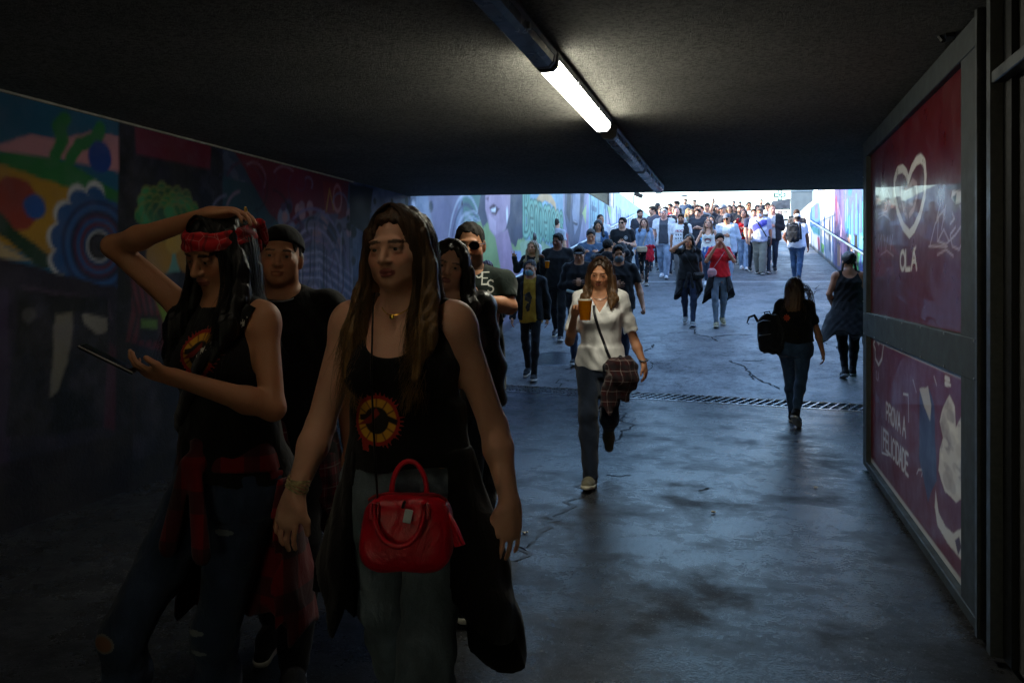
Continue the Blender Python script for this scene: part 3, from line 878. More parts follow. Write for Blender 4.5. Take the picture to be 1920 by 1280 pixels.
# ---- fluorescent fittings on the ceiling
M_HOUS = mat_plain('grey_fitting', '6e7072', .5, .2, scale=20)
M_DIFF = mat_plain('dusty_diffuser', '6b7688', .28, scale=12, var=.2, coat=.2)
def mat_emit(name, col, s):
    m, nt, b = _new(name)
    b.inputs['Base Color'].default_value = (.8, .8, .8, 1)
    b.inputs['Emission Color'].default_value = (*col, 1); b.inputs['Emission Strength'].default_value = s
    return m
M_LIT = mat_emit('lit_diffuser', (1.0, .97, .78), 5.4); M_FILL = mat_emit('fill_diffuser', (1.0, .86, .64), .50)  # second emitter serves the added foreground fill light
LX = -.93
def fixture(y0, y1, lit, label):
    t = tag(empty('ceiling_light', (LX, y0, CEIL)), label, 'ceiling light', 'fluorescent ceiling lights in a row')
    L = y1 - y0
    g = MB(); g.prism([(-.055, 0), (.055, 0), (.065, -.03), (.06, -.05), (-.06, -.05), (-.065, -.03)], 1, 0, L); g.build('housing', M_HOUS, t)
    prof = [(-.058, -.051), (.058, -.051), (.052, -.085), (.030, -.105), (-.030, -.105), (-.052, -.085)]
    g = MB(); g.prism(prof, 1, .03, L - .03); g.build('diffuser', (M_DIFF, M_LIT, M_FILL)[int(lit)], t)
    for a, b in ((0, .03), (L - .03, L)):
        g = MB(); g.prism([(x * 1.06, z * 1.02 if z < -.06 else z) for x, z in prof], 1, a, b); g.build('end_cap', M_HOUS, t)
    for k in (.3, .7):
        MB().box((-.067, L * k - .012, -.075), (.067, L * k + .012, -.045)).build('clip', M_STEEL, t)
    return t
fixture(2.08, 3.80, False, 'dark unlit fluorescent ceiling light nearest the camera, joined to the lit one')
fixture(3.84, 5.52, True, 'lit fluorescent ceiling light glowing white')
fixture(5.78, 7.60, False, 'unlit fluorescent ceiling light just beyond the glowing one')
fixture(7.64, 9.46, False, 'unlit fluorescent ceiling light farthest in, near the mouth of the underpass')


fixture(.26, 2.0, 2, 'dim yellowish ceiling light above the photographer, out of view, added to fill the foreground')  # out-of-view fitting, added to brighten the near figures from the front
# ---- advertising kiosk on the right
def KW(*pts): return [(-on_x(a, b, XK)[0], on_x(a, b, XK)[1]) for a, b in pts]     # u = -y reads left to right
y_far = on_x(1626, 500, XK)[0]; 
kiosk = MB().box((XK + .05, -3.0, .02), (2.74, y_far, CEIL - .01)).build('advertising_kiosk', M_DARK)
tag(kiosk, 'shuttered kiosk clad in red ice cream advertising panels', 'kiosk')
M_GRAF = mat_plain('steel_frame_paint', '33393b', .62, .0, var=.18, scale=18, bumpy=.08)
ya, yb = on_x(1632, 500, XK)[0], on_x(1815, 500, XK)[0]
yc = on_x(1850, 500, XK)[0]
zt, zm0, zm1, zb = 2.50, on_x(1633, 630, XK)[1], on_x(1633, 586, XK)[1], on_x(1637, 885, XK)[1]
def kbox(name, y0, y1, z0, z1, x0=XK - .03, x1=XK + .02, mat=None, bev=.004):
    return MB().box((x0, y0, z0), (x1, y1, z1), bev=bev).build(name, mat or M_GRAF, kiosk)
kbox('top_rail', yc, y_far, zt, 2.63); kbox('middle_rail', yc, ya, zm0, zm1); kbox('bottom_rail', yc, ya, .03, .085)
kbox('corner_post', ya, y_far, .03, zt); kbox('side_post', yc, yb - .0, .085, zt, XK - .028)
def panel_up(p):
    p.c = np.tile(np.array(lin('5c080d')), (len(p.u), 1)); p.soft = .004
    n = fbm(p.u * 2.5, p.v * 1.2, 8); p.c = p.c * (.86 + .28 * n[:, None])
    wh = 'e6e2e2'
    heart = KW((1702, 338), (1708, 318), (1717, 302), (1725, 297), (1732, 306), (1734, 330), (1732, 368), (1724, 402), (1713, 428), (1704, 439), (1692, 424), (1682, 396), (1676, 365), (1676, 338), (1682, 320), (1691, 316), (1698, 324), (1702, 338))
    p.line(heart, .055, wh)
    inner = KW((1696, 356), (1703, 352), (1710, 340), (1717, 346), (1718, 366), (1712, 392), (1704, 404)); p.line(inner, .036, 'd5b9bc', op=.65)
    p.line(KW((1690, 350), (1689, 372), (1694, 396), (1700, 408)), .028, 'd5b9bc', op=.5)
    a = KW((1687, 506))[0]
    p.text("OLA", a[0], a[1], .115, .030, wh, adv=1.5); b = KW((1712, 470), (1716, 463)); p.line(b, .018, wh)
    # pale scribbles
    sc = 'c9b4bf'
    for s in ([(1640, 398), (1650, 360), (1657, 352), (1655, 380), (1662, 356), (1668, 372), (1662, 396), (1646, 402)], [(1642, 372), (1668, 384)], [(1645, 410), (1656, 402), (1668, 412)],
              [(1641, 436), (1641, 462)], [(1646, 440), (1646, 466), (1652, 440), (1652, 468)], [(1656, 440), (1660, 470), (1664, 442)], [(1668, 442), (1668, 470), (1673, 440)], [(1650, 478), (1662, 470), (1674, 480)],
              [(1762, 382), (1755, 410), (1770, 392), (1764, 430)], [(1772, 385), (1768, 415)], [(1742, 462), (1752, 420), (1758, 410), (1756, 452), (1772, 458), (1790, 440), (1800, 425), (1806, 445), (1797, 468), (1784, 462), (1780, 440), (1790, 426)],
              [(1758, 450), (1768, 430), (1778, 452)], [(1740, 462), (1775, 462)], [(1756, 478), (1772, 468), (1786, 480)], [(1780, 420), (1788, 410), (1784, 400)]):
        p.line(KW(*s), .011, sc, op=.8)
    p.poly(KW((1772, 352), (1786, 345), (1802, 344), (1812, 350), (1796, 356), (1780, 356)), '2a1014')
    p.poly(KW((1784, 358), (1800, 358), (1804, 378), (1790, 382), (1782, 370)), 'cfc6cc'); p.poly(KW((1784, 370), (1792, 362), (1790, 382)), '1a0c10')
    p.poly(KW((1796, 384), (1806, 380), (1812, 420), (1804, 410)), 'a9929c', op=.5)
    p.drips(-ya + .2, -yb - .1, 1.15, 26, .1, .5, .008, ('8a0e18', '6e0c14', 'b85a60'), 3)
M_PANEL = mat_paint('glossy_panel', rough=.32, wear=.02, relief=.02, spec=.5, coat=.28)
u0, u1 = -ya, -yb
pu = paint_sheet('upper_panel', (u0, u1), (zm1, zt), .009, .009, lambda u, v: (XK + .004, -u, v), panel_up, M_PANEL, kiosk)
def panel_low(p):
    p.c = np.tile(np.array(lin('6a0a12')), (len(p.u), 1)); p.soft = .004
    n = fbm(p.u * 3, p.v * 2, 12); p.c = p.c * (.8 + .4 * n[:, None])
    p.poly(KW((1652, 640), (1700, 655), (1760, 690), (1842, 712), (1845, 1100), (1750, 900), (1690, 720)), '68102a', op=.7)
    wh = 'dcd6d8'
    p.line(KW((1640, 655), (1636, 645), (1641, 634), (1646, 645), (1651, 633), (1655, 646), (1652, 672), (1646, 684), (1640, 672), (1639, 655)), .024, wh)
    p.text("OLA", *KW((1641, 710))[0], .06, .014, 'b9a0a8', adv=.8)
    a = KW((1660, 785), (1655, 838))
    p.text('PROVA A', a[0][0], a[0][1], .115, .022, wh, adv=.94); p.text('FELICIDADE', a[1][0], a[1][1], .13, .023, wh, adv=.76)
    p.line(KW((1692, 738), (1701, 740), (1702, 790)), .014, wh); p.line(KW((1652, 800), (1652, 848), (1664, 853)), .014, wh)
    p.line(KW((1717, 888), (1720, 880), (1728, 880), (1726, 892)), .01, wh)
    p.wob = .03
    p.poly(KW((1722, 735), (1740, 728), (1750, 760), (1754, 900), (1738, 940), (1722, 860)), '1f3f6a', op=.8)
    p.poly(KW((1722, 728), (1738, 724), (1744, 760), (1742, 790), (1730, 760)), 'cfc8c6', op=.85)
    for s in ([(1710, 712), (1716, 735)], [(1749, 705), (1754, 722)], [(1770, 708), (1778, 712)], [(1770, 718), (1780, 722)]): p.line(KW(*s), .016, wh)
    # swirl of ice cream with a splash of milk
    for q in ([(1768, 760), (1778, 740), (1788, 760), (1790, 800), (1800, 780), (1812, 800), (1812, 850), (1802, 860), (1812, 890), (1808, 930), (1790, 942), (1770, 920), (1758, 880), (1760, 840), (1766, 820), (1760, 790)],):
        p.poly(KW(*q), 'd9d2cd')
    p.wob = 0
    sw = p.dpoly(KW((1768, 760), (1778, 740), (1788, 760), (1790, 800), (1800, 780), (1812, 800), (1812, 850), (1802, 860), (1812, 890), (1808, 930), (1790, 942), (1770, 920), (1758, 880), (1760, 840), (1766, 820), (1760, 790)))
    rs = random.Random(6); A_, B_ = KW((1756, 740), (1814, 945))
    for i in range(46):          # printed highlights and hollows of the swirl
        cx, cy = rs.uniform(A_[0], B_[0]), rs.uniform(B_[1], A_[1]); r_ = rs.uniform(.03, .09)
        q = (np.hypot((p.u - cx) / r_, (p.v - cy) / (r_ * rs.uniform(.25, .6))) - 1) * r_
        p.put(np.maximum(sw + .006, q), rs.choice(('efe9e2', 'a89c9a', 'c4bab4', '7d6c70', 'f4efe8')), .55, soft=.012)
    p.wob = .02
    p.poly(KW((1752, 915), (1758, 960), (1770, 985), (1785, 1000), (1800, 990), (1815, 1000), (1828, 1030), (1845, 1070), (1846, 1160), (1825, 1100), (1800, 1050), (1775, 1020), (1756, 985), (1750, 950)), 'dcd7d2')
    p.poly(KW((1815, 960), (1826, 940), (1832, 990), (1822, 1000)), 'dcd7d2'); p.line(KW((1805, 990), (1806, 965)), .012, wh); p.line(KW((1832, 985), (1840, 965)), .012, wh)
    p.wob = 0
    p.poly(KW((1788, 1012), (1796, 1005), (1800, 1025), (1794, 1040)), '4a2438')
    b = .03
    u_, v_ = p.u, p.v
    top = np.interp(u_, [uL0, uL1], [zm0, zm0]); e = np.minimum.reduce([v_ - .09, uL1 - u_, (zm0 - v_) + 0 * u_])
    p.put(np.where(u_ < uL0 + .32, np.minimum(v_ - .09, 1), e) - b, 'c9cacb')
uL0, uL1 = -ya, -on_x(1846, 700, XK)[0]
M_PANEL2 = mat_paint('poster_panel', rough=.36, wear=.02, relief=.02, spec=.5, coat=.22)
paint_sheet('lower_panel', (uL0, uL1), (.088, zm0), .008, .008, lambda u, v: (XK + .006, -u, v), panel_low, M_PANEL2, kiosk)
# latches, edge strips and the next bay's door frame
for (px, py) in ((1800, 62), (1629, 243)):
    y, z = on_x(px, py, XK)
    g = MB(); g.box((XK - .07, y - .05, z - .025), (XK - .03, y + .05, z + .025), bev=.006); g.tube([(XK - .075, y - .03, z - .04), (XK - .09, y, z), (XK - .075, y + .03, z + .04)], .012, 6); g.build('latch', M_DARK, kiosk)
for y0, y1, x0, m in ((yc - .035, yc - .005, XK - .045, M_ALU), (yc - .30, yc - .16, XK + .005, M_DARK), (yc - .20, yc - .15, XK - .04, M_ALU), (1.55, 1.64, XK - .03, M_ALU), (-.2, -.1, XK - .03, M_ALU)):
    kbox('frame_post', y0, y1, .03, CEIL - .02, x0, XK + .03, m)
kbox('frame_bar', 1.65, yc - .20, 2.28, 2.33, XK - .035, XK + .02, M_ALU)
MB().box((XK + .03, 1.65, .03), (XK + .045, yc - .2, CEIL - .03)).build('door_leaf', M_CONCD, kiosk)
for k in range(5):
    z = .35 + k * .5
    MB().lathe([(.006, 0), (.006, .006), (.003, .009)], n=8, M=Matrix.Translation((XK - .03, y_far - .03, z)) @ Matrix.Rotation(rad(-90), 4, 'Y')).build('rivet', M_STEEL, kiosk, True)
scr = None
for (y, z) in [(y_, zz) for y_ in np.linspace(yc + .06, y_far - .06, 7) for zz in (zm0 + .012, zm1 - .012)] + [(yc + .02, zz) for zz in np.linspace(.2, 2.4, 7)]:
    if scr is None: so_ = MB().lathe([(.007, 0), (.007, .002), (.004, .004)], n=8, M=Matrix.Rotation(rad(-90), 4, 'Y')).build('screw', M_STEEL, kiosk); scr = so_.data
    else: so_ = link('screw', scr, None, kiosk)
    so_.location = (XK - .0305, y, z)
MB().prism([(ya - .15, zm0 + .02), (ya - .05, zm0 + .06), (ya - .02, zm0 + .10), (ya - .10, zm0 + .075)], 0, XK - .0315, XK - .0305).build('sticker', M_DARK, kiosk)

# ---- street level beyond the ramp
def at_top(px, py, d): return P(px, py, d)
# railing on top of the left wall
fy0, fy1 = 22.0, YS - .1
fence = tag(empty('fence', (XL - .15, fy0, Z1)), 'dark vertical bar fence standing on the left retaining wall', 'fence')
MB().box((-.03, 0, .02), (.03, fy1 - fy0, .07)).build('bottom_rail', M_DARK, fence); MB().box((-.03, 0, 1.35), (.03, fy1 - fy0, 1.4)).build('top_rail', M_DARK, fence)
sl = None
y = .05
while y < fy1 - fy0:
    if sl is None: so = MB().box((-.012, -.03, 0), (.012, .03, 1.28)).build('slat', M_DARK, fence); sl = so.data
    else: so = link('slat', sl, None, fence)
    so.location = (0, y, .07); y += .14
pil = MB().box((XL - .32, YS - .25, Z1 + .002), (XL - .02, YS + .05, 6.2)).build('pillar', M_PLAST); tag(pil, 'square white pillar at the end of the dark fence on the left wall', 'pillar')
# wall light on the left wall
b_ = at_top(1178, 366, 31)
fl = tag(empty('floodlight', (XL - .02, 33.0, Z2)), 'small dark floodlight on a bracket on top of the left wall', 'floodlight')
MB().box((-.02, -.02, 0), (.02, .02, .35)).build('bracket', M_DARK, fl); MB().box((-.16, -.06, .33), (.2, .08, .5), M=Matrix.Rotation(rad(25), 4, 'Y'), bev=.02).build('lamp_body', M_DARK, fl)
# right: plastered fence, pillar, hoarding
fr0, fr1 = 21.0, 26.8
rf = tag(empty('fence', (xr(24) + .17, fr0, ZR)), 'grey boarded fence standing on the right retaining wall', 'fence')
pb = None
y = 0.0
while y < fr1 - fr0:
    if pb is None: po = MB().box((-.015, .004, 0), (.015, .186, 1.9)).build('board', mat_plain('weathered_board', '8e8a84', .8, var=.2, scale=12), rf); pb = po.data
    else: po = link('board', pb, None, rf)
    po.location = (xr(fr0 + y) - xr(24), y, .004); y += .19
p1 = MB().box((2.35, 27.2, ZR + .003), (2.62, 28.4, 6.4)).build('pillar', M_PLAST); tag(p1, 'broad white pillar on the right wall beyond the boarded fence', 'pillar')
bd = tag(empty('hoarding', (2.15, 33.8, ZTOP)), 'grey blank hoarding panel on posts at the top right of the ramp', 'hoarding')
q = at_top(1484, 362, 36.0)
bw0, bw1 = at_top(1483, 430, 36), at_top(1508, 360, 36)
bd.location = (bw0.x, bw0.y, ZTOP)
MB().box((0, -.03, .3), (bw1.x - bw0.x + .35, .03, bw1.z - ZTOP), bev=.01).build('panel', mat_plain('hoarding_grey', '6f7679', .6, var=.1, scale=3), bd)
for x in (.04, bw1.x - bw0.x + .3): MB().box((x - .04, .032, 0), (x + .04, .1, bw1.z - ZTOP + .05)).build('post', M_STEEL, bd)
MB().box((-.02, -.05, bw1.z - ZTOP + .002), (bw1.x - bw0.x + .37, .05, bw1.z - ZTOP + .06)).build('top_rail', M_STEEL, bd)
# pharmacy cross
pc = at_top(1462, 366, 42)
cr = tag(empty('pharmacy_cross', tuple(pc)), 'green pharmacy cross sign above the dark canopy', 'sign')
M_GREEN = mat_plain('green_sign', '0f4a38', .4); M_GLOW = mat_emit('green_tubes', (.25, 1.0, .75), .09)
def cross(a, b): return [(-b, -a), (b, -a), (b, -b), (a, -b), (a, b), (b, b), (b, a), (-b, a), (-b, b), (-a, b), (-a, -b), (-b, -b)]
g = MB(); g.prism(cross(.30, .105), 1, -.06, .06); g.build('cross_body', M_GREEN, cr)
g = MB(); g.prism(cross(.23, .055), 1, -.068, -.062); g.build('light_tube', M_GLOW, cr)
g = MB(); g.prism(cross(.12, .018), 1, -.074, -.069); g.build('inner_cross', M_GREEN, cr)
MB().tube([(0, .07, 0), (0, .07, ZTOP - pc.z)], .03, 8).build('pole', M_STEEL, cr)
# double street lamp
lp = at_top(1298, 392, 44)
sl_ = tag(empty('street_lamp', (lp.x, lp.y, ZTOP)), 'double armed street lamp behind the crowd at the top of the ramp', 'street lamp')
hb = lp.z - ZTOP
MB().tube([(0, 0, 0), (0, 0, hb - .3)], [.07, .05], 10).build('pole', M_STEEL, sl_, True)
def arm(px, py):
    e = at_top(px, py, 44); ex, ez = e.x - lp.x, e.z - ZTOP
    return [(ex * t, 0, hb - .3 + (ez - hb + .3) * math.sin(t * math.pi / 2)) for t in np.linspace(0, 1, 9)]
for (px, py) in ((1286, 367), (1314, 359)):
    pts = arm(px, py); ao = MB().tube(pts, .022, 8).build('arm', M_STEEL, sl_, True)
    sgn = -1 if px < 1298 else 1
    g = MB(); g.lathe([(.01, .06), (.10, .05), (.2, .0), (.16, -.05), (.02, -.07)], n=14, M=Matrix.Translation((pts[-1][0] + sgn * .1, 0, pts[-1][2])) @ Matrix.Diagonal((1.2, .6, .8, 1)))
    g.build('lamp_head', M_ALU, sl_, True)
for px in (1193, 1207):
    b_ = at_top(px, 400, 40); o = MB().tube([(b_.x, b_.y, ZTOP), (b_.x, b_.y, 9.5)], .035, 8).build('flag_pole', M_STEEL, None, True)
    tag(o, 'thin pale pole rising beside the end of the left wall' if px == 1193 else 'thin pale pole just left of the crowd at the ramp top', 'pole', 'pair of thin poles')
# market stall with a sloping canopy
ms = at_top(1462, 430, 38)
st = tag(empty('market_stall', (ms.x, ms.y, ZTOP)), 'street stall under a sloping dark canopy at the top of the ramp', 'market stall')
M_CANV = mat_plain('dark_canvas', '17191d', .85, var=.25, scale=4); M_CANV2 = mat_plain('printed_canvas', '3a3d42', .8, var=.45, scale=3)
zc = lambda py: at_top(1462, py, 38).z - ZTOP
g = MB(); g.add([(-.5, 0, zc(392)), (.48, 0, zc(392)), (.5, .5, zc(371)), (-.32, .5, zc(375)), (-.5, .02, zc(393)), (.48, .02, zc(393)), (.5, .52, zc(372)), (-.32, .52, zc(376))], [(0, 1, 2, 3), (7, 6, 5, 4), (0, 4, 5, 1), (1, 5, 6, 2), (2, 6, 7, 3), (3, 7, 4, 0)]); g.build('canopy', M_CANV2, st)
g = MB(); g.add([(.5, -.3, zc(405)), (.72, .1, zc(398)), (.72, .5, zc(366)), (.5, .5, zc(371)), (.51, -.28, zc(405)), (.73, .12, zc(398)), (.73, .52, zc(366)), (.51, .52, zc(371))], [(0, 1, 2, 3), (7, 6, 5, 4), (0, 4, 5, 1), (1, 5, 6, 2), (2, 6, 7, 3), (3, 7, 4, 0)]); g.build('side_flap', M_CANV, st)
for x, y in ((-.45, .05), (.45, .05), (.1, .02)): MB().tube([(x, y, 0), (x, y, zc(391))], .02, 6).build('post', M_DARK, st)
for k, x in enumerate((-.3, .0, .25)): MB().box((x - .1, .3, zc(425)), (x + .12, .33, zc(394)), bev=.005).build('hanging_cloth', mat_plain('cloth_%d' % k, ('c9c6c8', 'd6c3c6', 'e2e2e6')[k], .9), st)
tb = tag(empty('folding_table', tuple(at_top(1474, 424, 36))), 'folding table with goods beside the stall at the ramp top', 'table')
tb.location.z = ZTOP
MB().box((-.45, -.3, .72), (.45, .3, .75)).build('table_top', M_DARK, tb)
for x in (-.4, .4):
    for y in (-.25, .25): MB().tube([(x, y, 0), (x, y, .72)], .015, 6).build('leg', M_STEEL, tb)
for k, (x, c) in enumerate(((-.3, 'b9838a'), (-.05, 'd5d5d8'), (.2, '24262a'))):
    b_ = MB().box((tb.location.x + x - .1, tb.location.y - .12, ZTOP + .752), (tb.location.x + x + .1, tb.location.y + .1, ZTOP + .9), bev=.015).build('goods_box', mat_plain('goods_%d' % k, c, .7))
    tag(b_, ('pink box at the left end of the stall table', 'white box in the middle of the stall table', 'black box at the right end of the stall table')[k], 'box')
# ================================================================ PEOPLE: smooth implicit bodies turned into meshes
f32 = np.float32
def smin(a, b, k):
    h = np.clip(.5 + .5 * (b - a) / k, 0, 1)
    return b * (1 - h) + a * h - k * h * (1 - h)

def axis_steps(lo, hi, base, zones):
    out = [lo]
    while out[-1] < hi:
        x = out[-1]; h = base
        for a, b, hh in zones:
            if a - base * .5 <= x < b: h = min(h, hh)
        out.append(x + h)
    return np.array(out, dtype=f32)

class Field:
    FAR = .09
    def __init__(s, xs, ys, zs):
        s.ax = (xs, ys, zs); s.D = np.full((len(xs), len(ys), len(zs)), s.FAR, dtype=f32)
    def _sl(s, lo, hi):
        r = []
        for a, l, h in zip(s.ax, lo, hi):
            i = int(np.searchsorted(a, l)); j = int(np.searchsorted(a, h, side='right'))
            r.append(slice(i, j))
        return tuple(r)
    def _g(s, sl):
        return (s.ax[0][sl[0]][:, None, None], s.ax[1][sl[1]][None, :, None], s.ax[2][sl[2]][None, None, :])
    def add(s, fn, lo, hi, k=.02, mode='u'):
        sl = s._sl(lo, hi)
        if any(q.start >= q.stop for q in sl): return
        d = fn(*s._g(sl)).astype(f32)
        o = s.D[sl]
        if mode == 'u': s.D[sl] = smin(o, d, k) if k > 0 else np.minimum(o, d)
        elif mode == 's': s.D[sl] = -smin(-o, d, k) if k > 0 else np.maximum(o, -d)
        elif mode == 'i': s.D[sl] = np.maximum(o, d)
    def clip(s, fn):                       # keep only where fn <= 0
        s.D = np.maximum(s.D, fn(*s._g((slice(None),) * 3)).astype(f32))
    def displace(s, fn):
        m = np.abs(s.D) < .05
        if not m.any(): return
        ix = np.nonzero(m)
        s.D[m] += fn(s.ax[0][ix[0]], s.ax[1][ix[1]], s.ax[2][ix[2]]).astype(f32)
    # primitives
    def cone(s, a, b, ra, rb, k=.02, g=0.0, flat=None, mode='u'):
        a = np.array(a, f32); b = np.array(b, f32); ra += g; rb += g
        rm = max(ra, rb) + s.FAR
        lo = np.minimum(a, b) - rm; hi = np.maximum(a, b) + rm
        ba = b - a; L2 = float(ba @ ba) + 1e-9
        def fn(x, y, z):
            px, py, pz = x - a[0], y - a[1], z - a[2]
            t = np.clip((px * ba[0] + py * ba[1] + pz * ba[2]) / L2, 0, 1)
            qx, qy, qz = px - ba[0] * t, py - ba[1] * t, pz - ba[2] * t
            r = ra + (rb - ra) * t
            if flat is not None:
                n, sc = flat
                c = (qx * n[0] + qy * n[1] + qz * n[2])
                q2 = qx * qx + qy * qy + qz * qz + c * c * (sc * sc - 1)
                return (np.sqrt(q2) - r) * .75
            return np.sqrt(qx * qx + qy * qy + qz * qz) - r
        s.add(fn, lo, hi, k, mode)
    def ell(s, c, r, R=None, k=.02, g=0.0, mode='u', org=None):
        """Ellipsoid at c; with R (3x3) and org, c is given in the rotated frame."""
        r = np.array(r, f32) + g; rm = float(r.max()) + s.FAR
        cw = np.array(c, f32) if R is None else R @ np.array(c, f32) + org
        def fn(x, y, z):
            px, py, pz = x - cw[0], y - cw[1], z - cw[2]
            if R is not None:
                px, py, pz = (R[0, 0] * px + R[1, 0] * py + R[2, 0] * pz, R[0, 1] * px + R[1, 1] * py + R[2, 1] * pz, R[0, 2] * px + R[1, 2] * py + R[2, 2] * pz)
            k0 = np.sqrt((px / r[0]) ** 2 + (py / r[1]) ** 2 + (pz / r[2]) ** 2)
            k1 = np.sqrt((px / r[0] ** 2) ** 2 + (py / r[1] ** 2) ** 2 + (pz / r[2] ** 2) ** 2) + 1e-6
            return k0 * (k0 - 1) / k1
        s.add(fn, cw - rm, cw + rm, k, mode)
    def loft(s, prof, k=.02, g=0.0, cx=None):
        """Stack of ellipses: rows of (z, half width, half depth, centre y)."""
        zs = np.array([p[0] for p in prof]); A = np.array([p[1] for p in prof]) + g; B = np.array([p[2] for p in prof]) + g; Cy = np.array([p[3] for p in prof])
        z0, z1 = zs[0], zs[-1]; rm = max(A.max(), B.max()) + s.FAR
        def fn(x, y, z):
            zz = np.clip(z, z0, z1)
            a = np.interp(zz.ravel(), zs, A).reshape(zz.shape); b = np.interp(zz.ravel(), zs, B).reshape(zz.shape); c = np.interp(zz.ravel(), zs, Cy).reshape(zz.shape)
            x0 = 0 if cx is None else np.interp(zz.ravel(), [z0, z1], cx).reshape(zz.shape)
            px = x - x0; py = y - c
            q = np.sqrt((px / a) ** 2 + (py / b) ** 2) + 1e-6
            d = (q - 1) * np.sqrt(px * px + py * py + 1e-8) / q
            dz = np.abs(z - zz)
            return np.where(dz > 0, np.sqrt(np.maximum(d, 0) ** 2 + dz ** 2), d)
        s.add(fn, (-rm, -rm, z0 - s.FAR), (rm, rm, z1 + s.FAR), k)
    def mesh(s, smooth=1):
        D = s.D; S = D < 0
        if not S.any(): return None
        sh = [n - 1 for n in D.shape]
        cnt = np.zeros(sh, np.uint8)
        for i in (0, 1):
            for j in (0, 1):
                for k in (0, 1): cnt += S[i:sh[0] + i, j:sh[1] + j, k:sh[2] + k]
        act = (cnt > 0) & (cnt < 8)
        I, J, K = np.nonzero(act); n = len(I)
        vid = np.full(sh, -1, np.int32); vid[I, J, K] = np.arange(n)
        c = {}
        for i in (0, 1):
            for j in (0, 1):
                for k in (0, 1): c[i, j, k] = D[I + i, J + j, K + k]
        acc = np.zeros((n, 3), f32); w = np.zeros(n, f32)
        for axn in range(3):
            for p in (0, 1):
                for q in (0, 1):
                    lo = [p, q]; lo.insert(axn, 0); hi = [p, q]; hi.insert(axn, 1)
                    a = c[tuple(lo)]; b = c[tuple(hi)]
                    m = (a < 0) != (b < 0)
                    t = np.where(m, a / np.where(m, a - b, 1), 0)
                    off = [np.full(n, v, f32) for v in lo]; off[axn] = t
                    for d in range(3): acc[:, d] += off[d] * m
                    w += m
        acc /= w[:, None]
        V = np.empty((n, 3), f32)
        for d, ind in enumerate((I, J, K)):
            a = s.ax[d]; V[:, d] = a[ind] + acc[:, d] * (a[ind + 1] - a[ind])
        F = []
        for axn in range(3):
            sl0 = [slice(1, -1)] * 3; sl0[axn] = slice(0, D.shape[axn] - 1)
            sl1 = list(sl0); sl1[axn] = slice(1, D.shape[axn])
            a = S[tuple(sl0)]; b = S[tuple(sl1)]
            e = np.nonzero(a != b)
            idx = [e[d] + (0 if d == axn else 1) for d in range(3)]
            o = [d for d in range(3) if d != axn]
            def cell(du, dv):
                q = list(idx); q[o[0]] = idx[o[0]] - du; q[o[1]] = idx[o[1]] - dv
                return vid[q[0], q[1], q[2]]
            quad = np.stack([cell(1, 1), cell(0, 1), cell(0, 0), cell(1, 0)], axis=1)
            inside = a[e]
            flip = inside if axn != 1 else ~inside
            quad[~flip] = quad[~flip][:, ::-1]
            F.append(quad)
        F = np.concatenate(F); F = F[(F >= 0).all(axis=1)]
        for _ in range(smooth):
            sm = np.zeros_like(V); ct = np.zeros(n, f32)
            for a in range(4):
                for d in (1, 3):
                    np.add.at(sm, F[:, a], V[F[:, (a + d) % 4]]); np.add.at(ct, F[:, a], 1)
            V = V * .5 + .5 * sm / np.maximum(ct, 1)[:, None]
        return V, F

def rotm(yaw=0, pitch=0, roll=0):
    """Head/bag frame: pitch > 0 nods forward (towards -y), roll tilts sideways, yaw turns left."""
    return np.array(Matrix.Rotation(rad(yaw), 3, 'Z') @ Matrix.Rotation(rad(pitch), 3, 'X') @ Matrix.Rotation(rad(roll), 3, 'Y'), dtype=f32)
def V3(*a): return np.array(a, f32)
def unit(v): v = np.array(v, f32); return v / (np.linalg.norm(v) + 1e-9)

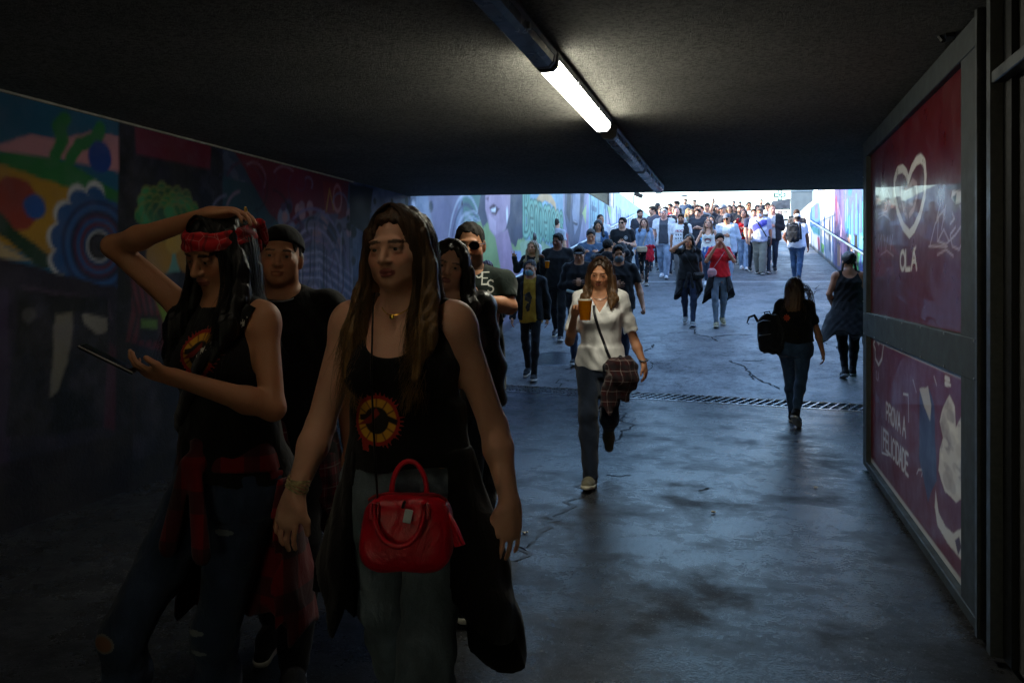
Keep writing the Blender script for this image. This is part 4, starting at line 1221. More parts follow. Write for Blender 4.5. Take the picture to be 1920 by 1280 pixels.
# ---------------------------------------------------------------- person materials
def mat_skin(name):
    key = ('skin', name)
    if key in _mats: return _mats[key]
    m, nt, b = _new(name)
    at = N(nt, 'ShaderNodeAttribute', attribute_name='paint')
    v = coords(nt); n = noise(nt, v, 26, 4, .6); n2 = noise(nt, v, 240, 2, .5)
    c = mixc(nt, ramp(nt, n, [(.3, .22), (.7, 0.0)]), at.outputs['Color'], (.9, .55, .5), 'MULTIPLY')
    nt.links.new(c, b.inputs['Base Color'])
    nt.links.new(ramp(nt, n, [(.3, .62), (.7, .48)]), b.inputs['Roughness'])
    b.inputs['Subsurface Weight'].default_value = .12; b.inputs['Subsurface Radius'].default_value = (.012, .005, .003); b.inputs['Subsurface Scale'].default_value = 1.0
    bump(nt, n2, b, .3, .003)
    _mats[key] = m; return m
def mat_hair(col, tip=None, short=False):
    key = ('hair', col, tip, short)
    if key in _mats: return _mats[key]
    m, nt, b = _new('hair_' + col)
    v = coords(nt, (1, 1, .6 if short else .06)); n = noise(nt, v, 260 if short else 190, 3, .6); n2 = noise(nt, coords(nt, (1, 1, .25)), 24, 3, .6)
    c = lin(col); lo = tuple(x * .45 for x in c); hi = tuple(min(1, x * 1.55) for x in c)
    base = ramp(nt, n, [(.3, lo), (.5, c), (.72, hi)])
    if tip:
        t = lin(tip); tipc = ramp(nt, n, [(.3, tuple(x * .5 for x in t)), (.7, tuple(min(1, x * 1.4) for x in t))])
        sp = N(nt, 'ShaderNodeSeparateXYZ'); nt.links.new(coords(nt), sp.inputs[0])
        ad = N(nt, 'ShaderNodeMath', operation='MULTIPLY_ADD'); nt.links.new(n2, ad.inputs[0]); ad.inputs[1].default_value = .25; nt.links.new(sp.outputs[2], ad.inputs[2])
        base = mixc(nt, ramp(nt, ad.outputs[0], [(0.0, 1.0), (1.0, 0.0)]), base, tipc)
        r_ = [x for x in nt.nodes if x.type == 'VALTORGB'][-1].color_ramp
        mr = N(nt, 'ShaderNodeMapRange'); mr.inputs['From Min'].default_value = 1.22; mr.inputs['From Max'].default_value = 1.75
        nt.links.new(ad.outputs[0], mr.inputs['Value'])
        nt.links.new(mr.outputs[0], [x for x in nt.nodes if x.type == 'VALTORGB'][-1].inputs[0])
    nt.links.new(mixc(nt, ramp(nt, n2, [(.35, .5), (.6, 0)]), base, (.3, .3, .3), 'MULTIPLY'), b.inputs['Base Color'])
    b.inputs['Roughness'].default_value = .7 if short else .42; b.inputs['Specular IOR Level'].default_value = .25 if short else .45
    bump(nt, n, b, .9 if short else .55, .006)
    _mats[key] = m; return m
def mat_cloth(col, kind='cotton'):
    key = ('cloth', col, kind)
    if key in _mats: return _mats[key]
    m, nt, b = _new(kind + '_' + col)
    v = coords(nt); n = noise(nt, v, 7, 5, .6, .6); w = noise(nt, v, 420, 2, .6); c = lin(col)
    if kind == 'denim':
        fade = noise(nt, coords(nt, (1, 1, .5)), 9, 4, .6)
        base = ramp(nt, fade, [(.32, tuple(x * .62 for x in c)), (.52, c), (.72, tuple(min(1, x * 1.5 + .015) for x in c))])
        base = mixc(nt, ramp(nt, w, [(.4, .35), (.6, 0)]), base, tuple(x * .4 for x in c))
        rough, bs = .85, .35
    elif kind == 'leather':
        base = ramp(nt, n, [(.3, tuple(x * .8 for x in c)), (.7, tuple(min(1, x * 1.15) for x in c))]); rough, bs = .33, .3
    elif kind in ('plaid', 'buffalo'):
        a = None
        base = c
        sp = N(nt, 'ShaderNodeSeparateXYZ'); nt.links.new(v, sp.inputs[0])
        sx = N(nt, 'ShaderNodeMath', operation='ADD'); nt.links.new(sp.outputs[0], sx.inputs[0]); nt.links.new(sp.outputs[1], sx.inputs[1])
        out = None
        for sock, f in ((sx.outputs[0], 1.0), (sp.outputs[2], 1.0)):
            mu = N(nt, 'ShaderNodeMath', operation='MULTIPLY'); nt.links.new(sock, mu.inputs[0]); mu.inputs[1].default_value = 13.0 if kind == 'plaid' else 6.5
            fr = N(nt, 'ShaderNodeMath', operation='FRACT'); nt.links.new(mu.outputs[0], fr.inputs[0])
            band = ramp(nt, fr.outputs[0], [(0, 0.0), (.40, 0.0), (.42, .62), (.80, .62), (.82, 0.0)])
            thin = ramp(nt, fr.outputs[0], [(0, 0.0), (.18, 0.0), (.20, .55), (.24, .55), (.26, 0)])
            base = mixc(nt, band, base, (.012, .010, .014)); base = mixc(nt, thin, base, (.30, .26, .25)) if kind == 'plaid' else base
        rough, bs = .9, .2
    else:
        base = ramp(nt, n, [(.3, tuple(x * .78 for x in c)), (.55, c), (.75, tuple(min(1, x * 1.12) for x in c))]); rough, bs = .88, .25
    if hasattr(base, 'links'): nt.links.new(base, b.inputs['Base Color'])
    b.inputs['Roughness'].default_value = rough
    if kind != 'leather': b.inputs['Sheen Weight'].default_value = .15; b.inputs['Sheen Roughness'].default_value = .5
    b.inputs['Specular IOR Level'].default_value = .25 if kind != 'leather' else .5
    wr = noise(nt, coords(nt, (1, 1, .55)), 15, 4, .55, 1.2)
    h = N(nt, 'ShaderNodeMath', operation='MULTIPLY_ADD'); nt.links.new(w, h.inputs[0]); h.inputs[1].default_value = .06; nt.links.new(wr, h.inputs[2])
    bump(nt, h.outputs[0], b, bs + .15, .018)
    _mats[key] = m; return m
def mat_eye():
    if 'eye' in _mats: return _mats['eye']
    m, nt, b = _new('eye')
    v = coords(nt); sp = N(nt, 'ShaderNodeSeparateXYZ'); nt.links.new(v, sp.inputs[0])
    c = ramp(nt, sp.outputs[1], [(0.0, (.01, .01, .01)), (.5, (.01, .01, .01))])
    mr = N(nt, 'ShaderNodeMapRange'); mr.inputs['From Min'].default_value = -1.0; mr.inputs['From Max'].default_value = -.5; nt.links.new(sp.outputs[1], mr.inputs['Value'])
    c = ramp(nt, mr.outputs[0], [(0, (.004, .004, .004)), (.10, (.004, .004, .004)), (.13, (.09, .05, .025)), (.30, (.05, .03, .015)), (.34, (.36, .33, .31))])
    nt.links.new(c, b.inputs['Base Color']); b.inputs['Roughness'].default_value = .08
    _mats['eye'] = m; return m

def folds(seed, amp, fz=20):
    r = random.Random(seed); a = [r.uniform(0, 6.28) for _ in range(8)]
    def fn(x, y, z):
        n = np.sin(x * 31 + 5 * np.sin(z * 7 + a[0]) + a[1]) * np.sin(z * fz + 4 * np.sin(x * 9 + a[2]) + 3 * np.sin(y * 11 + a[3]))
        n = n + .6 * np.sin((x + z * .6) * 52 + 3 * np.sin(y * 23 + a[4]) + a[5]) * np.sin(y * 19 - z * 13 + a[6])
        return -amp * n
    return fn

# ---------------------------------------------------------------- the figure
SKINS = {'light': 'd3a287', 'tan': 'b98462', 'olive': 'a8765a', 'brown': '6f4530', 'dark': '472d22', 'pink': 'd8a08c'}

class Person:
    def __init__(s, px, top, label, sex='f', H=None, d=None, plaza=False, rot=0.0, skin='light', build=1.0, stride=.0, arms=('down', 'down'),
                 head=(0, 0, 0), lean=(0, 0), cell=None, hands=True, group='people walking through the underpass', seed=None, armw=1.0):
        s.aw = armw
        s.sex = sex; s.seed = seed if seed is not None else int(px * 7 + top)
        s.rnd = random.Random(s.seed)
        if d is None:
            Ht = H or (1.66 if sex == 'f' else 1.77)
            e = (HORIZON - top) / FPX; l = (px - 960) / FPX
            if plaza: d = (ZTOP + Ht - EYE) / e
            else:
                yd = CP + l * SP
                d = (EYE - Ht + SLOPE * RAMP0) / (SLOPE * yd - e)
            s.H = Ht
            q = P(px, top, d)
        else:
            q = P(px, top, d)
            s.H = H or min(1.93, max(1.42, q.z - ground(q.x, q.y)))
        s.d = d
        s.loc = Vector((q.x, q.y, ground(q.x, q.y)))
        s.rot = rad(rot); s.sc = s.H / 1.70
        s.label = label; s.group = group; s.skin = lin(SKINS.get(skin, skin)); s.b = build
        s.M = Matrix.Translation(s.loc) @ Matrix.Rotation(s.rot, 4, 'Z') @ Matrix.Scale(s.sc, 4)
        s.Mi = s.M.inverted()
        s.pxm = FPX * .5333 / d          # final pixels per metre
        s.cell = cell or min(.030, max(.010, .85 / s.pxm)) / s.sc
        s.fine = max(.0042, s.cell * .5)
        s.near = d < 10
        s.hands = hands
        s.slope = SLOPE * math.cos(s.rot) if RAMP0 < s.loc.y < RAMP1 else 0.0
        s.stride = stride; s.lean = lean
        f = sex == 'f'; w = build
        lx, ly = lean
        s.hc = V3(lx, -.015 + ly, 1.583)
        s.hr = rotm(*head); s.hyaw = rotm(head[0], 0, 0)
        s.hs = 1.0
        sw = (.150 if f else .176) * (.6 + .4 * w)
        s.J = {}
        for side, sg in (('L', 1), ('R', -1)):
            J = {}
            J['hip'] = V3(sg * (.088 if f else .085), .0, .90)
            st = stride * sg * (1 if True else 1)          # >0: left leg forward
            fy = -.30 * st
            lift = 0.0 if st >= 0 else -st * .10
            az = .088 + lift + s.slope * fy
            J['ankle'] = V3(sg * .075 * (1 - .25 * abs(stride)), .03 + fy, az)
            mid = (J['hip'] + J['ankle']) / 2
            bend = .012 + (.05 * abs(st) if st >= 0 else .11 * abs(st))
            J['knee'] = V3(mid[0] + sg * .008, mid[1] - bend, mid[2] + .03)
            J['pitch'] = (12 * st) if st > 0 else -st * 38
            J['sh'] = V3(sg * sw + lx * .85, .012 + ly * .85, 1.385)
            s.J[side] = J
        for side, sg, pose in (('L', 1, arms[0]), ('R', -1, arms[1])):
            s.arm(side, sg, pose)
        if f: s.prof = [(.80, .165 * w, .108 * w, .012), (.88, .178 * w, .118 * w, .012), (.95, .168 * w, .112 * w, .008), (1.06, .134 * w, .094 * w, 0), (1.17, .142 * w, .098 * w, 0), (1.29, .158 * w, .106 * w, 0), (1.36, .150 * (.5 + .5 * w), .088, .008), (1.41, .095, .066, .012), (1.45, .052, .052, .012)]
        else: s.prof = [(.80, .160 * w, .105 * w, .01), (.88, .170 * w, .115 * w, .01), (.97, .166 * w, .118 * w, .0), (1.06, .160 * w, .116 * w, -.004), (1.18, .166 * w, .116 * w, 0), (1.30, .182 * w, .118 * w, 0), (1.37, .172 * (.5 + .5 * w), .094, .008), (1.42, .105, .07, .012), (1.46, .058, .056, .012)]
        k = (1.45 - .80)
        s.prof = [(z, a, b, c + ly * max(0, (z - .95)) / .5) for z, a, b, c in s.prof]
        s.cx = None if abs(lx) < 1e-4 else (0.0, lx * .9)
        s.parts = []
    def local(s, px, py, dd=0.0):
        """Photograph pixel at the person's depth (+dd metres) in body coordinates."""
        return V3(*(s.Mi @ P(px, py, s.d + dd)))
    def arm(s, side, sg, pose):
        J = s.J[side]; sh = J['sh']; a = s.rnd.uniform(-.02, .02); st = s.stride * sg
        hp = dict(dir=None, thumb=V3(0, -1, 0), curl='relaxed')
        if isinstance(pose, dict):
            el, wr = V3(*pose['el']), V3(*pose['wr']); hp.update({k: v for k, v in pose.items() if k not in ('el', 'wr')})
        elif pose == 'down':
            sw = -.16 * st          # opposite to the leg
            el = sh + V3(sg * .055, .015 + sw * -.6 + a, -.28); wr = el + V3(sg * .01, -.06 + sw * -1.0, -.235)
        elif pose == 'front':       # forearm across the belly
            el = sh + V3(sg * .075, .02, -.27); wr = el + V3(-sg * .20, -.17, .04); hp['thumb'] = V3(0, 0, 1)
        elif pose == 'phone':
            el = sh + V3(sg * .06, -.06, -.27); wr = el + V3(-sg * .10, -.20, .12); hp['thumb'] = V3(0, 0, 1); hp['curl'] = 'grip'
        elif pose == 'face':
            el = sh + V3(sg * .10, -.14, -.20); wr = V3(s.hc[0] + sg * .05, s.hc[1] - .16, s.hc[2] - .08); hp['thumb'] = V3(0, .3, .3); hp['curl'] = 'grip'
        elif pose == 'brow':
            el = sh + V3(sg * .17, -.15, .02); wr = V3(s.hc[0] + sg * .07, s.hc[1] - .15, s.hc[2] - .01); hp['thumb'] = V3(0, -.2, -1); hp['curl'] = 'grip'
        elif pose == 'wave':
            el = sh + V3(sg * .13, -.05, -.20); wr = el + V3(sg * .02, -.10, .22); hp['thumb'] = V3(-sg, 0, 0); hp['curl'] = 'flat'
        elif pose == 'up':
            el = sh + V3(sg * .15, -.08, .14); wr = el + V3(-sg * .10, -.06, .22); hp['thumb'] = V3(-sg, 0, 0)
        elif pose == 'cup':
            el = sh + V3(sg * .05, -.02, -.28); wr = el + V3(sg * .0, -.16, .18); hp['thumb'] = V3(-sg, -.3, 0); hp['curl'] = 'grip'
        elif pose == 'out':
            el = sh + V3(sg * .13, -.02, -.24); wr = el + V3(sg * .10, -.12, -.19)
        elif pose == 'pocket':
            el = sh + V3(sg * .12, .06, -.25); wr = V3(sg * .20, -.04, .95)
        J['el'], J['wr'] = el, wr
        if hp['dir'] is None: hp['dir'] = wr - el
        J['hp'] = hp
    # ---- fields
    def grid(s, lo, hi, zones=((), (), ()), base=None):
        b = base or s.cell
        return Field(*[axis_steps(l, h, b, z) for l, h, z in zip(lo, hi, zones)])
    def torso(s, F, g=0.0, bust=True, k=.03):
        F.loft(s.prof, k, g, s.cx)
        w = s.b; ly = s.lean[1]
        if s.sex == 'f' and bust:
            for sg in (-1, 1): F.ell((sg * .070 * w + s.lean[0] * .7, -.076 * w + ly * .7, 1.245), (.062 * w, .055 * w, .066 * w), k=.045, g=g)
        for sg in (-1, 1): F.ell((sg * .075, .075, .895), (.082 * w, .075 * w, .09), k=.05, g=g)
        # trapezius
        for q in ('L', 'R'):
            F.cone((s.lean[0] * .9, .02 + ly * .9, 1.44), s.J[q]['sh'] * V3(.85, 1, 1) + V3(0, 0, .012), .045, .04, k=.045, g=g)
    def arms(s, F, g=0.0, upto=1.0, k=.02, sides='LR'):
        f = s.sex == 'f'; w = (.55 + .45 * s.b)
        r0, r1, r2, r3 = (.043, .034, .035, .0225) if f else (.050, .041, .041, .027)
        w *= s.aw; r0, r1, r2, r3 = r0 * w, r1 * w, r2 * w, r3 * w
        for q in sides:
            J = s.J[q]; sh, el, wr = J['sh'], J['el'], J['wr']
            F.ell(sh + (el - sh) * .06, (r0 * 1.08,) * 3, k=.035, g=g)
            F.cone(sh, el, r0, r1, k=k + .015, g=g)
            if upto > 0.6:
                m = el + (wr - el) * .28
                F.cone(el, m, r1, r2, k=.02, g=g); F.cone(m, wr, r2, r3, k=.025, g=g)
    def legs(s, F, g=0.0, k=.02, wide=0.0):
        w = s.b; f = s.sex == 'f'
        for q in 'LR':
            J = s.J[q]; h, kn, an = J['hip'], J['knee'], J['ankle']
            r = (.088 if f else .084) * w
            F.cone(h, kn, r, .056 * (.5 + .5 * w), k=.04, g=g)
            c = kn + (an - kn) * .3 + V3(0, .018, 0)
            F.cone(kn, c, .053 * (.5 + .5 * w), .054 * (.5 + .5 * w), k=.03, g=g + wide * .5); F.cone(c, an, .054 * (.5 + .5 * w), .036, k=.03, g=g + wide)
    def hand(s, F, q):
        J = s.J[q]; sg = 1 if q == 'L' else -1
        hp = J['hp']; w = J['wr']; D = unit(hp['dir']); t = np.array(hp['thumb'], f32); t = unit(t - D * float(t @ D))
        pn = unit(np.cross(D, t)) * sg
        sc = (.92 if s.sex == 'f' else 1.05) * hp.get('size', 1.0)
        coarse = s.fine > .0075
        F.cone(w, w + D * .03 * sc, .024 * sc, .03 * sc, k=.02, flat=(pn, 1.5))
        F.cone(w + D * .03 * sc, w + D * .058 * sc, .034 * sc, .041 * sc, k=.02, flat=(pn, 2.4))
        curls = {'relaxed': (22, 28, 18), 'fist': (75, 85, 55), 'grip': (38, 45, 32), 'flat': (4, 5, 4), 'bent': (45, 30, 15), 'loose': (10, 20, 14)}[hp['curl']]
        base = [(.0335, .068), (.0112, .077), (-.0112, .072), (-.0325, .056)]
        if coarse:
            a = rad(curls[0]); p = w + D * .085 * sc; d1 = D * math.cos(a) + pn * math.sin(a)
            p2 = p + d1 * .04 * sc; a2 = a + rad(curls[1]); d2 = D * math.cos(a2) + pn * math.sin(a2)
            F.cone(p, p2, .032 * sc, .03 * sc, k=.012, flat=(np.cross(d1, t), 2.4)); F.cone(p2, p2 + d2 * .03 * sc, .028 * sc, .02 * sc, k=.012, flat=(np.cross(d2, t), 2.2))
        else:
            for i, (o, L) in enumerate(base):
                p = w + D * (.086 if i in (1, 2) else .080) * sc + t * o * sc
                spread = t * o * (1.6 if hp['curl'] == 'flat' else 1.1 if hp['curl'] == 'loose' else .7); a = 0.0; r = (.0080, .0083, .0080, .0070)[i] * sc
                for j, fr in enumerate((.44, .31, .25)):
                    a += rad(curls[j] * (1 + .12 * (i - 1)))
                    dd = unit(D * math.cos(a) + pn * math.sin(a) + spread)
                    p2 = p + dd * L * fr * sc
                    F.cone(p, p2, r, r * .92, k=.0035); p = p2; r *= .92
        p = w + D * .028 * sc + t * .028 * sc
        d1 = unit(D * .75 + t * .62 + pn * .28); p2 = p + d1 * .042 * sc; d2 = unit(D * .95 + t * .22 + pn * .38)
        F.cone(w + D * .015 * sc + t * .01 * sc, p, .019 * sc, .0155 * sc, k=.015)
        F.cone(p, p2, .0135 * sc, .0112 * sc, k=.01); F.cone(p2, p2 + d2 * .034 * sc, .0108 * sc, .0085 * sc, k=.006)
        J['palm'] = w + D * .07 * sc + pn * .035 * sc; J['pn'] = pn; J['D'] = D; J['t'] = t
    def headf(s, F):
        R, o = s.hr, s.hc
        def E(c, r, k=.014, mode='u'): F.ell(c, r, R, k, 0, mode, o)
        f = s.sex == 'f'
        E((0, .018, .030), (.074, .094, .084)); E((0, -.030, -.036), (.060 if f else .064, .058, .074), .03)
        E((0, -.058, -.088), (.026 if f else .032, .024, .022), .022)
        for sg in (-1, 1):
            E((sg * .040, -.052, -.026), (.024, .024, .026), .025); E((sg * .048, -.018, -.068), (.018, .034, .022), .025)
            E((sg * .0765, .012, -.008), (.009, .020, .031), .008)
        E((0, -.080, .022), (.052, .012, .010), .016)
        if s.fine < .011:
            for sg in (-1, 1): E((sg * .0315, -.097, .000), (.019, .014, .0105), .010, 's'); E((sg * .0315, -.0765, .000), (.0150, .0100, .0115), .004); E((sg * .0320, -.0800, .0088), (.0185, .0105, .0062), .004); E((sg * .0320, -.0790, -.0090), (.0165, .0095, .0046), .004)
            a = R @ V3(0, -.086, .006) + o; b = R @ V3(0, -.1085, -.030) + o
            F.cone(a, b, .0075, .0115, k=.012)
            for sg in (-1, 1): E((sg * .0125, -.096, -.034), (.0075, .010, .0075), .007)
            E((0, -.0875, -.0585), (.023, .0085, .0058), .006); E((0, -.0855, -.069), (.019, .0095, .0068), .007)
            if s.fine < .006: E((0, -.100, -.0635), (.021, .013, .0016), .003, 's')
        else:
            a = R @ V3(0, -.086, .006) + o; b = R @ V3(0, -.107, -.030) + o
            F.cone(a, b, .009, .014, k=.012)
        nb = V3(s.lean[0] * .95, .012 + s.lean[1] * .95, 1.42)
        rn = .050 if f else .060
        F.cone(R @ V3(0, .018, -.055) + o, nb, rn, rn * 1.08, k=.03)
    def facecolor(s, V, beard=None, lips='a8504c', scalp=None, makeup=True):
        C = np.tile(np.array(s.skin, f32), (len(V), 1))
        h = (V - s.hc) @ s.hr
        x, y, z = h[:, 0], h[:, 1], h[:, 2]; ax = np.abs(x)
        near = np.linalg.norm(h, axis=1) < .15
        def put(m, col, op):
            m = m & near
            C[m] = C[m] * (1 - op) + np.array(col, f32) * op
        front = y < -.03
        put(front & (((ax - .040) / .022) ** 2 + ((z + .028) / .02) ** 2 < 1), tuple(np.array(s.skin) * (1.05, .8, .78)), .5)
        put(front & ((x / .024) ** 2 + ((z + .0635) / .0125) ** 2 < 1), lin(lips) if s.sex == 'f' else tuple(np.array(s.skin) * (.85, .62, .6)), .75)
        hair = np.array(s.haircol) if hasattr(s, 'haircol') else np.array((.02, .015, .01))
        put(front & (((ax - .033) / .022) ** 2 + ((z - .0215 + (ax - .03) ** 2 * 6) / .0052) ** 2 < 1), tuple(hair * .7), .85)
        if not s.eyes:
            put(front & (((ax - .032) / .017) ** 2 + ((z - .001) / .0075) ** 2 < 1), (.05, .035, .03), .85)
        elif makeup:
            put(front & (((ax - .0315) / .020) ** 2 + ((z - .001) / .0125) ** 2 < 1), (.05, .03, .025), .28)
        if beard is not None:
            m = (z < -.045) & (y < .0) & (z > -.125) & ~((x / .02) ** 2 + ((z + .063) / .009) ** 2 < 1)
            m |= front & (ax < .035) & (z < -.042) & (z > -.055)
            put(m, lin(beard), .82)
        if scalp is not None:
            put((z > .062 + .006 * np.sin(x * 140) - np.clip((y + .045) * 1.3, 0, .12)) & ((y > -.05) | (z > .072)), lin(scalp), .7)
        n = np.sin(V[:, 0] * 31) * np.sin(V[:, 2] * 27) * .04
        return np.clip(C * (1 + n[:, None]), 0, 1)
    # ---- assembly
    def body(s, beard=None, lips='a8504c', scalp=None, haircol='2a1c14'):
        s.haircol = lin(haircol); s.eyes = s.d < 6.5
        pts = [s.J[q][k] for q in 'LR' for k in ('el', 'wr', 'ankle', 'knee', 'sh')]
        ends = [s.J[q]['wr'] + unit(s.J[q]['hp']['dir']) * .2 for q in 'LR']
        A = np.array(pts + ends + [s.hc + V3(0, 0, .13), s.hc - V3(.12, .15, 0), s.hc + V3(.12, .13, 0), V3(-.2, -.13, 1), V3(.2, .16, 1)])
        lo = A.min(0) - .10; hi = A.max(0) + .08; lo[2] = .0; hi[2] = max(s.hc[2] + .14, hi[2] + .02)
        zx = [(s.hc[0] - .11, s.hc[0] + .11, s.fine)]; zy = [(s.hc[1] - .14, s.hc[1] + .02, s.fine)]; zz = [(s.hc[2] - .13, s.hc[2] + .08, s.fine)]
        if s.hands and s.near:
            for q in 'LR':
                w = s.J[q]['wr']; e = w + unit(s.J[q]['hp']['dir']) * .19; t = .06
                l = np.minimum(w, e) - t; h = np.maximum(w, e) + t
                zx.append((l[0], h[0], s.fine)); zy.append((l[1], h[1], s.fine)); zz.append((l[2], h[2], s.fine))
        F = s.grid(lo, hi, (zx, zy, zz))
        s.torso(F); s.arms(F); s.legs(F); s.headf(F)
        for q in 'LR': s.hand(F, q)
        V, Fc = F.mesh(1)
        me = mesh_np('person', V, Fc, True, s.facecolor(V, beard, lips, scalp))
        s.root = link('person', me, mat_skin('skin'))
        s.root.matrix_world = s.M
        tag(s.root, s.label, 'person', s.group)
        if s.eyes:
            for sg in (-1, 1):
                c = s.hr @ V3(sg * .0315, -.0760, .0005) + s.hc
                if 'eye_me' not in _mats:
                    prof = [(math.sin(a) , -math.cos(a)) for a in np.linspace(.02, math.pi - .02, 15)]
                    _mats['eye_me'] = MB().lathe(prof, n=20, M=Matrix.Rotation(rad(90), 4, 'X')).build('eye', mat_eye(), s.root, True); o = _mats['eye_me']; _mats['eye_me'] = o.data
                else: o = link('eye', _mats['eye_me'], None, s.root)
                o.matrix_parent_inverse = Matrix.Identity(4)
                o.matrix_local = Matrix.Translation(Vector(c)) @ Matrix(s.hr.tolist()).to_4x4() @ Matrix.Scale(.0122, 4)
        return s.root
    def child(s, name, F, mat, smooth=1, colors=None, parent=None):
        r = F.mesh(smooth)
        if r is None: return None
        o = link(name, mesh_np(name, r[0], r[1], True, colors(r[0]) if colors else None), mat, parent or s.root)
        return o
    def shirt(s, name, col, kind='cotton', fit=.014, sleeve=.5, neck='crew', hem=.86, open_front=0.0, flare=0.0, amp=.006, base=None, mat=None):
        """sleeve: 0 none, 0.5 short, 1.0 to the wrist."""
        pts = [s.J[q][k] for q in 'LR' for k in ('sh', 'el')] + ([s.J[q]['wr'] for q in 'LR'] if sleeve > .6 else [])
        A = np.array(pts + [V3(-.2, -.17, hem), V3(.2, .17, 1.47)]); g = .13
        lo = A.min(0) - g; hi = A.max(0) + g; lo[2] = min(hem - .06, A.min(0)[2] - .06); hi[2] = max(1.54, A.max(0)[2] + .1)
        zn = ((), (), ())
        F = s.grid(lo, hi, zn, base or s.cell)
        s.torso(F, fit, True, .04)
        w = (.55 + .45 * s.b); f = s.sex == 'f'
        ly = s.lean[1]; lx = s.lean[0]
        if flare:
            p = [(max(hem - .02, .3), .19 * s.b + flare, .14 * s.b + flare, .015), (1.02, .150 * s.b + fit, .11 * s.b + fit, .0)]
            F.loft(p, .03)
        elif hem < 1.0:
            p = [(max(hem - .03, .3), (.18 if f else .178) * s.b + fit * 1.3, .126 * s.b + fit * 1.3, .012), (1.0, (.163 if f else .172) * s.b + fit * 1.2, .12 * s.b + fit, .004), (1.15, .145 * s.b + fit, .10 * s.b + fit, .0)]
            F.loft(p, .05)
        for q in 'LR':
            J = s.J[q]; sh, el, wr = J['sh'], J['el'], J['wr']
            r0 = (.043 if f else .050) * w
            r1 = (.037 if f else .044) * w
            if sleeve > 0:
                F.ell(sh, (r0 * 1.05,) * 3, k=.035, g=fit * .8)
                if sleeve <= .6:
                    e = sh + (el - sh) * (sleeve / .5 * .62)
                    F.cone(sh, e, r0 + fit * .8, r1 + .004 + fit, k=.03)
                    n = unit(el - sh); c = sh + (el - sh) * (sleeve / .5 * .62)
                    F.add(lambda x, y, z, n=n, c=c: ((x - c[0]) * n[0] + (y - c[1]) * n[1] + (z - c[2]) * n[2]) * 1.0, c - .11, c + .11, 0, 'i') if False else None
                    rr = r0 + fit + .03
                    F.cone(c + n * (rr), c + n * (rr + .12), rr, rr, k=.0, mode='s')
                else:
                    F.cone(sh, el, r0 + fit * .8, r1 + fit * .9, k=.03)
                    e = wr if sleeve >= 1 else el + (wr - el) * .55
                    F.cone(el, e, r1 + fit * .9, r1 * .74 + fit * .8, k=.025)
            else:
                F.ell(sh + V3((1 if q == 'L' else -1) * .052, 0, -.02), (.062, .14, .125), k=.006, mode='s')
        F.displace(folds(s.seed, amp))
        F.clip(lambda x, y, z: (hem + .01 * np.sin(x * 21 + s.seed)) - z)
        if neck == 'crew': F.ell((lx, -.028 + ly, 1.468), (.076, .082, .052), k=.006, mode='s')
        elif neck == 'high': F.ell((lx, .0 + ly, 1.50), (.066, .07, .05), k=.006, mode='s')
        elif neck == 'v':
            F.ell((lx, -.01 + ly, 1.470), (.082, .075, .045), k=.006, mode='s')
            F.add(lambda x, y, z: np.maximum(np.abs(x - lx) * 1.7 - (z - 1.285), y + .0) * .6, (-.13, -.3, 1.2), (.13, .02, 1.6), .004, 's')
        elif neck == 'scoop':
            F.ell((lx, .012 + ly, 1.475), (.093, .09, .075), k=.006, mode='s'); F.ell((lx, -.13 + ly, 1.40), (.102, .13, .112), k=.008, mode='s')
        elif neck == 'back':     # tank seen from behind
            F.ell((lx, .08 + ly, 1.43), (.085, .13, .085), k=.006, mode='s'); F.ell((lx, -.12 + ly, 1.40), (.09, .12, .1), k=.006, mode='s')
        if open_front:
            F.add(lambda x, y, z: np.maximum(np.abs(x) - open_front * (1 + .5 * np.clip(1.2 - z, 0, 1)), y - .0), (-.3, -.4, hem - .1), (.3, .0, 1.6), .006, 's')
        return s.child(name, F, mat or mat_cloth(col, kind))
    def trousers(s, name, col, kind='denim', fit=.008, wide=.0, waist=.99, short=None, amp=.004):
        A = np.array([s.J[q][k] for q in 'LR' for k in ('hip', 'knee', 'ankle')] + [V3(-.18, -.15, waist), V3(.18, .17, waist)])
        lo = A.min(0) - .12; hi = A.max(0) + .12; hi[2] = waist + .05
        lo[2] = max(.0, lo[2])
        F = s.grid(lo, hi)
        F.loft([p for p in s.prof if p[0] < 1.1], .03, fit, s.cx)
        for sg in (-1, 1): F.ell((sg * .075, .075, .895), (.082 * s.b, .075 * s.b, .09), k=.05, g=fit)
        s.legs(F, fit, wide=wide)
        F.displace(folds(s.seed + 3, amp, 34))
        F.clip(lambda x, y, z: z - waist)
        if short: F.clip(lambda x, y, z: short - z)
        else:
            for q in 'LR':
                an = s.J[q]['ankle']; n = unit(an - s.J[q]['knee']); c = an + n * (.052 + (.06 if wide > .015 else .03))
                F.cone(c + n * .05, c + n * .2, .11, .11, k=0, mode='s')
        return s.child(name, F, mat_cloth(col, kind))
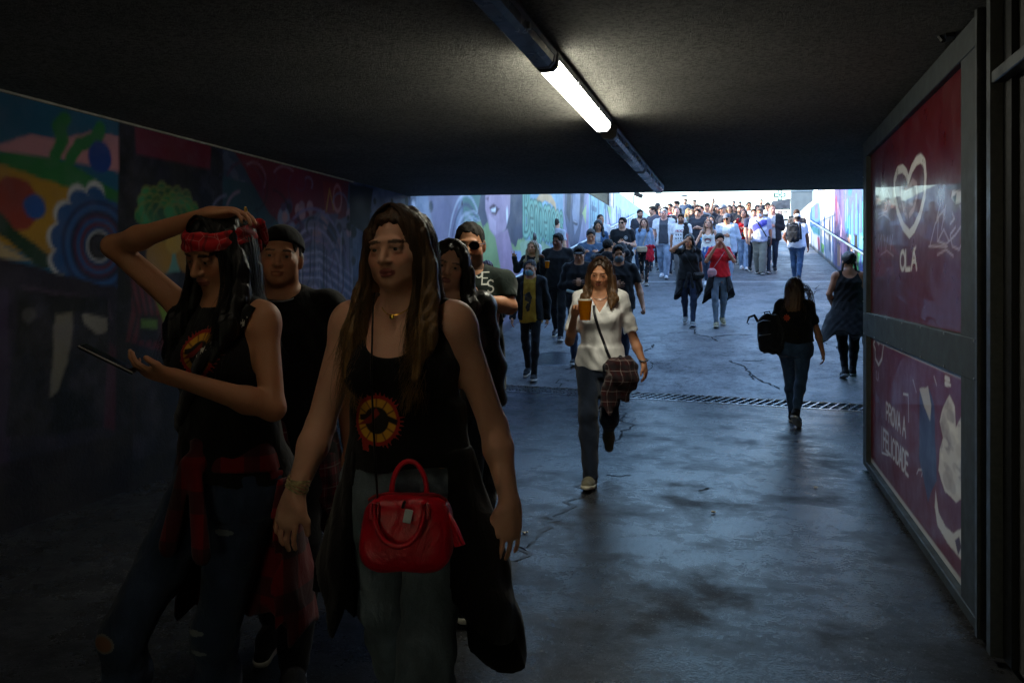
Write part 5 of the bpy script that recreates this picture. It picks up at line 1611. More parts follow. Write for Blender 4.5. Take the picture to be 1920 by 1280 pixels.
    def shoes(s, style, col, sole='d8d4cc'):
        key = ('shoe', style, s.d < 12)
        if key not in _mats:
            c = .006 if s.d < 12 else .014
            F = Field(axis_steps(-.08, .08, c, ()), axis_steps(-.24, .12, c, ()), axis_steps(-.03, .34, c, ()))
            F.cone((0, .035, .045), (0, -.09, .038), .042, .040, k=.03); F.cone((0, -.09, .034), (0, -.165, .026), .043, .033, k=.03)
            F.cone((0, .02, .05), (0, .01, .11 if style != 'boot' else .26), .041, .046 if style != 'boot' else .052, k=.03)
            F.clip(lambda x, y, z: .018 - z); F.clip(lambda x, y, z: z - (.125 if style != 'boot' else .27))
            V, Fc = F.mesh(1); up = mesh_np('shoe', V, Fc, True)
            F = Field(axis_steps(-.08, .08, c, ()), axis_steps(-.25, .13, c, ()), axis_steps(-.03, .08, min(c, .008), ()))
            F.cone((0, .035, .015), (0, -.09, .015), .046, .045, k=.02); F.cone((0, -.09, .015), (0, -.170, .016), .046, .036, k=.03)
            F.clip(lambda x, y, z: -.0 - z); F.clip(lambda x, y, z: z - .028)
            V, Fc = F.mesh(1); _mats[key] = (up, mesh_np('sole', V, Fc, True))
        up, so = _mats[key]
        mu, ms_ = mat_cloth(col, 'leather' if style in ('boot', 'flat') else 'cotton'), mat_plain('shoe_sole', sole, .6)
        for q in 'LR':
            J = s.J[q]; o = link('shoe', up, None, s.root)
            if len(up.materials) == 0: up.materials.append(mu)
            o.material_slots[0].link = 'OBJECT'; o.material_slots[0].material = mu
            yaw = (1 if q == 'L' else -1) * 7
            M = Matrix.Translation(Vector(J['ankle']) - Vector((0, 0, .085))) @ Matrix.Rotation(rad(yaw), 4, 'Z')
            p = J['pitch']
            piv = Vector((0, -.10, 0)) if p > 14 else Vector((0, .05, 0))
            ang = p if p > 14 else -p
            if p > 14:   # trailing foot rolls over its toes
                dz = Vector((0, 0, -J['ankle'][2] + .085 + s.slope * J['ankle'][1])) * 0
                M = Matrix.Translation(Vector(J['ankle'])) @ Matrix.Rotation(rad(yaw), 4, 'Z') @ Matrix.Rotation(rad(p), 4, 'X') @ Matrix.Translation((0, 0, -.085))
            else:
                M = Matrix.Translation(Vector(J['ankle'])) @ Matrix.Rotation(rad(yaw), 4, 'Z') @ Matrix.Rotation(-rad(p * .8), 4, 'X') @ Matrix.Translation((0, 0, -.085))
            o.matrix_local = M
            o2 = link('sole', so, None, o)
            if len(so.materials) == 0: so.materials.append(ms_)
            o2.material_slots[0].link = 'OBJECT'; o2.material_slots[0].material = ms_
    def hairdo(s, style, col, length=.30, tip=None, name='hair', strands=0, wave=.010):
        if style == 'bald': return None
        R, o = s.hr, s.hc; Y = s.hyaw
        fine = max(s.fine, .005 if s.near else s.cell * .6)
        down = {'long': length, 'back': length, 'bob': .14, 'pony': .22, 'bun': 0, 'short': 0, 'buzz': 0, 'side': length}.get(style, 0)
        ex = .22 if down else .13
        F = s.grid(s.hc - V3(ex, ex, .16 + down), s.hc + V3(ex, ex + .06, .16), base=fine)
        def E(c, r, k=.014, mode='u'): F.ell(c, r, R, k, 0, mode, o)
        th = {'buzz': .0012, 'short': .009}.get(style, .012)
        E((0, .020, .034), (.076 + th, .096 + th, .085 + th))
        if style == 'short':
            E((0, -.05, .088), (.055, .045, .03), .02)
        cutz = -.075 if style in ('short', 'buzz', 'bun', 'pony') else -.10
        # open the face and clip the nape
        def face(x, y, z):
            px, py, pz = x - o[0], y - o[1], z - o[2]
            hx, hy, hz = (R[0, 0] * px + R[1, 0] * py + R[2, 0] * pz, R[0, 1] * px + R[1, 1] * py + R[2, 1] * pz, R[0, 2] * px + R[1, 2] * py + R[2, 2] * pz)
            q = np.sqrt((hx / .073) ** 2 + ((hy + .107) / .086) ** 2 + ((hz + .022 - fo) / (.104 + (.013 * np.clip(1 - np.abs(hx - .008) / .045, 0, 1) if style == 'long' else 0))) ** 2)
            d = (q - 1) * .07 + .004 * np.sin(hx * 160 + s.seed) * np.sin(hx * 70) + .003 * np.sin(hx * 330 + hz * 200)
            if style in ('short', 'buzz', 'bun', 'pony'):
                side = np.maximum(hz - np.where(hy < .005, .005, .005 - (hy - .005) * 1.35), -.2)      # above ear line removed below
                d = np.minimum(d, np.where(hz < .04, side, .05))
            return d
        fo = .004 * math.sin(s.seed)
        r = random.Random(s.seed); p0, p1 = r.uniform(0, 6), r.uniform(0, 6)
        g = lambda c: Y @ V3(*c) + o
        if style in ('long', 'side'):
            L = length * (.86 if strands else 1)
            for sg in (-1, 1):
                if style == 'side' and sg < 0: continue
                pts = [(sg * .070, -.020, .04), (sg * .086, -.004, -.05), (sg * .092, -.012, -.13), (sg * .108, -.066, -.13 - (L - .13) * .5), (sg * .100, -.105 - .28 * max(0, L - .3), -L)]
                rs = (.026, .032, .036, .036, .012)
                for a, b, ra, rb in zip(pts[:-1], pts[1:], rs[:-1], rs[1:]): F.cone(g(a), g(b), ra, rb, k=.025, flat=(Y @ V3(.4, .9, 0), 1.25))
        if style in ('long', 'back', 'bob', 'side'):
            L = down if style != 'bob' else .13
            pts = [(0, .06, .02), (0, .075, -.08), (0, .10, -.08 - (L - .08) * .5), (0, .115, -L)]; rs = (.078, .082, .088, .05)
            for a, b, ra, rb in zip(pts[:-1], pts[1:], rs[:-1], rs[1:]): F.cone(g(a), g(b), ra, rb, k=.03, flat=(Y @ V3(0, 1, 0), 1.9))
            if style in ('back', 'bob'):
                for sg in (-1, 1): F.cone(g((sg * .07, .0, .02)), g((sg * .078, .02, -.12)), .028, .028, k=.03)
        if style == 'pony':
            for a, b, ra, rb in (((0, .10, .05), (0, .15, .0), .025, .035), ((0, .15, .0), (0, .15, -.20), .036, .014)): F.cone(g(a), g(b), ra, rb, k=.02)
        if style == 'bun': F.ell(g((0, .10, .07)), (.045, .045, .042), k=.01)
        amp = {'buzz': .0022, 'short': .005}.get(style, .0028 if s.near else .005)
        if style == 'short': F.displace(lambda x, y, z: amp * np.sin(x * 130 + 3 * np.sin(y * 60 + p0)) * np.sin(y * 110 + z * 80 + p1))
        else: F.displace(lambda x, y, z: amp * (np.sin((x * np.cos(p0 * .1) + y * .6) * 150 + 2.5 * np.sin(z * 13 + p0)) + .7 * np.sin(x * 290 - y * 200 + 2 * np.sin(z * 19 + p1))))
        F.add(face, s.hc - .25, s.hc + .25, .006, 's')
        hair = s.child(name, F, mat_hair(col, tip, style in ('short', 'buzz')))
        if strands: s.strands(hair, col, tip, length, strands, style, wave)
        return hair
    def strands(s, hair, col, tip, L, n, style='long', wave=.010):
        """Fine hairs over the modelled mass, from the parting down past its lower edge."""
        R_ = np.random.RandomState(s.seed + 9); o = s.hc; Y = s.hyaw; R = s.hr
        sg = R_.choice([-1.0, 1.0], n)
        lo_a, hi_a = ((40, 178) if style != 'back' else (70, 178))
        a = np.radians(R_.uniform(lo_a, hi_a, n)); sa = np.maximum(np.sin(a), .22); ca = np.cos(a)
        def H(x, y, z, M): return np.stack([x, y, z], 1) @ M.T + o
        U = lambda l, h: R_.uniform(l, h, n)
        lift = U(0, .006)
        st = H(sg * U(0, .012), -.055 + (1 - ca) * .06 + U(-.01, .01), .126 + lift - .012 * (1 - ca) ** 2, R)
        c1 = H(sg * (.055 + lift) * np.maximum(sa, .35), .01 - .085 * ca, .098 + lift, R)
        c2 = H(sg * (.092 + lift) * sa, .018 - .100 * ca, .03 + U(-.01, .01), R)
        c3 = H(sg * (.098 + lift * 2) * sa, .022 - .100 * ca, -.10 + U(-.01, .01), Y)
        frontal = np.clip((ca - .05) * 3, 0, 1); Ls = L * U(.72, 1.12)
        yb = np.where(frontal > .5, -.085 - .25 * max(0, L - .3), .118) + U(-.022, .022)
        c5 = H(sg * (.102 + U(-.03, .035)) * np.maximum(sa, .35), yb, -Ls, Y)
        c4 = (c3 + c5) / 2 + np.stack([sg * U(-.008, .022), U(-.02, .012), 0 * sg], 1)
        c = [st, c1, c2, c3, c4, c5]; P_ = []
        for k in range(5):
            p_, q_, r_, t_ = c[max(k - 1, 0)], c[k], c[k + 1], c[min(k + 2, 5)]
            for t in (0, .34, .67): P_.append(.5 * (2 * q_ + (r_ - p_) * t + (2 * p_ - 5 * q_ + 4 * r_ - t_) * t * t + (3 * q_ - p_ - 3 * r_ + t_) * t ** 3))
        P_.append(c[5]); P_ = np.stack(P_, 1); K = P_.shape[1]
        kk = np.linspace(0, 1, K)[None]; ph = (a * 7 + U(-.7, .7))[:, None]; am = wave * np.clip(kk - .35, 0, 1) * 1.6
        P_[:, :, 0] += am * np.sin(kk * 16 + ph); P_[:, :, 1] += am * np.cos(kk * 13 + ph * 1.3)
        fly = (R_.rand(n) < .08)[:, None] * kk ** 2; P_[:, :, 0] += fly * (sg * U(.0, .04))[:, None]; P_[:, :, 1] += fly * U(-.03, .03)[:, None]
        T = np.gradient(P_, axis=1); T /= np.linalg.norm(T, axis=2, keepdims=True) + 1e-9
        u = np.cross(T, np.array([.31, .22, .93])); u /= np.linalg.norm(u, axis=2, keepdims=True) + 1e-9; w_ = np.cross(T, u)
        rr = (U(.0005, .0013)[:, None] * (1 - .75 * kk ** 3))[..., None]
        ring = np.stack([P_ + rr * (u * math.cos(q) + w_ * math.sin(q)) for q in (0, 2.094, 4.189)], 2)      # n, K, 3, xyz
        idx = np.arange(n * K * 3).reshape(n, K, 3)
        f = np.concatenate([np.stack([idx[:, :-1, q], idx[:, :-1, (q + 1) % 3], idx[:, 1:, (q + 1) % 3], idx[:, 1:, q]], -1).reshape(-1, 4) for q in range(3)])
        st_ = link('hair_strands', mesh_np('hair_strands', ring.reshape(-1, 3), f, True), mat_hair(col, tip), hair); st_['kind'] = 'stuff'
        return st_
    # ---- worn things
    def hm(s): return Matrix.Translation(Vector(s.hc)) @ Matrix(s.hr.tolist()).to_4x4()
    def sunglasses(s):
        M = s.hm(); g = MB()
        for sg in (-1, 1):
            poly = [(sg * .032 + .027 * math.cos(a) * (1 if abs(math.cos(a)) < .9 else .98), .002 + .021 * math.sin(a) * (1.0 if math.sin(a) > 0 else 1.1)) for a in np.linspace(0, 2 * math.pi, 15)[:-1]]
            n = len(poly); v = []
            for yb in (-.099, -.094): v += [M @ Vector((x, yb + abs(x) * .28, z)) for x, z in poly]
            g.add(v, [tuple(range(n)), tuple(reversed(range(n, 2 * n)))] + [(i, i + n, (i + 1) % n + n, (i + 1) % n) for i in range(n)])
        lens = g.build('sunglasses', mat_plain('dark_lens', '08080a', .12, coat=.5, bumpy=0), s.root)
        f = MB(); f.tube([M @ Vector((-.006, -.101, .008)), M @ Vector((.006, -.101, .008))], .003, 6)
        for sg in (-1, 1): f.tube([M @ Vector((sg * .058, -.08, .008)), M @ Vector((sg * .078, -.02, .008)), M @ Vector((sg * .080, .02, .0))], .0028, 6)
        f.build('frame', mat_plain('black_plastic', '0c0c0e', .35), lens, True)
    def face_mask(s, col='9fc4cf'):
        c = max(.005, s.fine); F = s.grid(s.hc - V3(.1, .15, .15), s.hc + V3(.1, .05, .02), base=c); R, o = s.hr, s.hc
        F.ell((0, -.036, -.05), (.066, .066, .068), R, .0, .0, 'u', o); F.ell((0, -.085, -.036), (.03, .03, .03), R, .03, 0, 'u', o)
        def keep(x, y, z):
            px, py, pz = x - o[0], y - o[1], z - o[2]
            hx, hy, hz = (R[0, 0] * px + R[1, 0] * py + R[2, 0] * pz, R[0, 1] * px + R[1, 1] * py + R[2, 1] * pz, R[0, 2] * px + R[1, 2] * py + R[2, 2] * pz)
            return np.maximum.reduce([hy + .035 + 0 * hx, hz + .018 + 0 * hx, -hz - .115 + 0 * hx])
        F.clip(keep)
        return s.child('face_mask', F, mat_cloth(col))
    def cap(s, col, brim=1, name='cap'):
        c = max(.005, s.fine); R, o = s.hr, s.hc; F = s.grid(s.hc - V3(.14, .24, .02), s.hc + V3(.14, .24, .16), base=c)
        F.ell((0, .02, .036), (.086, .107, .094), R, 0, 0, 'u', o)
        def keep(x, y, z):
            px, py, pz = x - o[0], y - o[1], z - o[2]
            return (.040 - .25 * (R[0, 1] * px + R[1, 1] * py + R[2, 1] * pz)) - (R[0, 2] * px + R[1, 2] * py + R[2, 2] * pz) if brim < 0 else (.042 + 0 * x) - (R[0, 2] * px + R[1, 2] * py + R[2, 2] * pz)
        F.clip(keep)
        F.ell((0, -.125 * brim + .0, .046 if brim > 0 else .012), (.066, .075, .0075), R, .006, 0, 'u', o)
        if brim < 0: F.ell((0, -.105, .062), (.045, .03, .017), R, .004, 0, 's', o)     # opening above the strap
        return s.child(name, F, mat_cloth(col))
    def bandana(s):
        R, o = s.hr, s.hc; F = s.grid(s.hc - V3(.17, .17, .06), s.hc + V3(.17, .20, .14), base=.0042)
        F.ell((0, .016, .030), (.0975, .1195, .108), R, 0, 0, 'u', o)
        def keep(x, y, z):
            px, py, pz = x - o[0], y - o[1], z - o[2]
            hz = R[0, 2] * px + R[1, 2] * py + R[2, 2] * pz; hy = R[0, 1] * px + R[1, 1] * py + R[2, 1] * pz
            m = hz - .052 + .10 * hy - .003 * np.sin(px * 70)
            return np.abs(m) - .026
        F.displace(lambda x, y, z: .0022 * np.sin(z * 190 + 3 * np.sin(x * 30)))
        F.clip(keep)
        for c, r in (((.03, .125, .045), (.020, .018, .017)), ((.055, .140, .02), (.018, .009, .045)), ((.02, .142, .0), (.017, .009, .055)), ((.060, .128, .055), (.024, .010, .014))): F.ell(c, r, R, .006, 0, 'u', o)
        m, nt, b = _new('printed_bandana'); v = coords(nt)
        vo = N(nt, 'ShaderNodeTexVoronoi', feature='DISTANCE_TO_EDGE'); vo.inputs['Scale'].default_value = 26; nt.links.new(v, vo.inputs['Vector'])
        wv = N(nt, 'ShaderNodeTexWave'); wv.inputs['Scale'].default_value = 9; wv.inputs['Distortion'].default_value = 6; nt.links.new(v, wv.inputs['Vector'])
        c = mixc(nt, ramp(nt, vo.outputs['Distance'], [(.012, .26), (.03, 0)]), lin('b8121d'), (.75, .65, .63))
        c = mixc(nt, ramp(nt, wv.outputs['Fac'], [(.86, 0), (.93, .55)]), c, (.02, .01, .012))
        nt.links.new(c, b.inputs['Base Color']); b.inputs['Roughness'].default_value = .85
        return s.child('bandana', F, m)
    def tied(s, name, col, kind='cotton', hem=.52, open_=.10, amp=.012, flare=.07, knot=True):
        """A shirt tied round the waist: hangs behind and at the sides, sleeves knotted in front."""
        F = s.grid(V3(-.36, -.28, hem - .12), V3(.36, .34, 1.06)); w = s.b
        F.loft([(hem - .1, .20 * w + flare, .15 * w + flare, .05), (.80, .19 * w + flare * .45, .145 * w + flare * .3, .025), (.93, .178 * w + .018, .128 * w + .02, .012), (1.03, .15 * w + .02, .11 * w + .02, .0)], 0)
        F.displace(folds(s.seed + 7, amp * .6, 5))
        sd = s.seed
        F.clip(lambda x, y, z: hem + .05 * np.sin(np.arctan2(x, -y + .001) * 3 + sd) + .05 * np.sin(x * 17 + sd) + .10 * (y < 0) - z)
        F.clip(lambda x, y, z: np.where(z < (.94 if knot else 2), np.minimum(open_ + .08 * (.94 - z) - np.abs(x), .06 - y), -1))
        F.ell((0, .03, .8), (.120 * w, .09 * w, .5), k=.0, mode='s') if False else None
        if knot:
            F.ell((0, -.135 * w, .965), (.035, .028, .03), k=.02)
            for sg in (-1, 1): F.cone((sg * .02, -.15 * w, .95), (sg * .07, -.17 * w, .72), .026, .034, k=.02, flat=((0, 1, 0), 1.8))
        return s.child(name, F, mat_cloth(col, kind))
    def print_on(s, garment, name, cx, cz, w, h, painter, res=.004, back=False, mat=None):
        """Flat print laid on the front (or back) of a garment."""
        me = garment.data; V = np.empty(len(me.vertices) * 3, f32); me.vertices.foreach_get('co', V); V = V.reshape(-1, 3)
        Fc = np.empty(len(me.polygons) * 4, np.int32); me.polygons.foreach_get('vertices', Fc); Fc = Fc.reshape(-1, 4)
        c = V[Fc].mean(1); m = (np.abs(c[:, 0] - cx) < w * .7 + .02) & (np.abs(c[:, 2] - cz) < h * .7 + .02)
        bv = BVHTree.FromPolygons([tuple(map(float, v)) for v in V], [tuple(map(int, q)) for q in Fc[m]])
        nu, nv = int(w / res) + 1, int(h / res) + 1
        us = np.linspace(-.5, .5, nu); vs = np.linspace(-.5, .5, nv); U, W_ = np.meshgrid(us, vs, indexing='ij')
        pt = Paint(U.ravel() * w, W_.ravel() * h); pt.soft = res * .5; painter(pt)
        sg = -1 if not back else 1
        Yv = np.full(nu * nv, np.nan)
        for i in np.nonzero(pt.a > .4)[0]:
            x = cx + pt.u[i] * (1 if not back else -1)
            hit = bv.ray_cast(Vector((x, sg * .6, cz + pt.v[i])), Vector((0, -sg, 0)))
            if hit[0] is not None: Yv[i] = hit[0].y + sg * .0025
        idx = np.arange(nu * nv).reshape(nu, nv)
        f = np.stack([idx[:-1, :-1], idx[1:, :-1], idx[1:, 1:], idx[:-1, 1:]], -1).reshape(-1, 4)
        ok = ~np.isnan(Yv); f = f[ok[f].all(axis=1)]
        if len(f) == 0: return None
        xyz = np.stack([cx + pt.u * (1 if not back else -1), np.nan_to_num(Yv), cz + pt.v], 1); used = np.unique(f); rm = np.full(nu * nv, -1); rm[used] = np.arange(len(used))
        return link(name, mesh_np(name, xyz[used], rm[f], True, pt.c[used].astype(f32)), mat or mat_paint('shirt_print', .8, .05, 0), garment)

def emblem(p):
    """Round flaming badge with a dark figure across it."""
    r = random.Random(2)
    for i in range(40):
        a = 2 * math.pi * i / 40; l = r.uniform(.36, .50); w = .05
        p.poly([(.33 * math.cos(a - w * 2), .33 * math.sin(a - w * 2)), (l * math.cos(a), l * math.sin(a)), (.33 * math.cos(a + w * 2), .33 * math.sin(a + w * 2))], 'a8241c')
    p.circ(0, 0, .375, 'a8241c'); p.circ(0, 0, .315, 'd8a02a'); p.circ(0, 0, .20, '1a1310')
    for i in range(12):
        a = 2 * math.pi * i / 12; p.line([(.21 * math.cos(a), .21 * math.sin(a)), (.31 * math.cos(a), .31 * math.sin(a))], .02, '6a3512')
    p.poly([(-.30, .06), (.05, .13), (.34, .02), (.32, -.06), (.10, .03), (.02, -.16), (-.08, -.14), (-.06, .0), (-.28, -.02)], '17110f')
    p.poly([(-.34, -.10), (-.10, -.05), (.06, .10), (.0, .18), (-.12, .05)], '8a2418'); p.poly([(-.25, -.22), (-.12, -.30), (-.10, -.46), (-.22, -.44)], 'a8241c')
def scaled(fn, w):
    def f(p):
        q = Paint(p.u / w, p.v / w); q.soft = p.soft / w; fn(q); p.c = q.c; p.a = q.a
    return f
# ================================================================ THE PEOPLE AND WHAT THEY CARRY
import time as _t
def soft_box(F, c, r, p=4.0, taper=0.0, R=None, k=.02):
    c = V3(*c); r = V3(*r); rm = float(r.max()) * 1.2 + .05
    def fn(x, y, z):
        px, py, pz = x - c[0], y - c[1], z - c[2]
        if R is not None: px, py, pz = (R[0, 0] * px + R[1, 0] * py + R[2, 0] * pz, R[0, 1] * px + R[1, 1] * py + R[2, 1] * pz, R[0, 2] * px + R[1, 2] * py + R[2, 2] * pz)
        t = 1 - taper * (pz / r[2] + 1) * .5
        q = (np.abs(px / (r[0] * t)) ** p + np.abs(py / (r[1] * t)) ** p + np.abs(pz / r[2]) ** p) ** (1 / p)
        return (q - 1) * float(r.min())
    F.add(fn, c - rm, c + rm, k)

def fmesh(F, name, mat, parent=None, smooth=1):
    V, Fc = F.mesh(smooth); return link(name, mesh_np(name, V, Fc, True), mat, parent)

def ribbon(s, garment, pts, w, off=.006, n=26, back=False):
    """Strap laid over a garment: strip of verts in body coordinates (x, z path)."""
    me = garment.data; V = np.empty(len(me.vertices) * 3, f32); me.vertices.foreach_get('co', V); V = V.reshape(-1, 3)
    Fc = np.empty(len(me.polygons) * 4, np.int32); me.polygons.foreach_get('vertices', Fc); Fc = Fc.reshape(-1, 4)
    bv = BVHTree.FromPolygons([tuple(map(float, v)) for v in V], [tuple(map(int, q)) for q in Fc])
    bm_ = s.root.data; VB = np.empty(len(bm_.vertices) * 3, f32); bm_.vertices.foreach_get('co', VB); FB = np.empty(len(bm_.polygons) * 4, np.int32); bm_.polygons.foreach_get('vertices', FB)
    bv2 = BVHTree.FromPolygons([tuple(map(float, v)) for v in VB.reshape(-1, 3)], [tuple(map(int, q)) for q in FB.reshape(-1, 4)]) if s.d < 3 else None
    P_ = [Vector((a, 0, b)) for a, b in pts]; sg = -1 if not back else 1
    v = []; f = []; last = None
    L = [0]; 
    for a, b in zip(P_[:-1], P_[1:]): L.append(L[-1] + (b - a).length)
    for i in range(n + 1):
        t = L[-1] * i / n; k = max(j for j in range(len(L) - 1) if L[j] <= t + 1e-9); u = (t - L[k]) / (L[k + 1] - L[k] + 1e-9)
        p = P_[k].lerp(P_[k + 1], u); d = (P_[k + 1] - P_[k]).normalized(); nn = Vector((-d.z, 0, d.x)) * w / 2
        hit = bv.ray_cast(Vector((p.x, sg * .8, p.z)), Vector((0, -sg, 0)))
        if bv2 is not None:
            h2 = bv2.ray_cast(Vector((p.x, sg * .8, p.z)), Vector((0, -sg, 0)))
            if h2[0] is not None and h2[0].y * sg < .15 and (hit[0] is None or h2[0].y * sg > hit[0].y * sg): hit = h2
        y = hit[0].y + sg * off if hit[0] is not None else (last if last is not None else sg * .1)
        last = y
        for q, o in ((p + nn, 0), (p - nn, 0), (p - nn, sg * .004), (p + nn, sg * .004)): v.append((q.x, y + o, q.z))
        if i: 
            a = (i - 1) * 4
            for e in range(4): f.append((a + e, a + (e + 1) % 4, a + 4 + (e + 1) % 4, a + 4 + e))
    return v, f

def strap_obj(s, garment, pts, w, mat, parent, off=.006, name='strap', back=False):
    v, f = ribbon(s, garment, pts, w, off, back=back)
    o = link(name, mesh_np(name, v, f, True), mat)
    o.matrix_world = s.M
    if parent is not None:
        o.parent = parent; o.matrix_parent_inverse = parent.matrix_world.inverted()
    return o

def thing_at(s, name, lp, label, cat, group=None, rz=0.0):
    """Top-level Empty at a body-local point of person s, turned with the body."""
    t = empty(name); t.matrix_world = Matrix.Translation(s.M @ Vector(lp)) @ Matrix.Rotation(s.rot + rz, 4, 'Z')
    bpy.context.view_layer.update()
    return tag(t, label, cat, group)

def shoulder_bag(s, lp, size, col, label, garment=None, pts=None, kind='leather', strapcol=None, rz=0.0, strapw=.022, back=False, p=5.0):
    t = thing_at(s, 'shoulder_bag', lp, label, 'bag', None, rz)
    c = .008 if s.d < 12 else .018
    a, b, h = size; F = Field(axis_steps(-a * 1.3, a * 1.3, c, ()), axis_steps(-b * 1.5 - .02, b * 1.5 + .02, c, ()), axis_steps(-h * 1.3, h * 1.3, c, ()))
    soft_box(F, (0, 0, 0), (a, b, h), p); F.displace(folds(3, .003))
    fmesh(F, 'bag_body', mat_cloth(col, kind), t)
    g = MB(); g.tube([(-a * .8, -b - .002, h * .35), (0, -b - .008, h * .25), (a * .8, -b - .002, h * .35)], .004, 6); g.build('zip', mat_plain('zip_metal', '9a9a9c', .35, .8), t)
    if garment is not None and pts: strap_obj(s, garment, pts, strapw, mat_cloth(strapcol or col, kind), t, back=back)
    return t

def backpack(s, lp, size, col, label, rz=0.0, loop=True, tilt=0.0):
    t = thing_at(s, 'backpack', lp, label, 'backpack', None, rz)
    c = .009 if s.d < 12 else .016
    a, b, h = size; R = rotm(0, 0, tilt)
    F = Field(*[axis_steps(-max(size) * 1.5, max(size) * 1.5, c, ()) for _ in range(3)])
    soft_box(F, (0, 0, 0), (a, b, h), 3.2, .18, R); soft_box(F, tuple(R @ V3(0, b * .75, -h * .35)), (a * .8, b * .45, h * .5), 3.0, .1, R, .015)
    F.displace(folds(5, .006))
    fmesh(F, 'pack_body', mat_cloth(col, 'nylon'), t)
    m = mat_plain('zip_metal', '9a9a9c', .35, .8)
    for sg in (-1, 1):
        g = MB(); g.tube([tuple(R @ V3(sg * a * .95, -b * .7, h * .6)), tuple(R @ V3(sg * a * .8, -b * 1.45, h * .95)), tuple(R @ V3(sg * a * .9, -b * 1.7, h * .3)), tuple(R @ V3(sg * a * 1.0, -b * 1.2, -h * .7))], .016, 8, flat=((1, 0, 0), 1.5)); g.build('shoulder_strap', mat_cloth(col, 'nylon'), t, True)
    g = MB(); g.tube([tuple(R @ V3(-a * .5, b * 1.02, h * .62)), tuple(R @ V3(0, b * 1.08, h * .70)), tuple(R @ V3(a * .5, b * 1.02, h * .62))], .004, 6); g.build('zip', m, t, True)
    g = MB(); g.tube([tuple(R @ V3(-a * .45, b * 1.22, -h * .02)), tuple(R @ V3(a * .45, b * 1.22, -h * .02))], .004, 6); g.build('pocket_zip', m, t, True)
    g = MB(); g.tube([tuple(R @ V3(-.03, -b * .3, h * .85)), tuple(R @ V3(-.03, 0, h * 1.12)), tuple(R @ V3(.03, 0, h * 1.12)), tuple(R @ V3(.03, -b * .3, h * .85))], .008, 6); g.build('grab_handle', mat_cloth(col, 'nylon'), t, True)
    if loop:
        g = MB(); g.tube([tuple(R @ V3(a * .8, 0, h * .7)), tuple(R @ V3(a * 1.0, 0, h * 1.05)), tuple(R @ V3(a * 1.35, .02, h * 1.0)), tuple(R @ V3(a * 1.6, .02, h * .72)), tuple(R @ V3(a * 1.45, .02, h * .66))], [.016, .016, .012, .006, .006], 8); g.build('loose_strap', mat_cloth(col, 'nylon'), t, True)
    return t

# ---------------- 1: woman with the red handbag
w1 = Person(768, 392, 'person with long fair-brown hair and black tank top, red handbag at the hip', 'f', d=2.27, rot=8, skin='light', build=1.04, stride=.7, head=(-9, 1, -3), lean=(-.028, 0), cell=.0085, armw=1.14)
w1.arm('R', -1, dict(el=w1.local(600, 800, .0), wr=w1.local(553, 925, -.10), dir=w1.local(515, 1050, -.11) - w1.local(553, 925, -.10), thumb=V3(.95, -.28, 0), curl='loose', size=1.1))
w1.arm('L', 1, dict(el=w1.local(926, 800, .04), wr=w1.local(956, 945, -.03), dir=w1.local(948, 1040, -.06) - w1.local(956, 945, -.03), thumb=V3(-.9, -.45, 0), curl='loose', size=1.1))
w1.body(haircol='3a281a', lips='9a4048')
tk = w1.shirt('tank_top', '0b0b0d', fit=.006, sleeve=0, neck='scoop', hem=.985, amp=.003, base=.007)
e1 = w1.local(707, 787, -.1)
w1.print_on(tk, 'emblem', float(e1[0]), float(e1[2]), .185, .185, scaled(emblem, .185), .0022)
j1 = w1.trousers('jeans', '6b7a86', fit=.010, wide=.02, waist=1.015)
w1.hairdo('long', '4a3420', .40, tip='9c7744', strands=3600, wave=.013)
w1.tied('tied_shirt', '0a0a0c', hem=.50, open_=.13, flare=.13, knot=False)
w1.shoes('sneaker', '1a1a1c')
g = MB()
for i in range(5):
    wr = w1.J['R']['wr']; D = unit(w1.J['R']['hp']['dir']); u = unit(np.cross(D, V3(0, 1, 0))); v_ = np.cross(D, u); c = wr - D * (.012 + .007 * i) ; rr = .030 + .001 * (i % 2)
    g.tube([tuple(c + u * rr * math.cos(a) + v_ * rr * .85 * math.sin(a) + D * .004 * math.sin(a * 2 + i)) for a in np.linspace(0, 2 * math.pi, 18)], .0028, 6, False)
g.build('bracelets', mat_plain('woven_bracelet', 'b8a878', .6, var=.4, scale=90), w1.root, True)
g = MB(); hcv = w1.hc
pts = [(.052 * math.sin(a) + hcv[0] * .95, -.0 - .062 * math.cos(a) - .012 * (math.cos(a) > 0) * math.cos(a), 1.437 - .035 * max(0, math.cos(a)) ** 2) for a in np.linspace(-2.6, 2.6, 25)]
g.tube(pts, .0016, 5, False); g.lathe([(.001, 0), (.007, .002), (.007, .006), (.001, .008)], n=10, M=Matrix.Translation((hcv[0] * .95, -.080, 1.398)) @ Matrix.Rotation(rad(80), 4, 'X'))
g.build('necklace', mat_plain('gold', 'c79a3a', .3, 1.0, bumpy=0), w1.root, True)
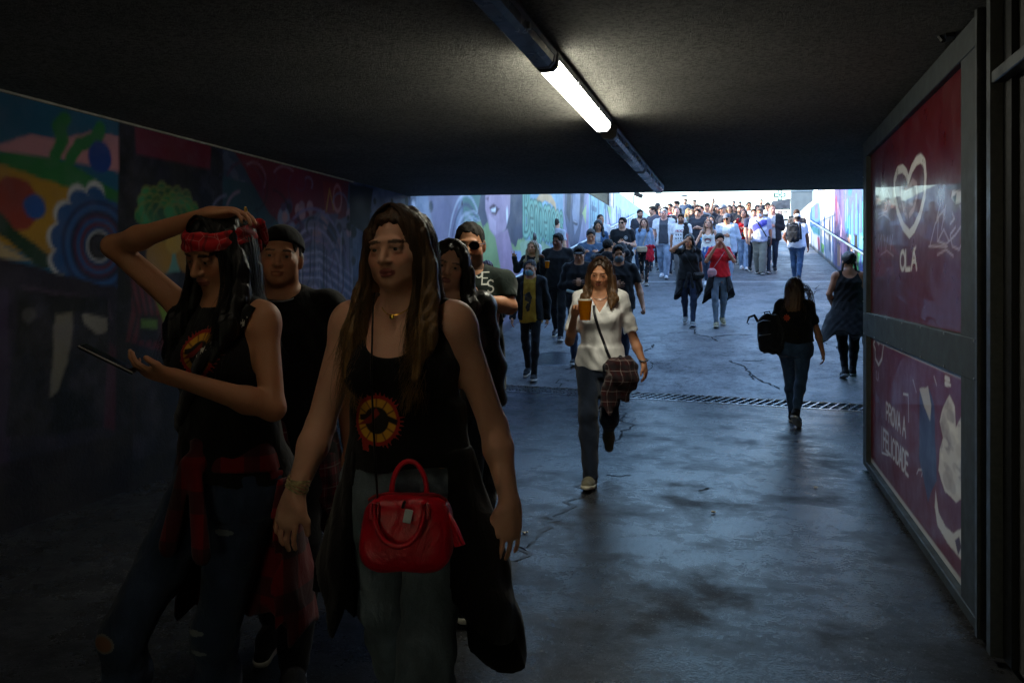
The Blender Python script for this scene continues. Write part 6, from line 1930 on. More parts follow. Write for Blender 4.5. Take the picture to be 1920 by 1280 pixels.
# handbag
hb = tag(empty('handbag'), 'bright red leather handbag with two round handles and a grey tag, hanging at the hip', 'handbag')
hb.location = P(764, 994, 2.04); hb.rotation_euler = (0, 0, w1.rot + rad(8)); bpy.context.view_layer.update()
c = .006; F = Field(axis_steps(-.18, .18, c, ()), axis_steps(-.12, .12, c, ()), axis_steps(-.14, .14, c, ()))
soft_box(F, (0, 0, -.002), (.122, .060, .094), 4.2, .10); F.displace(folds(8, .0018, 30))
M_RED = mat_cloth('d3102c', 'leather'); fmesh(F, 'bag_body', M_RED, hb)
MB().tube([tuple((.046 * math.cos(a), .035, .085 + .085 * math.sin(a))) for a in np.linspace(-.3, math.pi + .3, 20)], .0068, 10).build('handle', M_RED, hb, True)
MB().tube([tuple((-.012 + .062 * math.cos(a), -.055 - .026 * abs(math.sin(a)) ** .5, .070 + .085 * math.sin(a))) for a in np.linspace(.25, -math.pi - .25, 22)], .0066, 10).build('handle', M_RED, hb, True)
for sg in (-1, 1): MB().box((-.012 + sg * .062 - .012, -.064, .045), (-.012 + sg * .062 + .012, -.052, .088), bev=.003).build('handle_tab', M_RED, hb)
MB().box((-.012, -.071, .040), (.008, -.063, .074), M=Matrix.Rotation(rad(12), 4, 'Y'), bev=.002).build('metal_tag', M_STEEL, hb)
MB().tube([(.0, -.050, .088), (-.004, -.064, .076)], .004, 6).build('tag_cord', mat_cloth('101012', 'leather'), hb)
MB().tube([(-.10, 0, .078), (-.08, 0, .090), (.0, 0, .094), (.08, 0, .090), (.10, 0, .076)], .004, 8).build('zip', mat_cloth('8e0a1c', 'leather'), hb, True)
for k in range(3): MB().tube([(.108, -.02, .05), (.122 + .004 * k, -.035 - .01 * k, .02), (.128 + .010 * k, -.04 - .012 * k, -.028 + .006 * k)], [.005, .0065, .005], 6).build('tassel', M_RED, hb, True)
nk = w1.M @ Vector((hcv[0] - .055, -.075, 1.43))
sp = [w1.M @ Vector((hcv[0] - .045, .07, 1.45)), nk + Vector((0, .01, .03)), nk, P(696, 700, 2.09), P(700, 800, 2.05), P(706, 900, 2.035), P(708, 940, 2.03)]
hbi = hb.matrix_world.inverted()
MB().tube([hbi @ p for p in sp], .0055, 8, flat=((0, 1, 0), .5)).build('neck_strap', mat_cloth('15161a', 'leather'), hb, True)

# ---------------- 2: woman with the bandana
w2 = Person(432, 402, 'person in a red bandana with one hand on the head, looking at a phone', 'f', d=2.46, rot=-12, skin='tan', build=1.0, stride=-.9, head=(0, 22, 5), lean=(-.0, -.03), cell=.0085)
w2.arm('R', -1, dict(el=w2.local(213, 462, .05), wr=w2.local(392, 402, -.10), dir=w2.local(474, 392, -.10) - w2.local(392, 402, -.10), thumb=V3(0, 1, .1), curl='relaxed'))
w2.arm('L', 1, dict(el=w2.local(512, 765, -.16), wr=w2.local(330, 708, -.30), dir=w2.local(240, 690, -.34) - w2.local(330, 708, -.30), thumb=V3(0, -1, .45), curl='relaxed'))
w2.J['R']['knee'] = w2.local(232, 1190, -.10); w2.J['R']['ankle'] = w2.local(222, 1470, -.02); w2.J['L']['knee'] = w2.local(402, 1190, .02); w2.J['L']['ankle'] = w2.local(405, 1452, .16)
w2.body(haircol='0c0a0a', lips='8a4a48')
t2 = w2.shirt('sleeveless_top', '0d0d10', fit=.008, sleeve=0, neck='crew', hem=.90, amp=.005, base=.008)
e2 = w2.local(388, 662, -.12)
w2.print_on(t2, 'emblem', float(e2[0]), float(e2[2]), .19, .19, scaled(emblem, .19), .0024)
j2 = w2.trousers('jeans', '2c3b56', fit=.010)
kn = w2.J['R']['knee']
w2.print_on(j2, 'ripped_knee', float(kn[0]), float(kn[2]), .10, .10, lambda p: (p.circ(0, 0, .042, '6f6c6a', ry=.030), p.circ(0, 0, .034, '7a523c', ry=.022)), .003)
kn = w2.J['L']['knee']
for dz in (.035, -.03): w2.print_on(j2, 'ripped_knee', float(kn[0]), float(kn[2]) + dz, .09, .05, lambda p: p.circ(0, 0, .033, '7f8488', ry=.010), .003)
w2.print_on(j2, 'ripped_thigh', .07, .76, .08, .05, lambda p: p.circ(0, 0, .032, '70797f', ry=.012), .003)
w2.hairdo('long', '0d0b0c', .36, strands=1800, wave=.003)
w2.bandana()
w2.tied('tied_plaid_shirt', '6e0d14', 'buffalo', hem=.44, open_=.19, flare=.07)
w2.shoes('sneaker', '1c1c20')
bg = thing_at(w2, 'shoulder_bag', (-.17, .14, .92), 'black bag on a wide strap with white letters across the chest', 'bag')
c = .012; F = Field(axis_steps(-.16, .16, c, ()), axis_steps(-.1, .1, c, ()), axis_steps(-.16, .16, c, ())); soft_box(F, (0, 0, 0), (.12, .05, .10), 4); fmesh(F, 'bag_body', mat_cloth('101014', 'nylon'), bg)
st2 = strap_obj(w2, t2, [(.148, 1.425), (.128, 1.37), (.06, 1.26), (-.05, 1.13), (-.15, 1.03)], .044, mat_cloth('111114', 'nylon'), bg, .008)
w2.print_on(st2, 'strap_letters', .115, 1.345, .13, .16, lambda p: [p.put(np.maximum(np.abs((p.u * .62 - p.v * .78)) - .014, np.abs(np.mod((p.u * .78 + p.v * .62) * 38, 1) - .5) / 38 - .0085) + .0035 * np.sin(p.u * 900), 'd2cfc4')], .0022)['kind'] = 'stuff'
ph = tag(empty('phone'), 'dark smartphone held out flat in the hand of the person with the bandana', 'phone')
pm = w2.M @ Vector(w2.J['L']['wr'] + unit(w2.J['L']['hp']['dir']) * .13)
p0, p1 = P(258, 700, 2.12), P(146, 645, 2.08)
ph.location = (p0 + p1) / 2; ph.rotation_euler = (p1 - p0).to_track_quat('X', 'Z').to_euler()
MB().box((-.076, -.036, -.004), (.076, .036, .004), bev=.003).build('phone_body', mat_plain('black_plastic', '0c0c0e', .35), ph)
MB().box((-.071, -.033, .0042), (.071, .033, .0052)).build('screen', mat_plain('dark_glass', '0a0b0e', .08, coat=.5, bumpy=0), ph)
g = MB(); D = unit(w2.J['R']['hp']['dir']); c0 = w2.J['R']['wr'] + D * .105
ring = g.tube([tuple(c0 + w2.J['R']['t'] * (.012 + .0095 * math.cos(a)) + w2.J['R']['pn'] * .0095 * math.sin(a)) for a in np.linspace(0, 6.283, 12)], .0022, 5, False).build('ring', mat_plain('gold', 'c79a3a', .3, 1.0, bumpy=0), w2.root, True)

# ---------------- 3: man in a backwards cap
m3 = Person(528, 426, 'person smiling in a backwards black cap, black t-shirt and tied plaid shirt', 'm', d=3.1, rot=22, skin='tan', build=1.05, stride=.5, head=(4, -2, 4), cell=.011)
m3.body(haircol='1a120e', beard=None, scalp='2a2019')
m3.shirt('t_shirt', '0d0d0f', fit=.016, hem=.83)
m3.trousers('jeans', '23262c', fit=.016, wide=.01)
m3.hairdo('buzz', '1a120e'); m3.cap('0e0e10', -1)
m3.tied('tied_plaid_shirt', '6a1a28', 'plaid', hem=.55, open_=.035, flare=.05)
m3.shoes('sneaker', '202024')
g = MB(); g.tube([(.066 * math.sin(a) , -.02 - .072 * math.cos(a), 1.44 - .025 * math.cos(a)) for a in np.linspace(-2.2, 2.2, 22)], .003, 6, False); g.build('neck_chain', M_STEEL, m3.root, True)

# ---------------- 4, 5: couple, man in sunglasses and woman in leather
w4 = Person(846, 452, 'person with dark hair in a black leather jacket, half hidden behind the tank top', 'f', d=3.75, rot=14, skin='light', build=.98, stride=.4, head=(6, 4, 12), lean=(-.01, 0), cell=.011)
w4.body(haircol='171010', lips='8f4650')
w4.shirt('blouse', '1a1a1e', fit=.008, neck='v', hem=.9); w4.shirt('leather_jacket', '121214', 'leather', fit=.022, sleeve=1.0, neck='crew', hem=.90, open_front=.05, amp=.009)
w4.trousers('jeans', '1d2430'); w4.hairdo('long', '1b1412', .30, strands=900); w4.shoes('boot', '121214')
m5 = Person(881, 417, 'person with goatee and sunglasses in a dark t-shirt with white lettering', 'm', d=4.45, rot=12, skin='tan', build=.90, stride=.5, head=(2, 6, 0), cell=.012)
m5.arm('L', 1, dict(el=m5.local(955, 575, -.05), wr=m5.local(893, 560, -.26), dir=m5.local(866, 546, -.30) - m5.local(893, 560, -.26), thumb=V3(-.2, -.2, 1), curl='flat'))
m5.body(haircol='17110d', beard='241a15', scalp='1d1612')
t5 = m5.shirt('t_shirt', '10211d', fit=.018, hem=.82)
e5 = m5.local(893, 520, -.1)
m5.print_on(t5, 'lettering', float(e5[0]) + .01, float(e5[2]), .26, .24, lambda p: [p.text(ch, *xy, .062, .010, 'c9cbc6', adv=.6) for ch, xy in zip('ROSES', ((-.085, .055), (-.052, .030), (-.015, -.0), (.018, -.035), (.045, -.075)))], .003)
m5.trousers('jeans', '1a1d24', fit=.016, wide=.01); m5.hairdo('buzz', '17110d'); m5.sunglasses(); m5.shoes('sneaker', '1a1a1c', 'b9bcc0')
wr = m5.J['L']['wr']; D = unit(m5.J['L']['hp']['dir']); u = unit(np.cross(D, V3(0, 1, 0.3))); v_ = np.cross(D, u)
wt = MB().tube([tuple(wr - D * .02 + u * .036 * math.cos(a) + v_ * .034 * math.sin(a)) for a in np.linspace(0, 6.283, 16)], .012, 6, False, flat=(tuple(D), 1.0)).build('watch', mat_plain('black_plastic', '0c0c0e', .35), m5.root, True)

# ---------------- 6: woman in the white shirt with the beer
w6 = Person(1126, 484, 'person in a white v-neck shirt holding up a cup of beer', 'f', d=6.05, rot=6, skin='tan', build=1.0, stride=-.85, head=(-6, 14, 4), cell=.010)
w6.arm('R', -1, dict(el=w6.local(1068, 640, .06), wr=w6.local(1078, 588, -.20), dir=V3(.12, -.25, .30), thumb=V3(1, .1, .1), curl='grip'))
w6.arm('L', 1, dict(el=w6.local(1190, 640, .05), wr=w6.local(1207, 682, -.04), dir=w6.local(1212, 706, -.06) - w6.local(1207, 682, -.04), thumb=V3(-.3, -1, 0), curl='relaxed'))
w6.J['L']['ankle'] = V3(.045, .36, .36); w6.J['L']['knee'] = V3(.07, -.05, .50); w6.J['L']['pitch'] = 70
w6.body(haircol='33231a', lips='9a5048')
t6 = w6.shirt('t_shirt', 'ecebea', fit=.019, sleeve=.58, neck='v', hem=.845, flare=.012, amp=.008)
w6.trousers('jeans', '1e2a3e', fit=.012, wide=.008); w6.hairdo('long', '3a271b', .30, tip='8a6238', strands=1400, wave=.004); w6.shoes('sneaker', '6e6a58', 'd2ccb8')
bb = shoulder_bag(w6, (.13, -.13, .83), (.105, .055, .085), '22242c', 'dark shoulder bag under a draped plaid shirt at the hip of the person in white', t6, [(-.045, 1.40), (-.04, 1.30), (.0, 1.15), (.05, 1.02), (.10, .90)], strapw=.020)
pl = tag(empty('plaid_shirt'), 'red and black plaid shirt draped over a shoulder bag', 'shirt'); pl.matrix_world = w6.M
c = .010; F = Field(axis_steps(-.08, .36, c, ()), axis_steps(-.34, .06, c, ()), axis_steps(.40, 1.02, c, ()))
F.ell((.17, -.155, .83), (.115, .085, .11), k=.03); F.cone((.10, -.155, .80), (.05, -.17, .52), .062, .06, k=.05, flat=((0, 1, 0), 1.5)); F.cone((.21, -.15, .80), (.19, -.16, .66), .05, .045, k=.05, flat=((0, 1, 0), 1.5)); F.cone((.08, -.14, .90), (.22, -.13, .92), .05, .05, k=.05)
F.displace(folds(12, .013, 15)); F.clip(lambda x, y, z: .56 + .03 * np.sin(x * 60) - z - .12 * (x - .05))
o = fmesh(F, 'draped_cloth', mat_cloth('340e12', 'plaid'), pl)
g = MB(); g.tube([(.06 * math.sin(a), -.01 - .075 * math.cos(a), 1.425 - .04 * math.cos(a)) for a in np.linspace(-1.9, 1.9, 20)], .0022, 5, False); g.build('necklace', M_STEEL, w6.root, True)
wr = w6.J['L']['wr']; g = MB(); g.tube([tuple(wr + V3(.034 * math.cos(a), .034 * math.sin(a), .03 + .006 * math.sin(a))) for a in np.linspace(0, 6.283, 14)], .006, 6, False); g.build('bracelet', M_STEEL, w6.root, True)
def mat_clear(name, col, rough=.12, w=.85):
    m, nt, b = _new(name); b.inputs['Base Color'].default_value = (*lin(col), 1); b.inputs['Transmission Weight'].default_value = w; b.inputs['Roughness'].default_value = rough; b.inputs['IOR'].default_value = 1.2
    nt.links.new(ramp(nt, noise(nt, coords(nt), 40), [(.3, rough), (.7, rough + .08)]), b.inputs['Roughness']); return m
M_CUP, M_BEER = mat_clear('clear_plastic', 'e8ecee', .12, 1.0), None
M_CUP.node_tree.nodes['Principled BSDF'].inputs['Alpha'].default_value = .10
def mat_beer():
    m, nt, b = _new('beer'); b.inputs['Base Color'].default_value = (*lin('c47a08'), 1); b.inputs['Roughness'].default_value = .2
    t = N(nt, 'ShaderNodeBsdfTranslucent'); nt.links.new(ramp(nt, noise(nt, coords(nt), 30), [(.3, lin('d07c04')), (.7, lin('e6980c'))]), t.inputs['Color'])
    mx = N(nt, 'ShaderNodeMixShader'); mx.inputs[0].default_value = .6; nt.links.new(b.outputs[0], mx.inputs[1]); nt.links.new(t.outputs[0], mx.inputs[2])
    nt.links.new(mx.outputs[0], nt.nodes['Material Output'].inputs[0]); return m
M_BEER = mat_beer()
def beer_cup(loc, label, full=True, s=1.0):
    t = tag(empty('beer_cup', loc), label, 'cup')
    MB().lathe([(.034 * s, 0), (.046 * s, .135 * s), (.048 * s, .137 * s), (.044 * s, .134 * s), (.033 * s, .004 * s)], n=24).build('cup_wall', M_CUP, t, True)
    if full:
        MB().lathe([(.031 * s, .006 * s), (.0425 * s, .122 * s)], n=24).build('beer', M_BEER, t, True); MB().lathe([(.0425 * s, .1225 * s), (.0428 * s, .129 * s), (.02 * s, .131 * s)], n=20).build('foam', mat_plain('beer_foam', 'd8cdb4', .8), t, True)
    return t
beer_cup(P(1097, 602, 5.70), 'plastic cup of amber beer held up by the person in white', True, 1.2)

# ---------------- the others
CNT = 0
def crowd(px, top, label, sex, hair, top_g, legs, shoes=('sneaker', '24262a'), beard=None, extra=None, outer=None, **kw):
    rr = random.Random(px * 3 + top); kw.setdefault('head', (rr.uniform(-22, 22), rr.uniform(-4, 14), rr.uniform(-6, 6)))
    s = Person(px, top, label, sex, **kw)
    hs = hair[0]
    s.body(beard=beard, haircol=hair[1], scalp=hair[1] if hs == 'buzz' else None)
    nm, col = top_g[0], top_g[1]; opt = dict(top_g[2]) if len(top_g) > 2 else {}
    s.top = s.shirt(nm, col, **opt)
    if outer: s.out = s.shirt(outer[0], outer[1], **dict(outer[2]))
    lo = dict(legs[2]) if len(legs) > 2 else {}
    s.trousers(legs[0], legs[1], **lo)
    s.shoes(*shoes)
    if hs not in ('bald', 'none'): s.hairdo(hs, hair[1], hair[2] if len(hair) > 2 else .28, tip=hair[3] if len(hair) > 3 else None)
    if extra: extra(s)
    return s
JE, BK = ('jeans', '2b3648'), ('trousers', '15161a', dict(kind='cotton'))
TEE = lambda c, **k: ('t_shirt', c, dict(fit=.018, hem=.84, **k))

# -- in the mouth of the underpass, seen against the light
crowd(928, 441, 'person with a shaved head walking away in a dark coat beside the left mural', 'm', ('buzz', '1a1411'), ('coat', '17181c', dict(fit=.03, sleeve=1.0, hem=.60, flare=.02)), BK, d=15.5, rot=178, skin='brown', stride=.4)
def coat6(s): s.face_mask('8a8f98')
crowd(914, 463, 'person with reddish hair, grey mask and long dark coat behind the person in sunglasses', 'f', ('long', '4a2226', .3), ('coat', '16171c', dict(fit=.03, sleeve=1.0, hem=.55, flare=.05)), JE, ('boot', '1c1614'), d=12.4, rot=6, skin='light', stride=.6, extra=coat6, H=1.72)
def boy(s):
    s.face_mask('7fb4c4')
    s.print_on(s.top, 'print', -.01, 1.10, .2, .36, lambda p: (p.poly([(-.05, .12), (.02, .15), (.06, .06), (.03, -.02), (-.06, .02)], '2a2416'), p.poly([(-.02, -.02), (.04, 0), (.02, -.13), (-.02, -.15), (-.05, -.08)], '2a2416'), p.line([(-.07, .1), (.07, .0)], .014, '4a3c1c')), .008)
crowd(995, 487, 'slim person in a yellow shirt, black jacket and blue face mask', 'm', ('buzz', '3a3230'), ('t_shirt', 'b08a2a', dict(fit=.014, hem=.80)), BK, d=11.9, rot=4, skin='tan', build=.84, stride=.45, outer=('jacket', '0e0f12', dict(fit=.026, sleeve=1.0, hem=.84, open_front=.085, neck='high')), extra=boy, cell=.012)
crowd(999, 452, 'person with long blond hair waving one hand, behind the one in yellow', 'f', ('long', '8a7458', .34, 'b09a70'), ('jumper', '121318', dict(fit=.022, sleeve=1.0, hem=.84)), BK, d=14.4, rot=2, skin='tan', stride=.3, arms=('down', 'wave'))
crowd(998, 436, 'person with long dark hair in a white top walking away, below the green graffiti', 'f', ('back', '2a201c', .26), TEE('cfd0d6'), JE, d=17, rot=176, stride=.5)
crowd(1042, 410, 'person with short hair in a pale grey t-shirt walking away near the left handrail', 'm', ('short', '33261e'), TEE('b9bac8'), ('jeans', '3a4458'), d=19, rot=174, stride=-.5)
t11 = crowd(1046, 438, 'tall person all in black holding a cup, centre of the dark group', 'm', ('short', '120e0c'), ('shirt', '0c0d12', dict(fit=.02, sleeve=1.0, hem=.82)), BK, ('boot', '16161a'), d=14.2, rot=4, skin='brown', build=1.12, stride=.6, arms=('down', 'cup'))
beer_cup(P(1026, 503, 13.9), 'plastic cup held by the tall person in black', True)
def carry12(s):
    t = thing_at(s, 'folded_paper', (-.06, -.27, 1.03), 'pale folded paper held in front of the person in a dark cap', 'paper')
    MB().box((-.12, -.03, -.02), (.12, .03, .02), M=Matrix.Rotation(rad(14), 4, 'Y'), bev=.006).build('paper_sheet', mat_plain('paper', 'a9c0c4', .8), t)
crowd(1086, 462, 'person in a dark flat cap and dark jumper just behind the white shirt', 'm', ('short', '16110e'), ('jumper', '101116', dict(fit=.024, sleeve=1.0, hem=.82)), ('jeans', '1f2a40'), d=12.6, rot=8, skin='tan', stride=-.6, arms=('front', 'front'), extra=lambda s: (s.cap('121216', 1), carry12(s)))
def m13(s):
    s.face_mask('7f8c94'); s.print_on(s.top, 'print', 0, 1.18, .2, .16, lambda p: (p.circ(0, 0, .07, '3a3228', ry=.05), p.line([(-.08, .05), (.08, -.04)], .02, '4a3f2c')), .01)
crowd(1160, 460, 'person with a grey mask and black t-shirt right behind the white v-neck shirt', 'm', ('short', '17120f'), TEE('0f1014'), ('jeans', '27324a'), d=11.9, rot=8, skin='tan', build=1.1, stride=.5, arms=(dict(el=(.27, .03, 1.12), wr=(.32, -.10, .88), curl='fist'), 'front'), extra=m13)
crowd(1140, 449, 'dark figure lifting a phone with a raised arm, in front of the denim jackets', 'm', ('short', '120e0c'), ('jumper', '101117', dict(fit=.02, sleeve=1.0, hem=.84)), BK, d=14.0, rot=160, skin='tan', stride=.2, arms=('brow', dict(el=(-.30, -.10, 1.46), wr=(-.14, -.24, 1.62), curl='grip')))
crowd(1108, 430, 'person with greying hair in a denim shirt looking down, by the left handrail', 'm', ('short', '4a4644'), ('denim_shirt', '4c6480', dict(kind='denim', fit=.02, sleeve=1.0, hem=.82)), JE, d=15.4, rot=10, skin='tan', head=(0, 20, 0), arms=('phone', 'phone'), stride=.3)
crowd(1122, 413, 'person with long dark hair in a blue denim jacket over a striped top', 'f', ('long', '1d1614', .32), ('striped_top', 'b9bcc4', dict(fit=.012, hem=.86)), BK, d=18.4, rot=6, skin='tan', head=(0, 14, 0), outer=('denim_jacket', '3f628c', dict(kind='denim', fit=.026, sleeve=1.0, hem=.86, open_front=.05)), stride=.4)
crowd(1126, 402, 'person with cropped hair in a white shirt at the left wall behind the denim jacket', 'm', ('buzz', '2a211c'), ('shirt', 'e2e2e6', dict(fit=.02, hem=.82)), JE, d=20.4, rot=12, skin='tan', stride=.4)
def m18(s):
    s.sunglasses(); s.print_on(s.top, 'print', .07, 1.27, .1, .1, lambda p: (p.circ(0, 0, .042, 'c9ccd0'), p.ring(0, 0, .024, .008, '16171b')), .008)
    t = thing_at(s, 'folded_jacket', (.07, -.22, .92), 'black jacket hanging over a forearm of the person with a round badge', 'jacket')
    F = Field(axis_steps(-.2, .2, .016, ()), axis_steps(-.14, .14, .016, ()), axis_steps(-.42, .26, .016, ())); soft_box(F, (0, 0, -.06), (.13, .055, .29), 3, -.15); F.displace(folds(4, .014, 9)); fmesh(F, 'draped_cloth', mat_cloth('15161a'), t)
crowd(1167, 408, 'person in sunglasses and black t-shirt with a small round badge', 'm', ('short', '17120e'), TEE('101116'), ('shorts', '8f9298', dict(kind='cotton', short=.52, fit=.02)), ('sneaker', 'b9b9bc'), d=18.1, rot=8, skin='light', build=1.05, arms=('front', 'down'), extra=m18, stride=.4)
def w19(s):
    shoulder_bag(s, (-.04, -.20, .90), (.14, .04, .075), 'b9a284', 'beige clutch bag hanging in front of the person in a light denim shirt', s.top, [(.11, 1.38), (.04, 1.2), (-.02, 1.0)], strapw=.015)
    t = thing_at(s, 'red_jacket', (.16, -.17, .80), 'red jacket carried beside a beige bag', 'jacket')
    F = Field(axis_steps(-.16, .16, .016, ()), axis_steps(-.12, .12, .016, ()), axis_steps(-.32, .26, .016, ())); soft_box(F, (0, 0, 0), (.085, .05, .22), 3, -.3); F.displace(folds(6, .012, 9)); fmesh(F, 'draped_cloth', mat_cloth('b8142c'), t)
crowd(1208, 409, 'smiling person in a light blue denim shirt, black leggings and brown boots', 'f', ('long', '4a2c22', .26), ('denim_shirt', '869ab4', dict(kind='denim', fit=.018, sleeve=1.0, hem=.88)), ('leggings', '15171c', dict(kind='cotton', fit=.004)), ('boot', '6f5a48'), d=20.0, rot=2, skin='light', stride=.55, arms=('down', 'down'), extra=w19, head=(-8, 4, -4))
crowd(1200, 393, 'bearded person in a dark grey v-neck shirt behind the light denim shirt', 'm', ('short', '2a201c'), ('t_shirt', '3f3f46', dict(fit=.02, hem=.82, neck='v')), JE, d=22.6, rot=6, skin='light', beard='2a201c', stride=-.4)
crowd(1245, 392, 'white-haired person in a grey shirt and open white jacket', 'm', ('short', 'c9c6c2'), TEE('4a4c54'), ('jeans', '9aaac0', dict(fit=.018, wide=.01)), ('sneaker', 'e6e6ea', 'f0f0f2'), d=21.0, rot=0, skin='pink', build=1.2, stride=.5, outer=('white_jacket', 'dcdce2', dict(fit=.03, sleeve=.5, hem=.80, open_front=.10)))
def m22(s): s.print_on(s.top, 'print', -.02, 1.15, .26, .34, lambda p: (p.text('ROCK', -.10, .09, .05, .02, 'a82a36', adv=1.3), [p.circ(-.09 + .06 * k, .02 - .09 * r, .02, '24242c', ry=.026) for k in range(4) for r in range(2)], [p.line([(-.09 + .06 * k, -.12), (-.06 + .06 * k, -.15)], .02, '4a4a55') for k in range(4)]), .009)
def m22b(s):
    m22(s); t = thing_at(s, 'draped_jacket', (.12, -.06, 1.30), 'black jacket slung over a shoulder of the bearded person in white', 'jacket')
    F = Field(axis_steps(-.14, .14, .016, ()), axis_steps(-.2, .24, .016, ()), axis_steps(-.34, .22, .016, ())); F.cone((0, .04, .11), (.02, -.09, -.16), .075, .075, k=.02, flat=((1, 0, 0), 1.0)); F.displace(folds(6, .01, 9)); fmesh(F, 'draped_cloth', mat_cloth('121318'), t)
crowd(1277, 401, 'bearded person in a white printed t-shirt with a black jacket over the shoulder', 'm', ('short', '221a17'), TEE('e0e0e4'), ('trousers', '6c6a6a', dict(kind='cotton', fit=.018)), d=20.2, rot=-2, skin='tan', beard='1f1815', build=1.1, stride=-.4, extra=m22b)
def w23(s):
    s.print_on(s.top, 'print', 0, 1.15, .24, .2, lambda p: (p.circ(0, 0, .085, '8a3038', ry=.05), p.circ(0, -.01, .055, 'c9c6c0', ry=.03), p.line([(-.10, .03), (0, .065), (.10, .03)], .022, '34343c'), p.line([(-.06, -.06), (.06, -.06)], .02, '54424a')), .009); s.tied('tied_blue_shirt', '3f5f9a', hem=.72, open_=.06, flare=.05)
crowd(1328, 411, 'laughing person with long wavy hair in a white printed tank top', 'f', ('long', '6a4a36', .30, '8a6448'), ('tank_top', 'd8d6d0', dict(fit=.010, sleeve=0, neck='scoop', hem=.86)), ('jeans', '38465c'), ('sneaker', 'd8d8dc'), d=19.3, rot=-4, skin='light', stride=.5, extra=w23, arms=('down', 'out'), head=(0, -4, 6))
def w24(s):
    shoulder_bag(s, (.17, -.12, .93), (.10, .04, .06), '141418', 'small black crossbody bag at the hip of the person shading the eyes', s.top, [(-.10, 1.38), (-.02, 1.22), (.08, 1.05), (.15, .98)], strapw=.014, rz=rad(20))
    s.tied('tied_shirt', '101218', hem=.56, open_=.10, flare=.06)
crowd(1292, 440, 'person in black raising a hand to the face, left of the red t-shirt', 'f', ('long', '0f0c0c', .22), TEE('0c0d10', amp=.008), ('jeans', '26344e', dict(fit=.006)), ('sneaker', '7f8486', 'c9ccd0'), d=14.9, rot=4, skin='tan', build=1.12, stride=.5, arms=('down', 'brow'), extra=w24, head=(-18, 4, 0))
def w25(s):
    s.sunglasses(); s.tied('tied_jacket', '0d0e12', hem=.50, open_=.10, flare=.12, knot=False)
    t = shoulder_bag(s, (-.15, -.19, .98), (.085, .035, .085), 'c08f98', 'round pink bag on a thin strap hanging below the red t-shirt', s.top, [(.08, 1.36), (.0, 1.24), (-.12, 1.06)], strapw=.012, p=2.4)
crowd(1349, 438, 'person in sunglasses and a bright red t-shirt, both hands raised to the chin', 'f', ('short', '1d1512'), ('t_shirt', 'c81420', dict(fit=.022, hem=.90, sleeve=.6, amp=.008)), ('jeans', '66788a', dict(fit=.006)), ('sneaker', '8a8468', 'c9c4b0'), d=14.7, rot=6, skin='olive', build=.96, stride=-.45, arms=('face', 'face'), extra=w25)
def m26(s): s.cap('6d6f78', 1); s.sunglasses()
crowd(1363, 401, 'person in a grey cap and sunglasses with an open pale blue shirt over white', 'm', ('buzz', '6a6462'), TEE('e6e4e0'), ('jeans', '93a3b8', dict(fit=.016)), ('sneaker', '9a8f7a'), d=19.6, rot=-6, skin='tan', build=1.2, stride=.4, arms=('front', 'down'), outer=('open_shirt', 'b6c0d0', dict(fit=.026, sleeve=1.0, hem=.76, open_front=.08)), extra=m26)
def w27(s): shoulder_bag(s, (.06, -.20, .98), (.12, .05, .07), '2c2f26', 'dark green handbag held in front of the red blouse', None)
crowd(1395, 393, 'person with long dark hair in a loose red blouse and flared light jeans', 'f', ('long', '3a1f1a', .28), ('blouse', 'd01c26', dict(fit=.03, sleeve=.62, hem=.86, neck='scoop', flare=.02, amp=.01)), ('jeans', '9cb2cf', dict(fit=.012, wide=.03)), ('sneaker', 'ececf0', 'f2f2f4'), d=22.0, rot=-4, skin='light', stride=.4, arms=('front', 'front'), extra=w27, head=(-10, -6, 4))
def m28(s):
    s.face_mask('e6e8ec'); s.print_on(s.top, 'stripe', 0, 1.16, .36, .46, lambda p: (p.poly([(-.18, .1), (.06, .23), (.18, .23), (.18, .1), (-.02, -.02), (-.18, -.14)], '3a3f9c'), p.poly([(-.16, -.10), (-.02, .0), (-.06, -.16), (-.16, -.20)], 'f0f0f4'), p.poly([(.02, -.02), (.18, .08), (.18, -.02), (.06, -.10)], 'dfe2f0')), .01)
    shoulder_bag(s, (.22, -.02, .86), (.05, .08, .12), '17181c', 'black camera bag on a strap of the masked person in blue and white', s.top, [(-.10, 1.38), (0, 1.25), (.12, 1.05), (.17, .95)], strapw=.03)
crowd(1425, 390, 'person in a white mask with a blue and white striped shirt', 'm', ('short', '7a6a60'), ('shirt', 'aab0cc', dict(fit=.022, hem=.82, sleeve=.6)), ('cargo_trousers', '7c7a70', dict(kind='cotton', fit=.024, wide=.02)), ('sneaker', '34342f'), d=21.0, rot=-6, skin='tan', build=1.15, stride=.45, extra=m28)
crowd(1447, 393, 'person with shoulder-length auburn hair in a navy patterned blouse and white shoes', 'f', ('bob', '7a4a34'), ('blouse', '3c4a66', dict(fit=.022, sleeve=1.0, hem=.84, kind='denim', neck='scoop')), ('jeans', '465e78'), ('sneaker', 'f0f0f2', 'f0f0f2'), d=22.6, rot=-8, skin='light', stride=.5, head=(-14, -4, 0))
crowd(1404, 379, 'person in sunglasses and a white polo shirt above the red blouse', 'm', ('short', '3a302a'), ('polo_shirt', 'dfe6ec', dict(fit=.02, hem=.82)), JE, d=24.6, rot=-4, skin='tan', build=1.05, stride=.3, extra=lambda s: s.sunglasses())
def m31(s):
    s.cap('d8d8da', 1); backpack(s, (.06, .30, 1.22), (.17, .10, .24), '15171c', 'black backpack on the person in a white shirt walking up the ramp', 0.0, False)
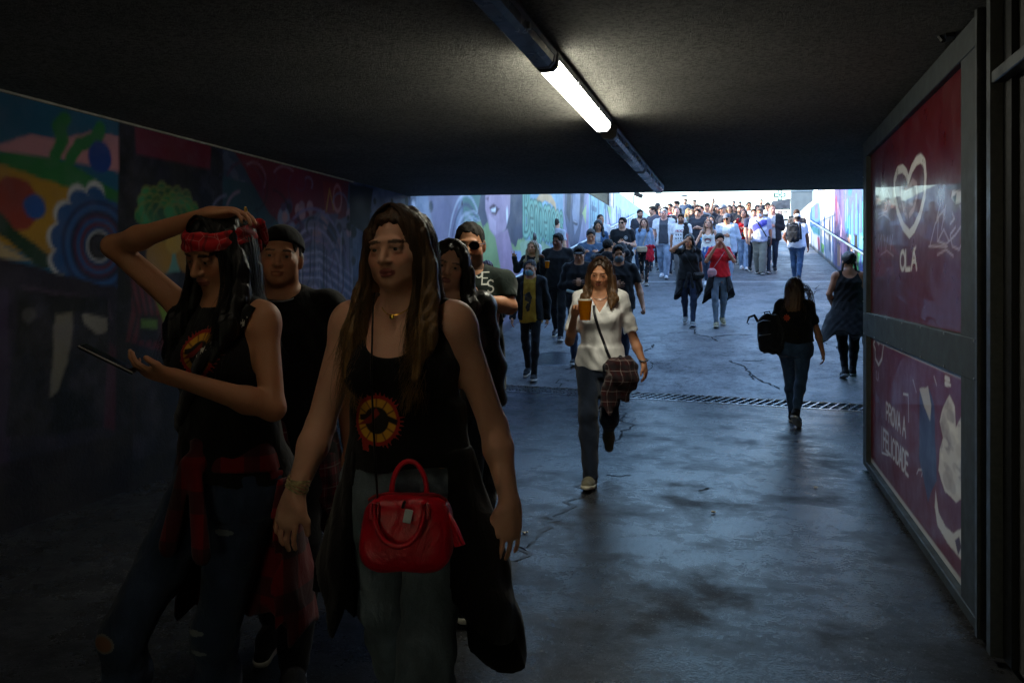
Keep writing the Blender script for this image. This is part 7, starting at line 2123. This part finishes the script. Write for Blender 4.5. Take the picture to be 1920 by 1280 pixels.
crowd(1494, 405, 'person in white cap and shirt carrying a black backpack up the ramp', 'm', ('buzz', '17120f'), TEE('d2d3dc'), ('jeans', '344c6c', dict(fit=.016)), ('sneaker', '16171a', 'c9c9cc'), d=19.5, rot=172, skin='brown', build=1.12, H=1.66, stride=.55, lean=(0, -.07), extra=m31, arms=('pocket', 'down'))
crowd(1494, 393, 'person with brown hair in a dark shirt walking up just ahead of the backpack', 'm', ('short', '4a3426'), TEE('4a4644'), ('jeans', '5a6a80'), ('sneaker', 'c9c9cc'), d=21.4, rot=178, skin='light', stride=-.4)
# -- seen from behind on the right
def w33(s):
    backpack(s, (.25, .13, 1.05), (.15, .095, .21), '101218', 'black backpack with a loose strap hanging from one shoulder of the long-haired person', rad(-18), True, 10)
    s.print_on(s.top, 'back_print', .07, 1.24, .14, .12, lambda p: (p.circ(0, 0, .035, 'b0381c'), [p.poly([(.03 * math.cos(a - .3), .03 * math.sin(a - .3)), (.06 * math.cos(a), .06 * math.sin(a)), (.03 * math.cos(a + .3), .03 * math.sin(a + .3))], 'c0501c') for a in np.linspace(0, 6.28, 9)]), .006, True)
w33p = Person(1490, 521, 'person with long brown hair walking away with a black backpack on one shoulder', 'f', d=8.45, rot=168, skin='tan', build=1.16, stride=.85, arms=('down', 'pocket'), head=(0, 4, 0), cell=.011)
# arms are named from the person: the free arm is on the picture's right
w33p.arm('R', -1, dict(el=w33p.local(1532, 620, .02), wr=w33p.local(1543, 662, .08), dir=V3(-.02, -.02, -.2), thumb=V3(.1, -1, 0), curl='relaxed'))
w33p.arm('L', 1, dict(el=(.25, .04, 1.12), wr=(.22, -.12, .98), curl='grip'))
w33p.body(haircol='221812')
w33p.top = w33p.shirt('t_shirt', '0c0d10', fit=.014, hem=.955, sleeve=.55)
w33p.trousers('jeans', '304a68', fit=.006); w33p.hairdo('back', '3a281c', .36, tip='8a643c', strands=700, name='hair', wave=.004); w33p.shoes('sneaker', '15161a', 'b9bcc0')
g = MB(); r_ = random.Random(8)
for i in range(46):
    a = w33p.hc + V3(-.07 - r_.uniform(0, .02), .03 + r_.uniform(-.03, .04), r_.uniform(-.05, .06)); e = w33p.hc + V3(-.19 - r_.uniform(-.03, .05), .06 + r_.uniform(-.03, .03), -.24 + r_.uniform(-.06, .08))
    m = (a + e) / 2 + V3(-.03 + r_.uniform(-.02, .02), .02, .05); g.tube([tuple(a), tuple(a * .5 + m * .5 + V3(-.01, 0, .02)), tuple(m), tuple(e)], [.0022, .0022, .002, .0006], 3, False)
g.build('loose_strands', mat_hair('2a1d16', '6a4a2c'), w33p.root, True)['kind'] = 'stuff'
w33(w33p)
def w34(s):
    s.tied('tied_jacket', '0e1016', hem=.58, open_=.02, flare=.16)
    for sg in (-1, 1):
        g = MB(); pts = [s.hc + V3(sg * .07, .05, -.03), s.hc + V3(sg * .085, .06, -.10), s.hc + V3(sg * .088, .05, -.17), s.hc + V3(sg * .09, .04, -.23)]
        g.tube([tuple(p) for p in pts], [.017, .015, .013, .006], 8); g.build('braid', mat_hair('0f0c0c'), s.root, True)
crowd(1591, 473, 'person with two braids and a black vest top walking away beside the kiosk', 'f', ('bun', '0f0c0c'), ('vest_top', '0d0d11', dict(fit=.006, sleeve=0, neck='back', hem=.9)), ('leggings', '0e0f14', dict(kind='cotton', fit=.006)), ('sneaker', '17181c', '8a8f94'), d=11.0, rot=182, skin='olive', build=1.22, stride=-.4, arms=(dict(el=(.25, .02, 1.13), wr=(.18, -.12, .96)), dict(el=(-.25, .02, 1.13), wr=(-.18, -.12, .96))), extra=w34)
crowd(1634, 497, 'dark clothed person almost hidden behind the kiosk edge', 'm', ('short', '100d0c'), ('jumper', '0e0f13', dict(fit=.022, sleeve=1.0, hem=.84)), BK, d=11.6, rot=176, stride=.3)

# -- the packed crowd higher up the ramp: columns px, top, label, sex, hair, garment, colour, extras
G = 'crowd coming down the ramp'
def far(px, top, label, sex, hair, col, legs=JE, gk=None, plaza=False, extra=None, g='t_shirt', outer=None, **kw):
    opt = dict(fit=.02, hem=.84); opt.update(gk or {})
    q = random.Random(px * 5 + top)
    kw.setdefault('arms', q.choice((('down', 'down'), ('front', 'down'), ('down', 'phone'), ('cup', 'down'), ('down', 'out'), ('pocket', 'pocket'), ('down', 'front'))))
    kw.setdefault('H', q.uniform(1.60, 1.72) if sex == 'f' else q.uniform(1.69, 1.84)); kw.setdefault('lean', (q.uniform(-.03, .03), q.uniform(-.05, .01)))
    kw.setdefault('build', q.uniform(.92, 1.18))
    return crowd(px, top, label, sex, hair, (g, col, opt), legs, group=G, plaza=plaza, extra=extra, outer=outer, hands=False, stride=random.Random(px).choice((-.5, .5, .4, -.3)), rot=kw.pop('rot', random.Random(px + 1).uniform(-26, 22)), **kw)
LS = dict(sleeve=1.0)
far(1233, 381, 'person with bushy dark hair seen in profile at the left end of the crowd', 'f', ('bob', '2a1f1c'), '2c2e38', rot=60, gk=LS)
far(1227, 387, 'person in profile with short dark hair, left end of the crowd below the bushy hair', 'm', ('short', '2a201c'), '5a5560', rot=-50)
far(1226, 398, 'person in a navy jacket with a hand at the mouth behind the light denim shirt', 'f', ('short', '241a18'), '20263a', gk=LS, arms=('face', 'down'), H=1.6)
far(1241, 391, 'person with fair hair peeking out left of the white-haired person', 'f', ('bob', '9a8468'), 'a9a4a8')
far(1249, 388, 'person in a dark cap behind the white-haired person', 'm', ('buzz', '2a201c'), '34363e', extra=lambda s: s.cap('1a1b20', 1))
far(1256, 382, 'person with thick dark hair and a red top above the white-haired person', 'm', ('short', '33261f'), 'b02030', build=1.05)
far(1270, 377, 'person in profile with dark hair and a black top against the sky', 'm', ('short', '241a16'), '1c1e26', rot=-60, gk=LS)
far(1267, 387, 'person with light brown hair below the black top in profile', 'f', ('bob', '7a5c48'), 'd2cfd0')
far(1270, 391, 'bald person with a reddish face above the white printed t-shirt', 'm', ('bald', '5a4438'), 'e0dcdc', skin='pink', build=1.1)
far(1264, 404, 'person with dark hair between the white-haired and the bearded person', 'f', ('long', '1f1715', .24), '55565c', H=1.6)
far(1285, 373, 'tall person in a navy t-shirt standing out against the sky', 'm', ('short', '1f1815'), '2f4058', beard='241b17', plaza=True)
far(1304, 375, 'person with short dark hair against the sky right of the navy t-shirt', 'm', ('short', '2a201b'), '23252c', plaza=True)
far(1308, 384, 'person in black sunglasses under the lamp post', 'm', ('short', '4a3026'), '17181d', extra=lambda s: s.sunglasses())
far(1313, 386, 'person with a sunlit face and short hair in a dark t-shirt', 'm', ('short', '33241d'), '2c333c', skin='pink', build=1.15)
far(1291, 391, 'person with long blond hair in a light green top', 'f', ('long', 'b8945c', .3), '8fa892')
far(1299, 393, 'person with fair hair right of the light green top', 'f', ('long', '8a6c4a', .28), '6a8a78', H=1.6)
far(1307, 392, 'person in a dark t-shirt bending towards the wavy-haired person', 'm', ('short', '2a1d18'), '3a3d46', build=1.15, H=1.7, arms=('front', 'front'))
far(1324, 381, 'person with cropped dark hair half hidden behind the white top', 'm', ('short', '1f1815'), '9a9ca4')
far(1327, 386, 'person with dark hair and dark jacket over a white top', 'f', ('long', '241a18', .22), 'e2e2e8', outer=('jacket', '22242e', dict(fit=.03, sleeve=1.0, hem=.84, open_front=.07)))
far(1333, 405, 'person with a white mask and turquoise top behind the printed tank top', 'f', ('long', '1f1715', .25), '1f8ac0', gk=LS, extra=lambda s: s.face_mask('eceef0'), H=1.6)
def w21(s): s.print_on(s.top, 'print', 0, 1.17, .24, .22, lambda p: (p.ring(0, 0, .085, .018, 'd8b41c', ry=.075), p.circ(0, 0, .045, 'a9a290'), p.poly([(-.09, -.02), (.09, -.02), (.06, -.06), (-.06, -.06)], 'd8b41c')), .012)
far(1341, 384, 'person in a woollen hat and black t-shirt with a round yellow print', 'f', ('long', '3a2a22', .2), '1c1e24', extra=lambda s: (s.cap('54505a', .0, 'woollen_hat'), w21(s)))
far(1357, 384, 'person in a grey cap raising an arm', 'm', ('buzz', '8a8684'), '34343c', arms=('down', 'up'), extra=lambda s: s.cap('8a8e98', 1))
far(1360, 391, 'person with orange-blond hair below the grey cap', 'f', ('long', 'c08a4c', .25), '3c2c2e', H=1.62)
far(1369, 385, 'person with wavy dark hair in a low-cut black top', 'f', ('long', '2a1c19', .24), '14151a', gk=dict(neck='scoop'))
far(1376, 385, 'person with long dark hair leaning behind the low-cut black top', 'f', ('long', '241a17', .24), '6a5c60', H=1.6)
far(1377, 377, 'small far head with greyish hair against the sky', 'm', ('short', '6a625e'), '5a5a62', plaza=True, H=1.7)
far(1386, 385, 'person with a moustache reaching out a bare arm', 'm', ('short', '2a1e1a'), '2a2d34', beard='2a1e1a', arms=('down', 'phone'))
far(1392, 386, 'person with curly brown hair behind the moustached one', 'f', ('bob', '4a342a'), '8a7a7c')
far(1389, 378, 'person in a dark peaked cap against the sky', 'm', ('buzz', '2a201c'), '3a3c44', extra=lambda s: s.cap('24262c', 1), plaza=True, H=1.75)
far(1426, 374, 'bearded person in dark clothes, tallest head left of the canopy', 'm', ('short', '3a302b'), '1f2128', beard='3a302b', plaza=True)
far(1421, 385, 'person with tied-back hair in a dark top above the white mask', 'f', ('bun', '3a2a24'), '2a2d36')
far(1438, 380, 'person with dark hair looking down in a white printed t-shirt', 'm', ('short', '241b17'), 'e2e2e6', head=(0, 18, 0))
far(1447, 384, 'balding person with a dark jacket beside the canopy', 'm', ('buzz', '6a5448'), 'c9c4c4', skin='pink', outer=('jacket', '22242a', dict(fit=.03, sleeve=1.0, hem=.82, open_front=.08)))
far(1331, 391, 'person with brown hair just left of the round yellow print', 'f', ('bob', '4a352b'), '77787f', H=1.62)
far(1414, 392, 'person in a dark blue top between the red blouse and the white mask', 'm', ('short', '33271f'), '27304a', H=1.7)
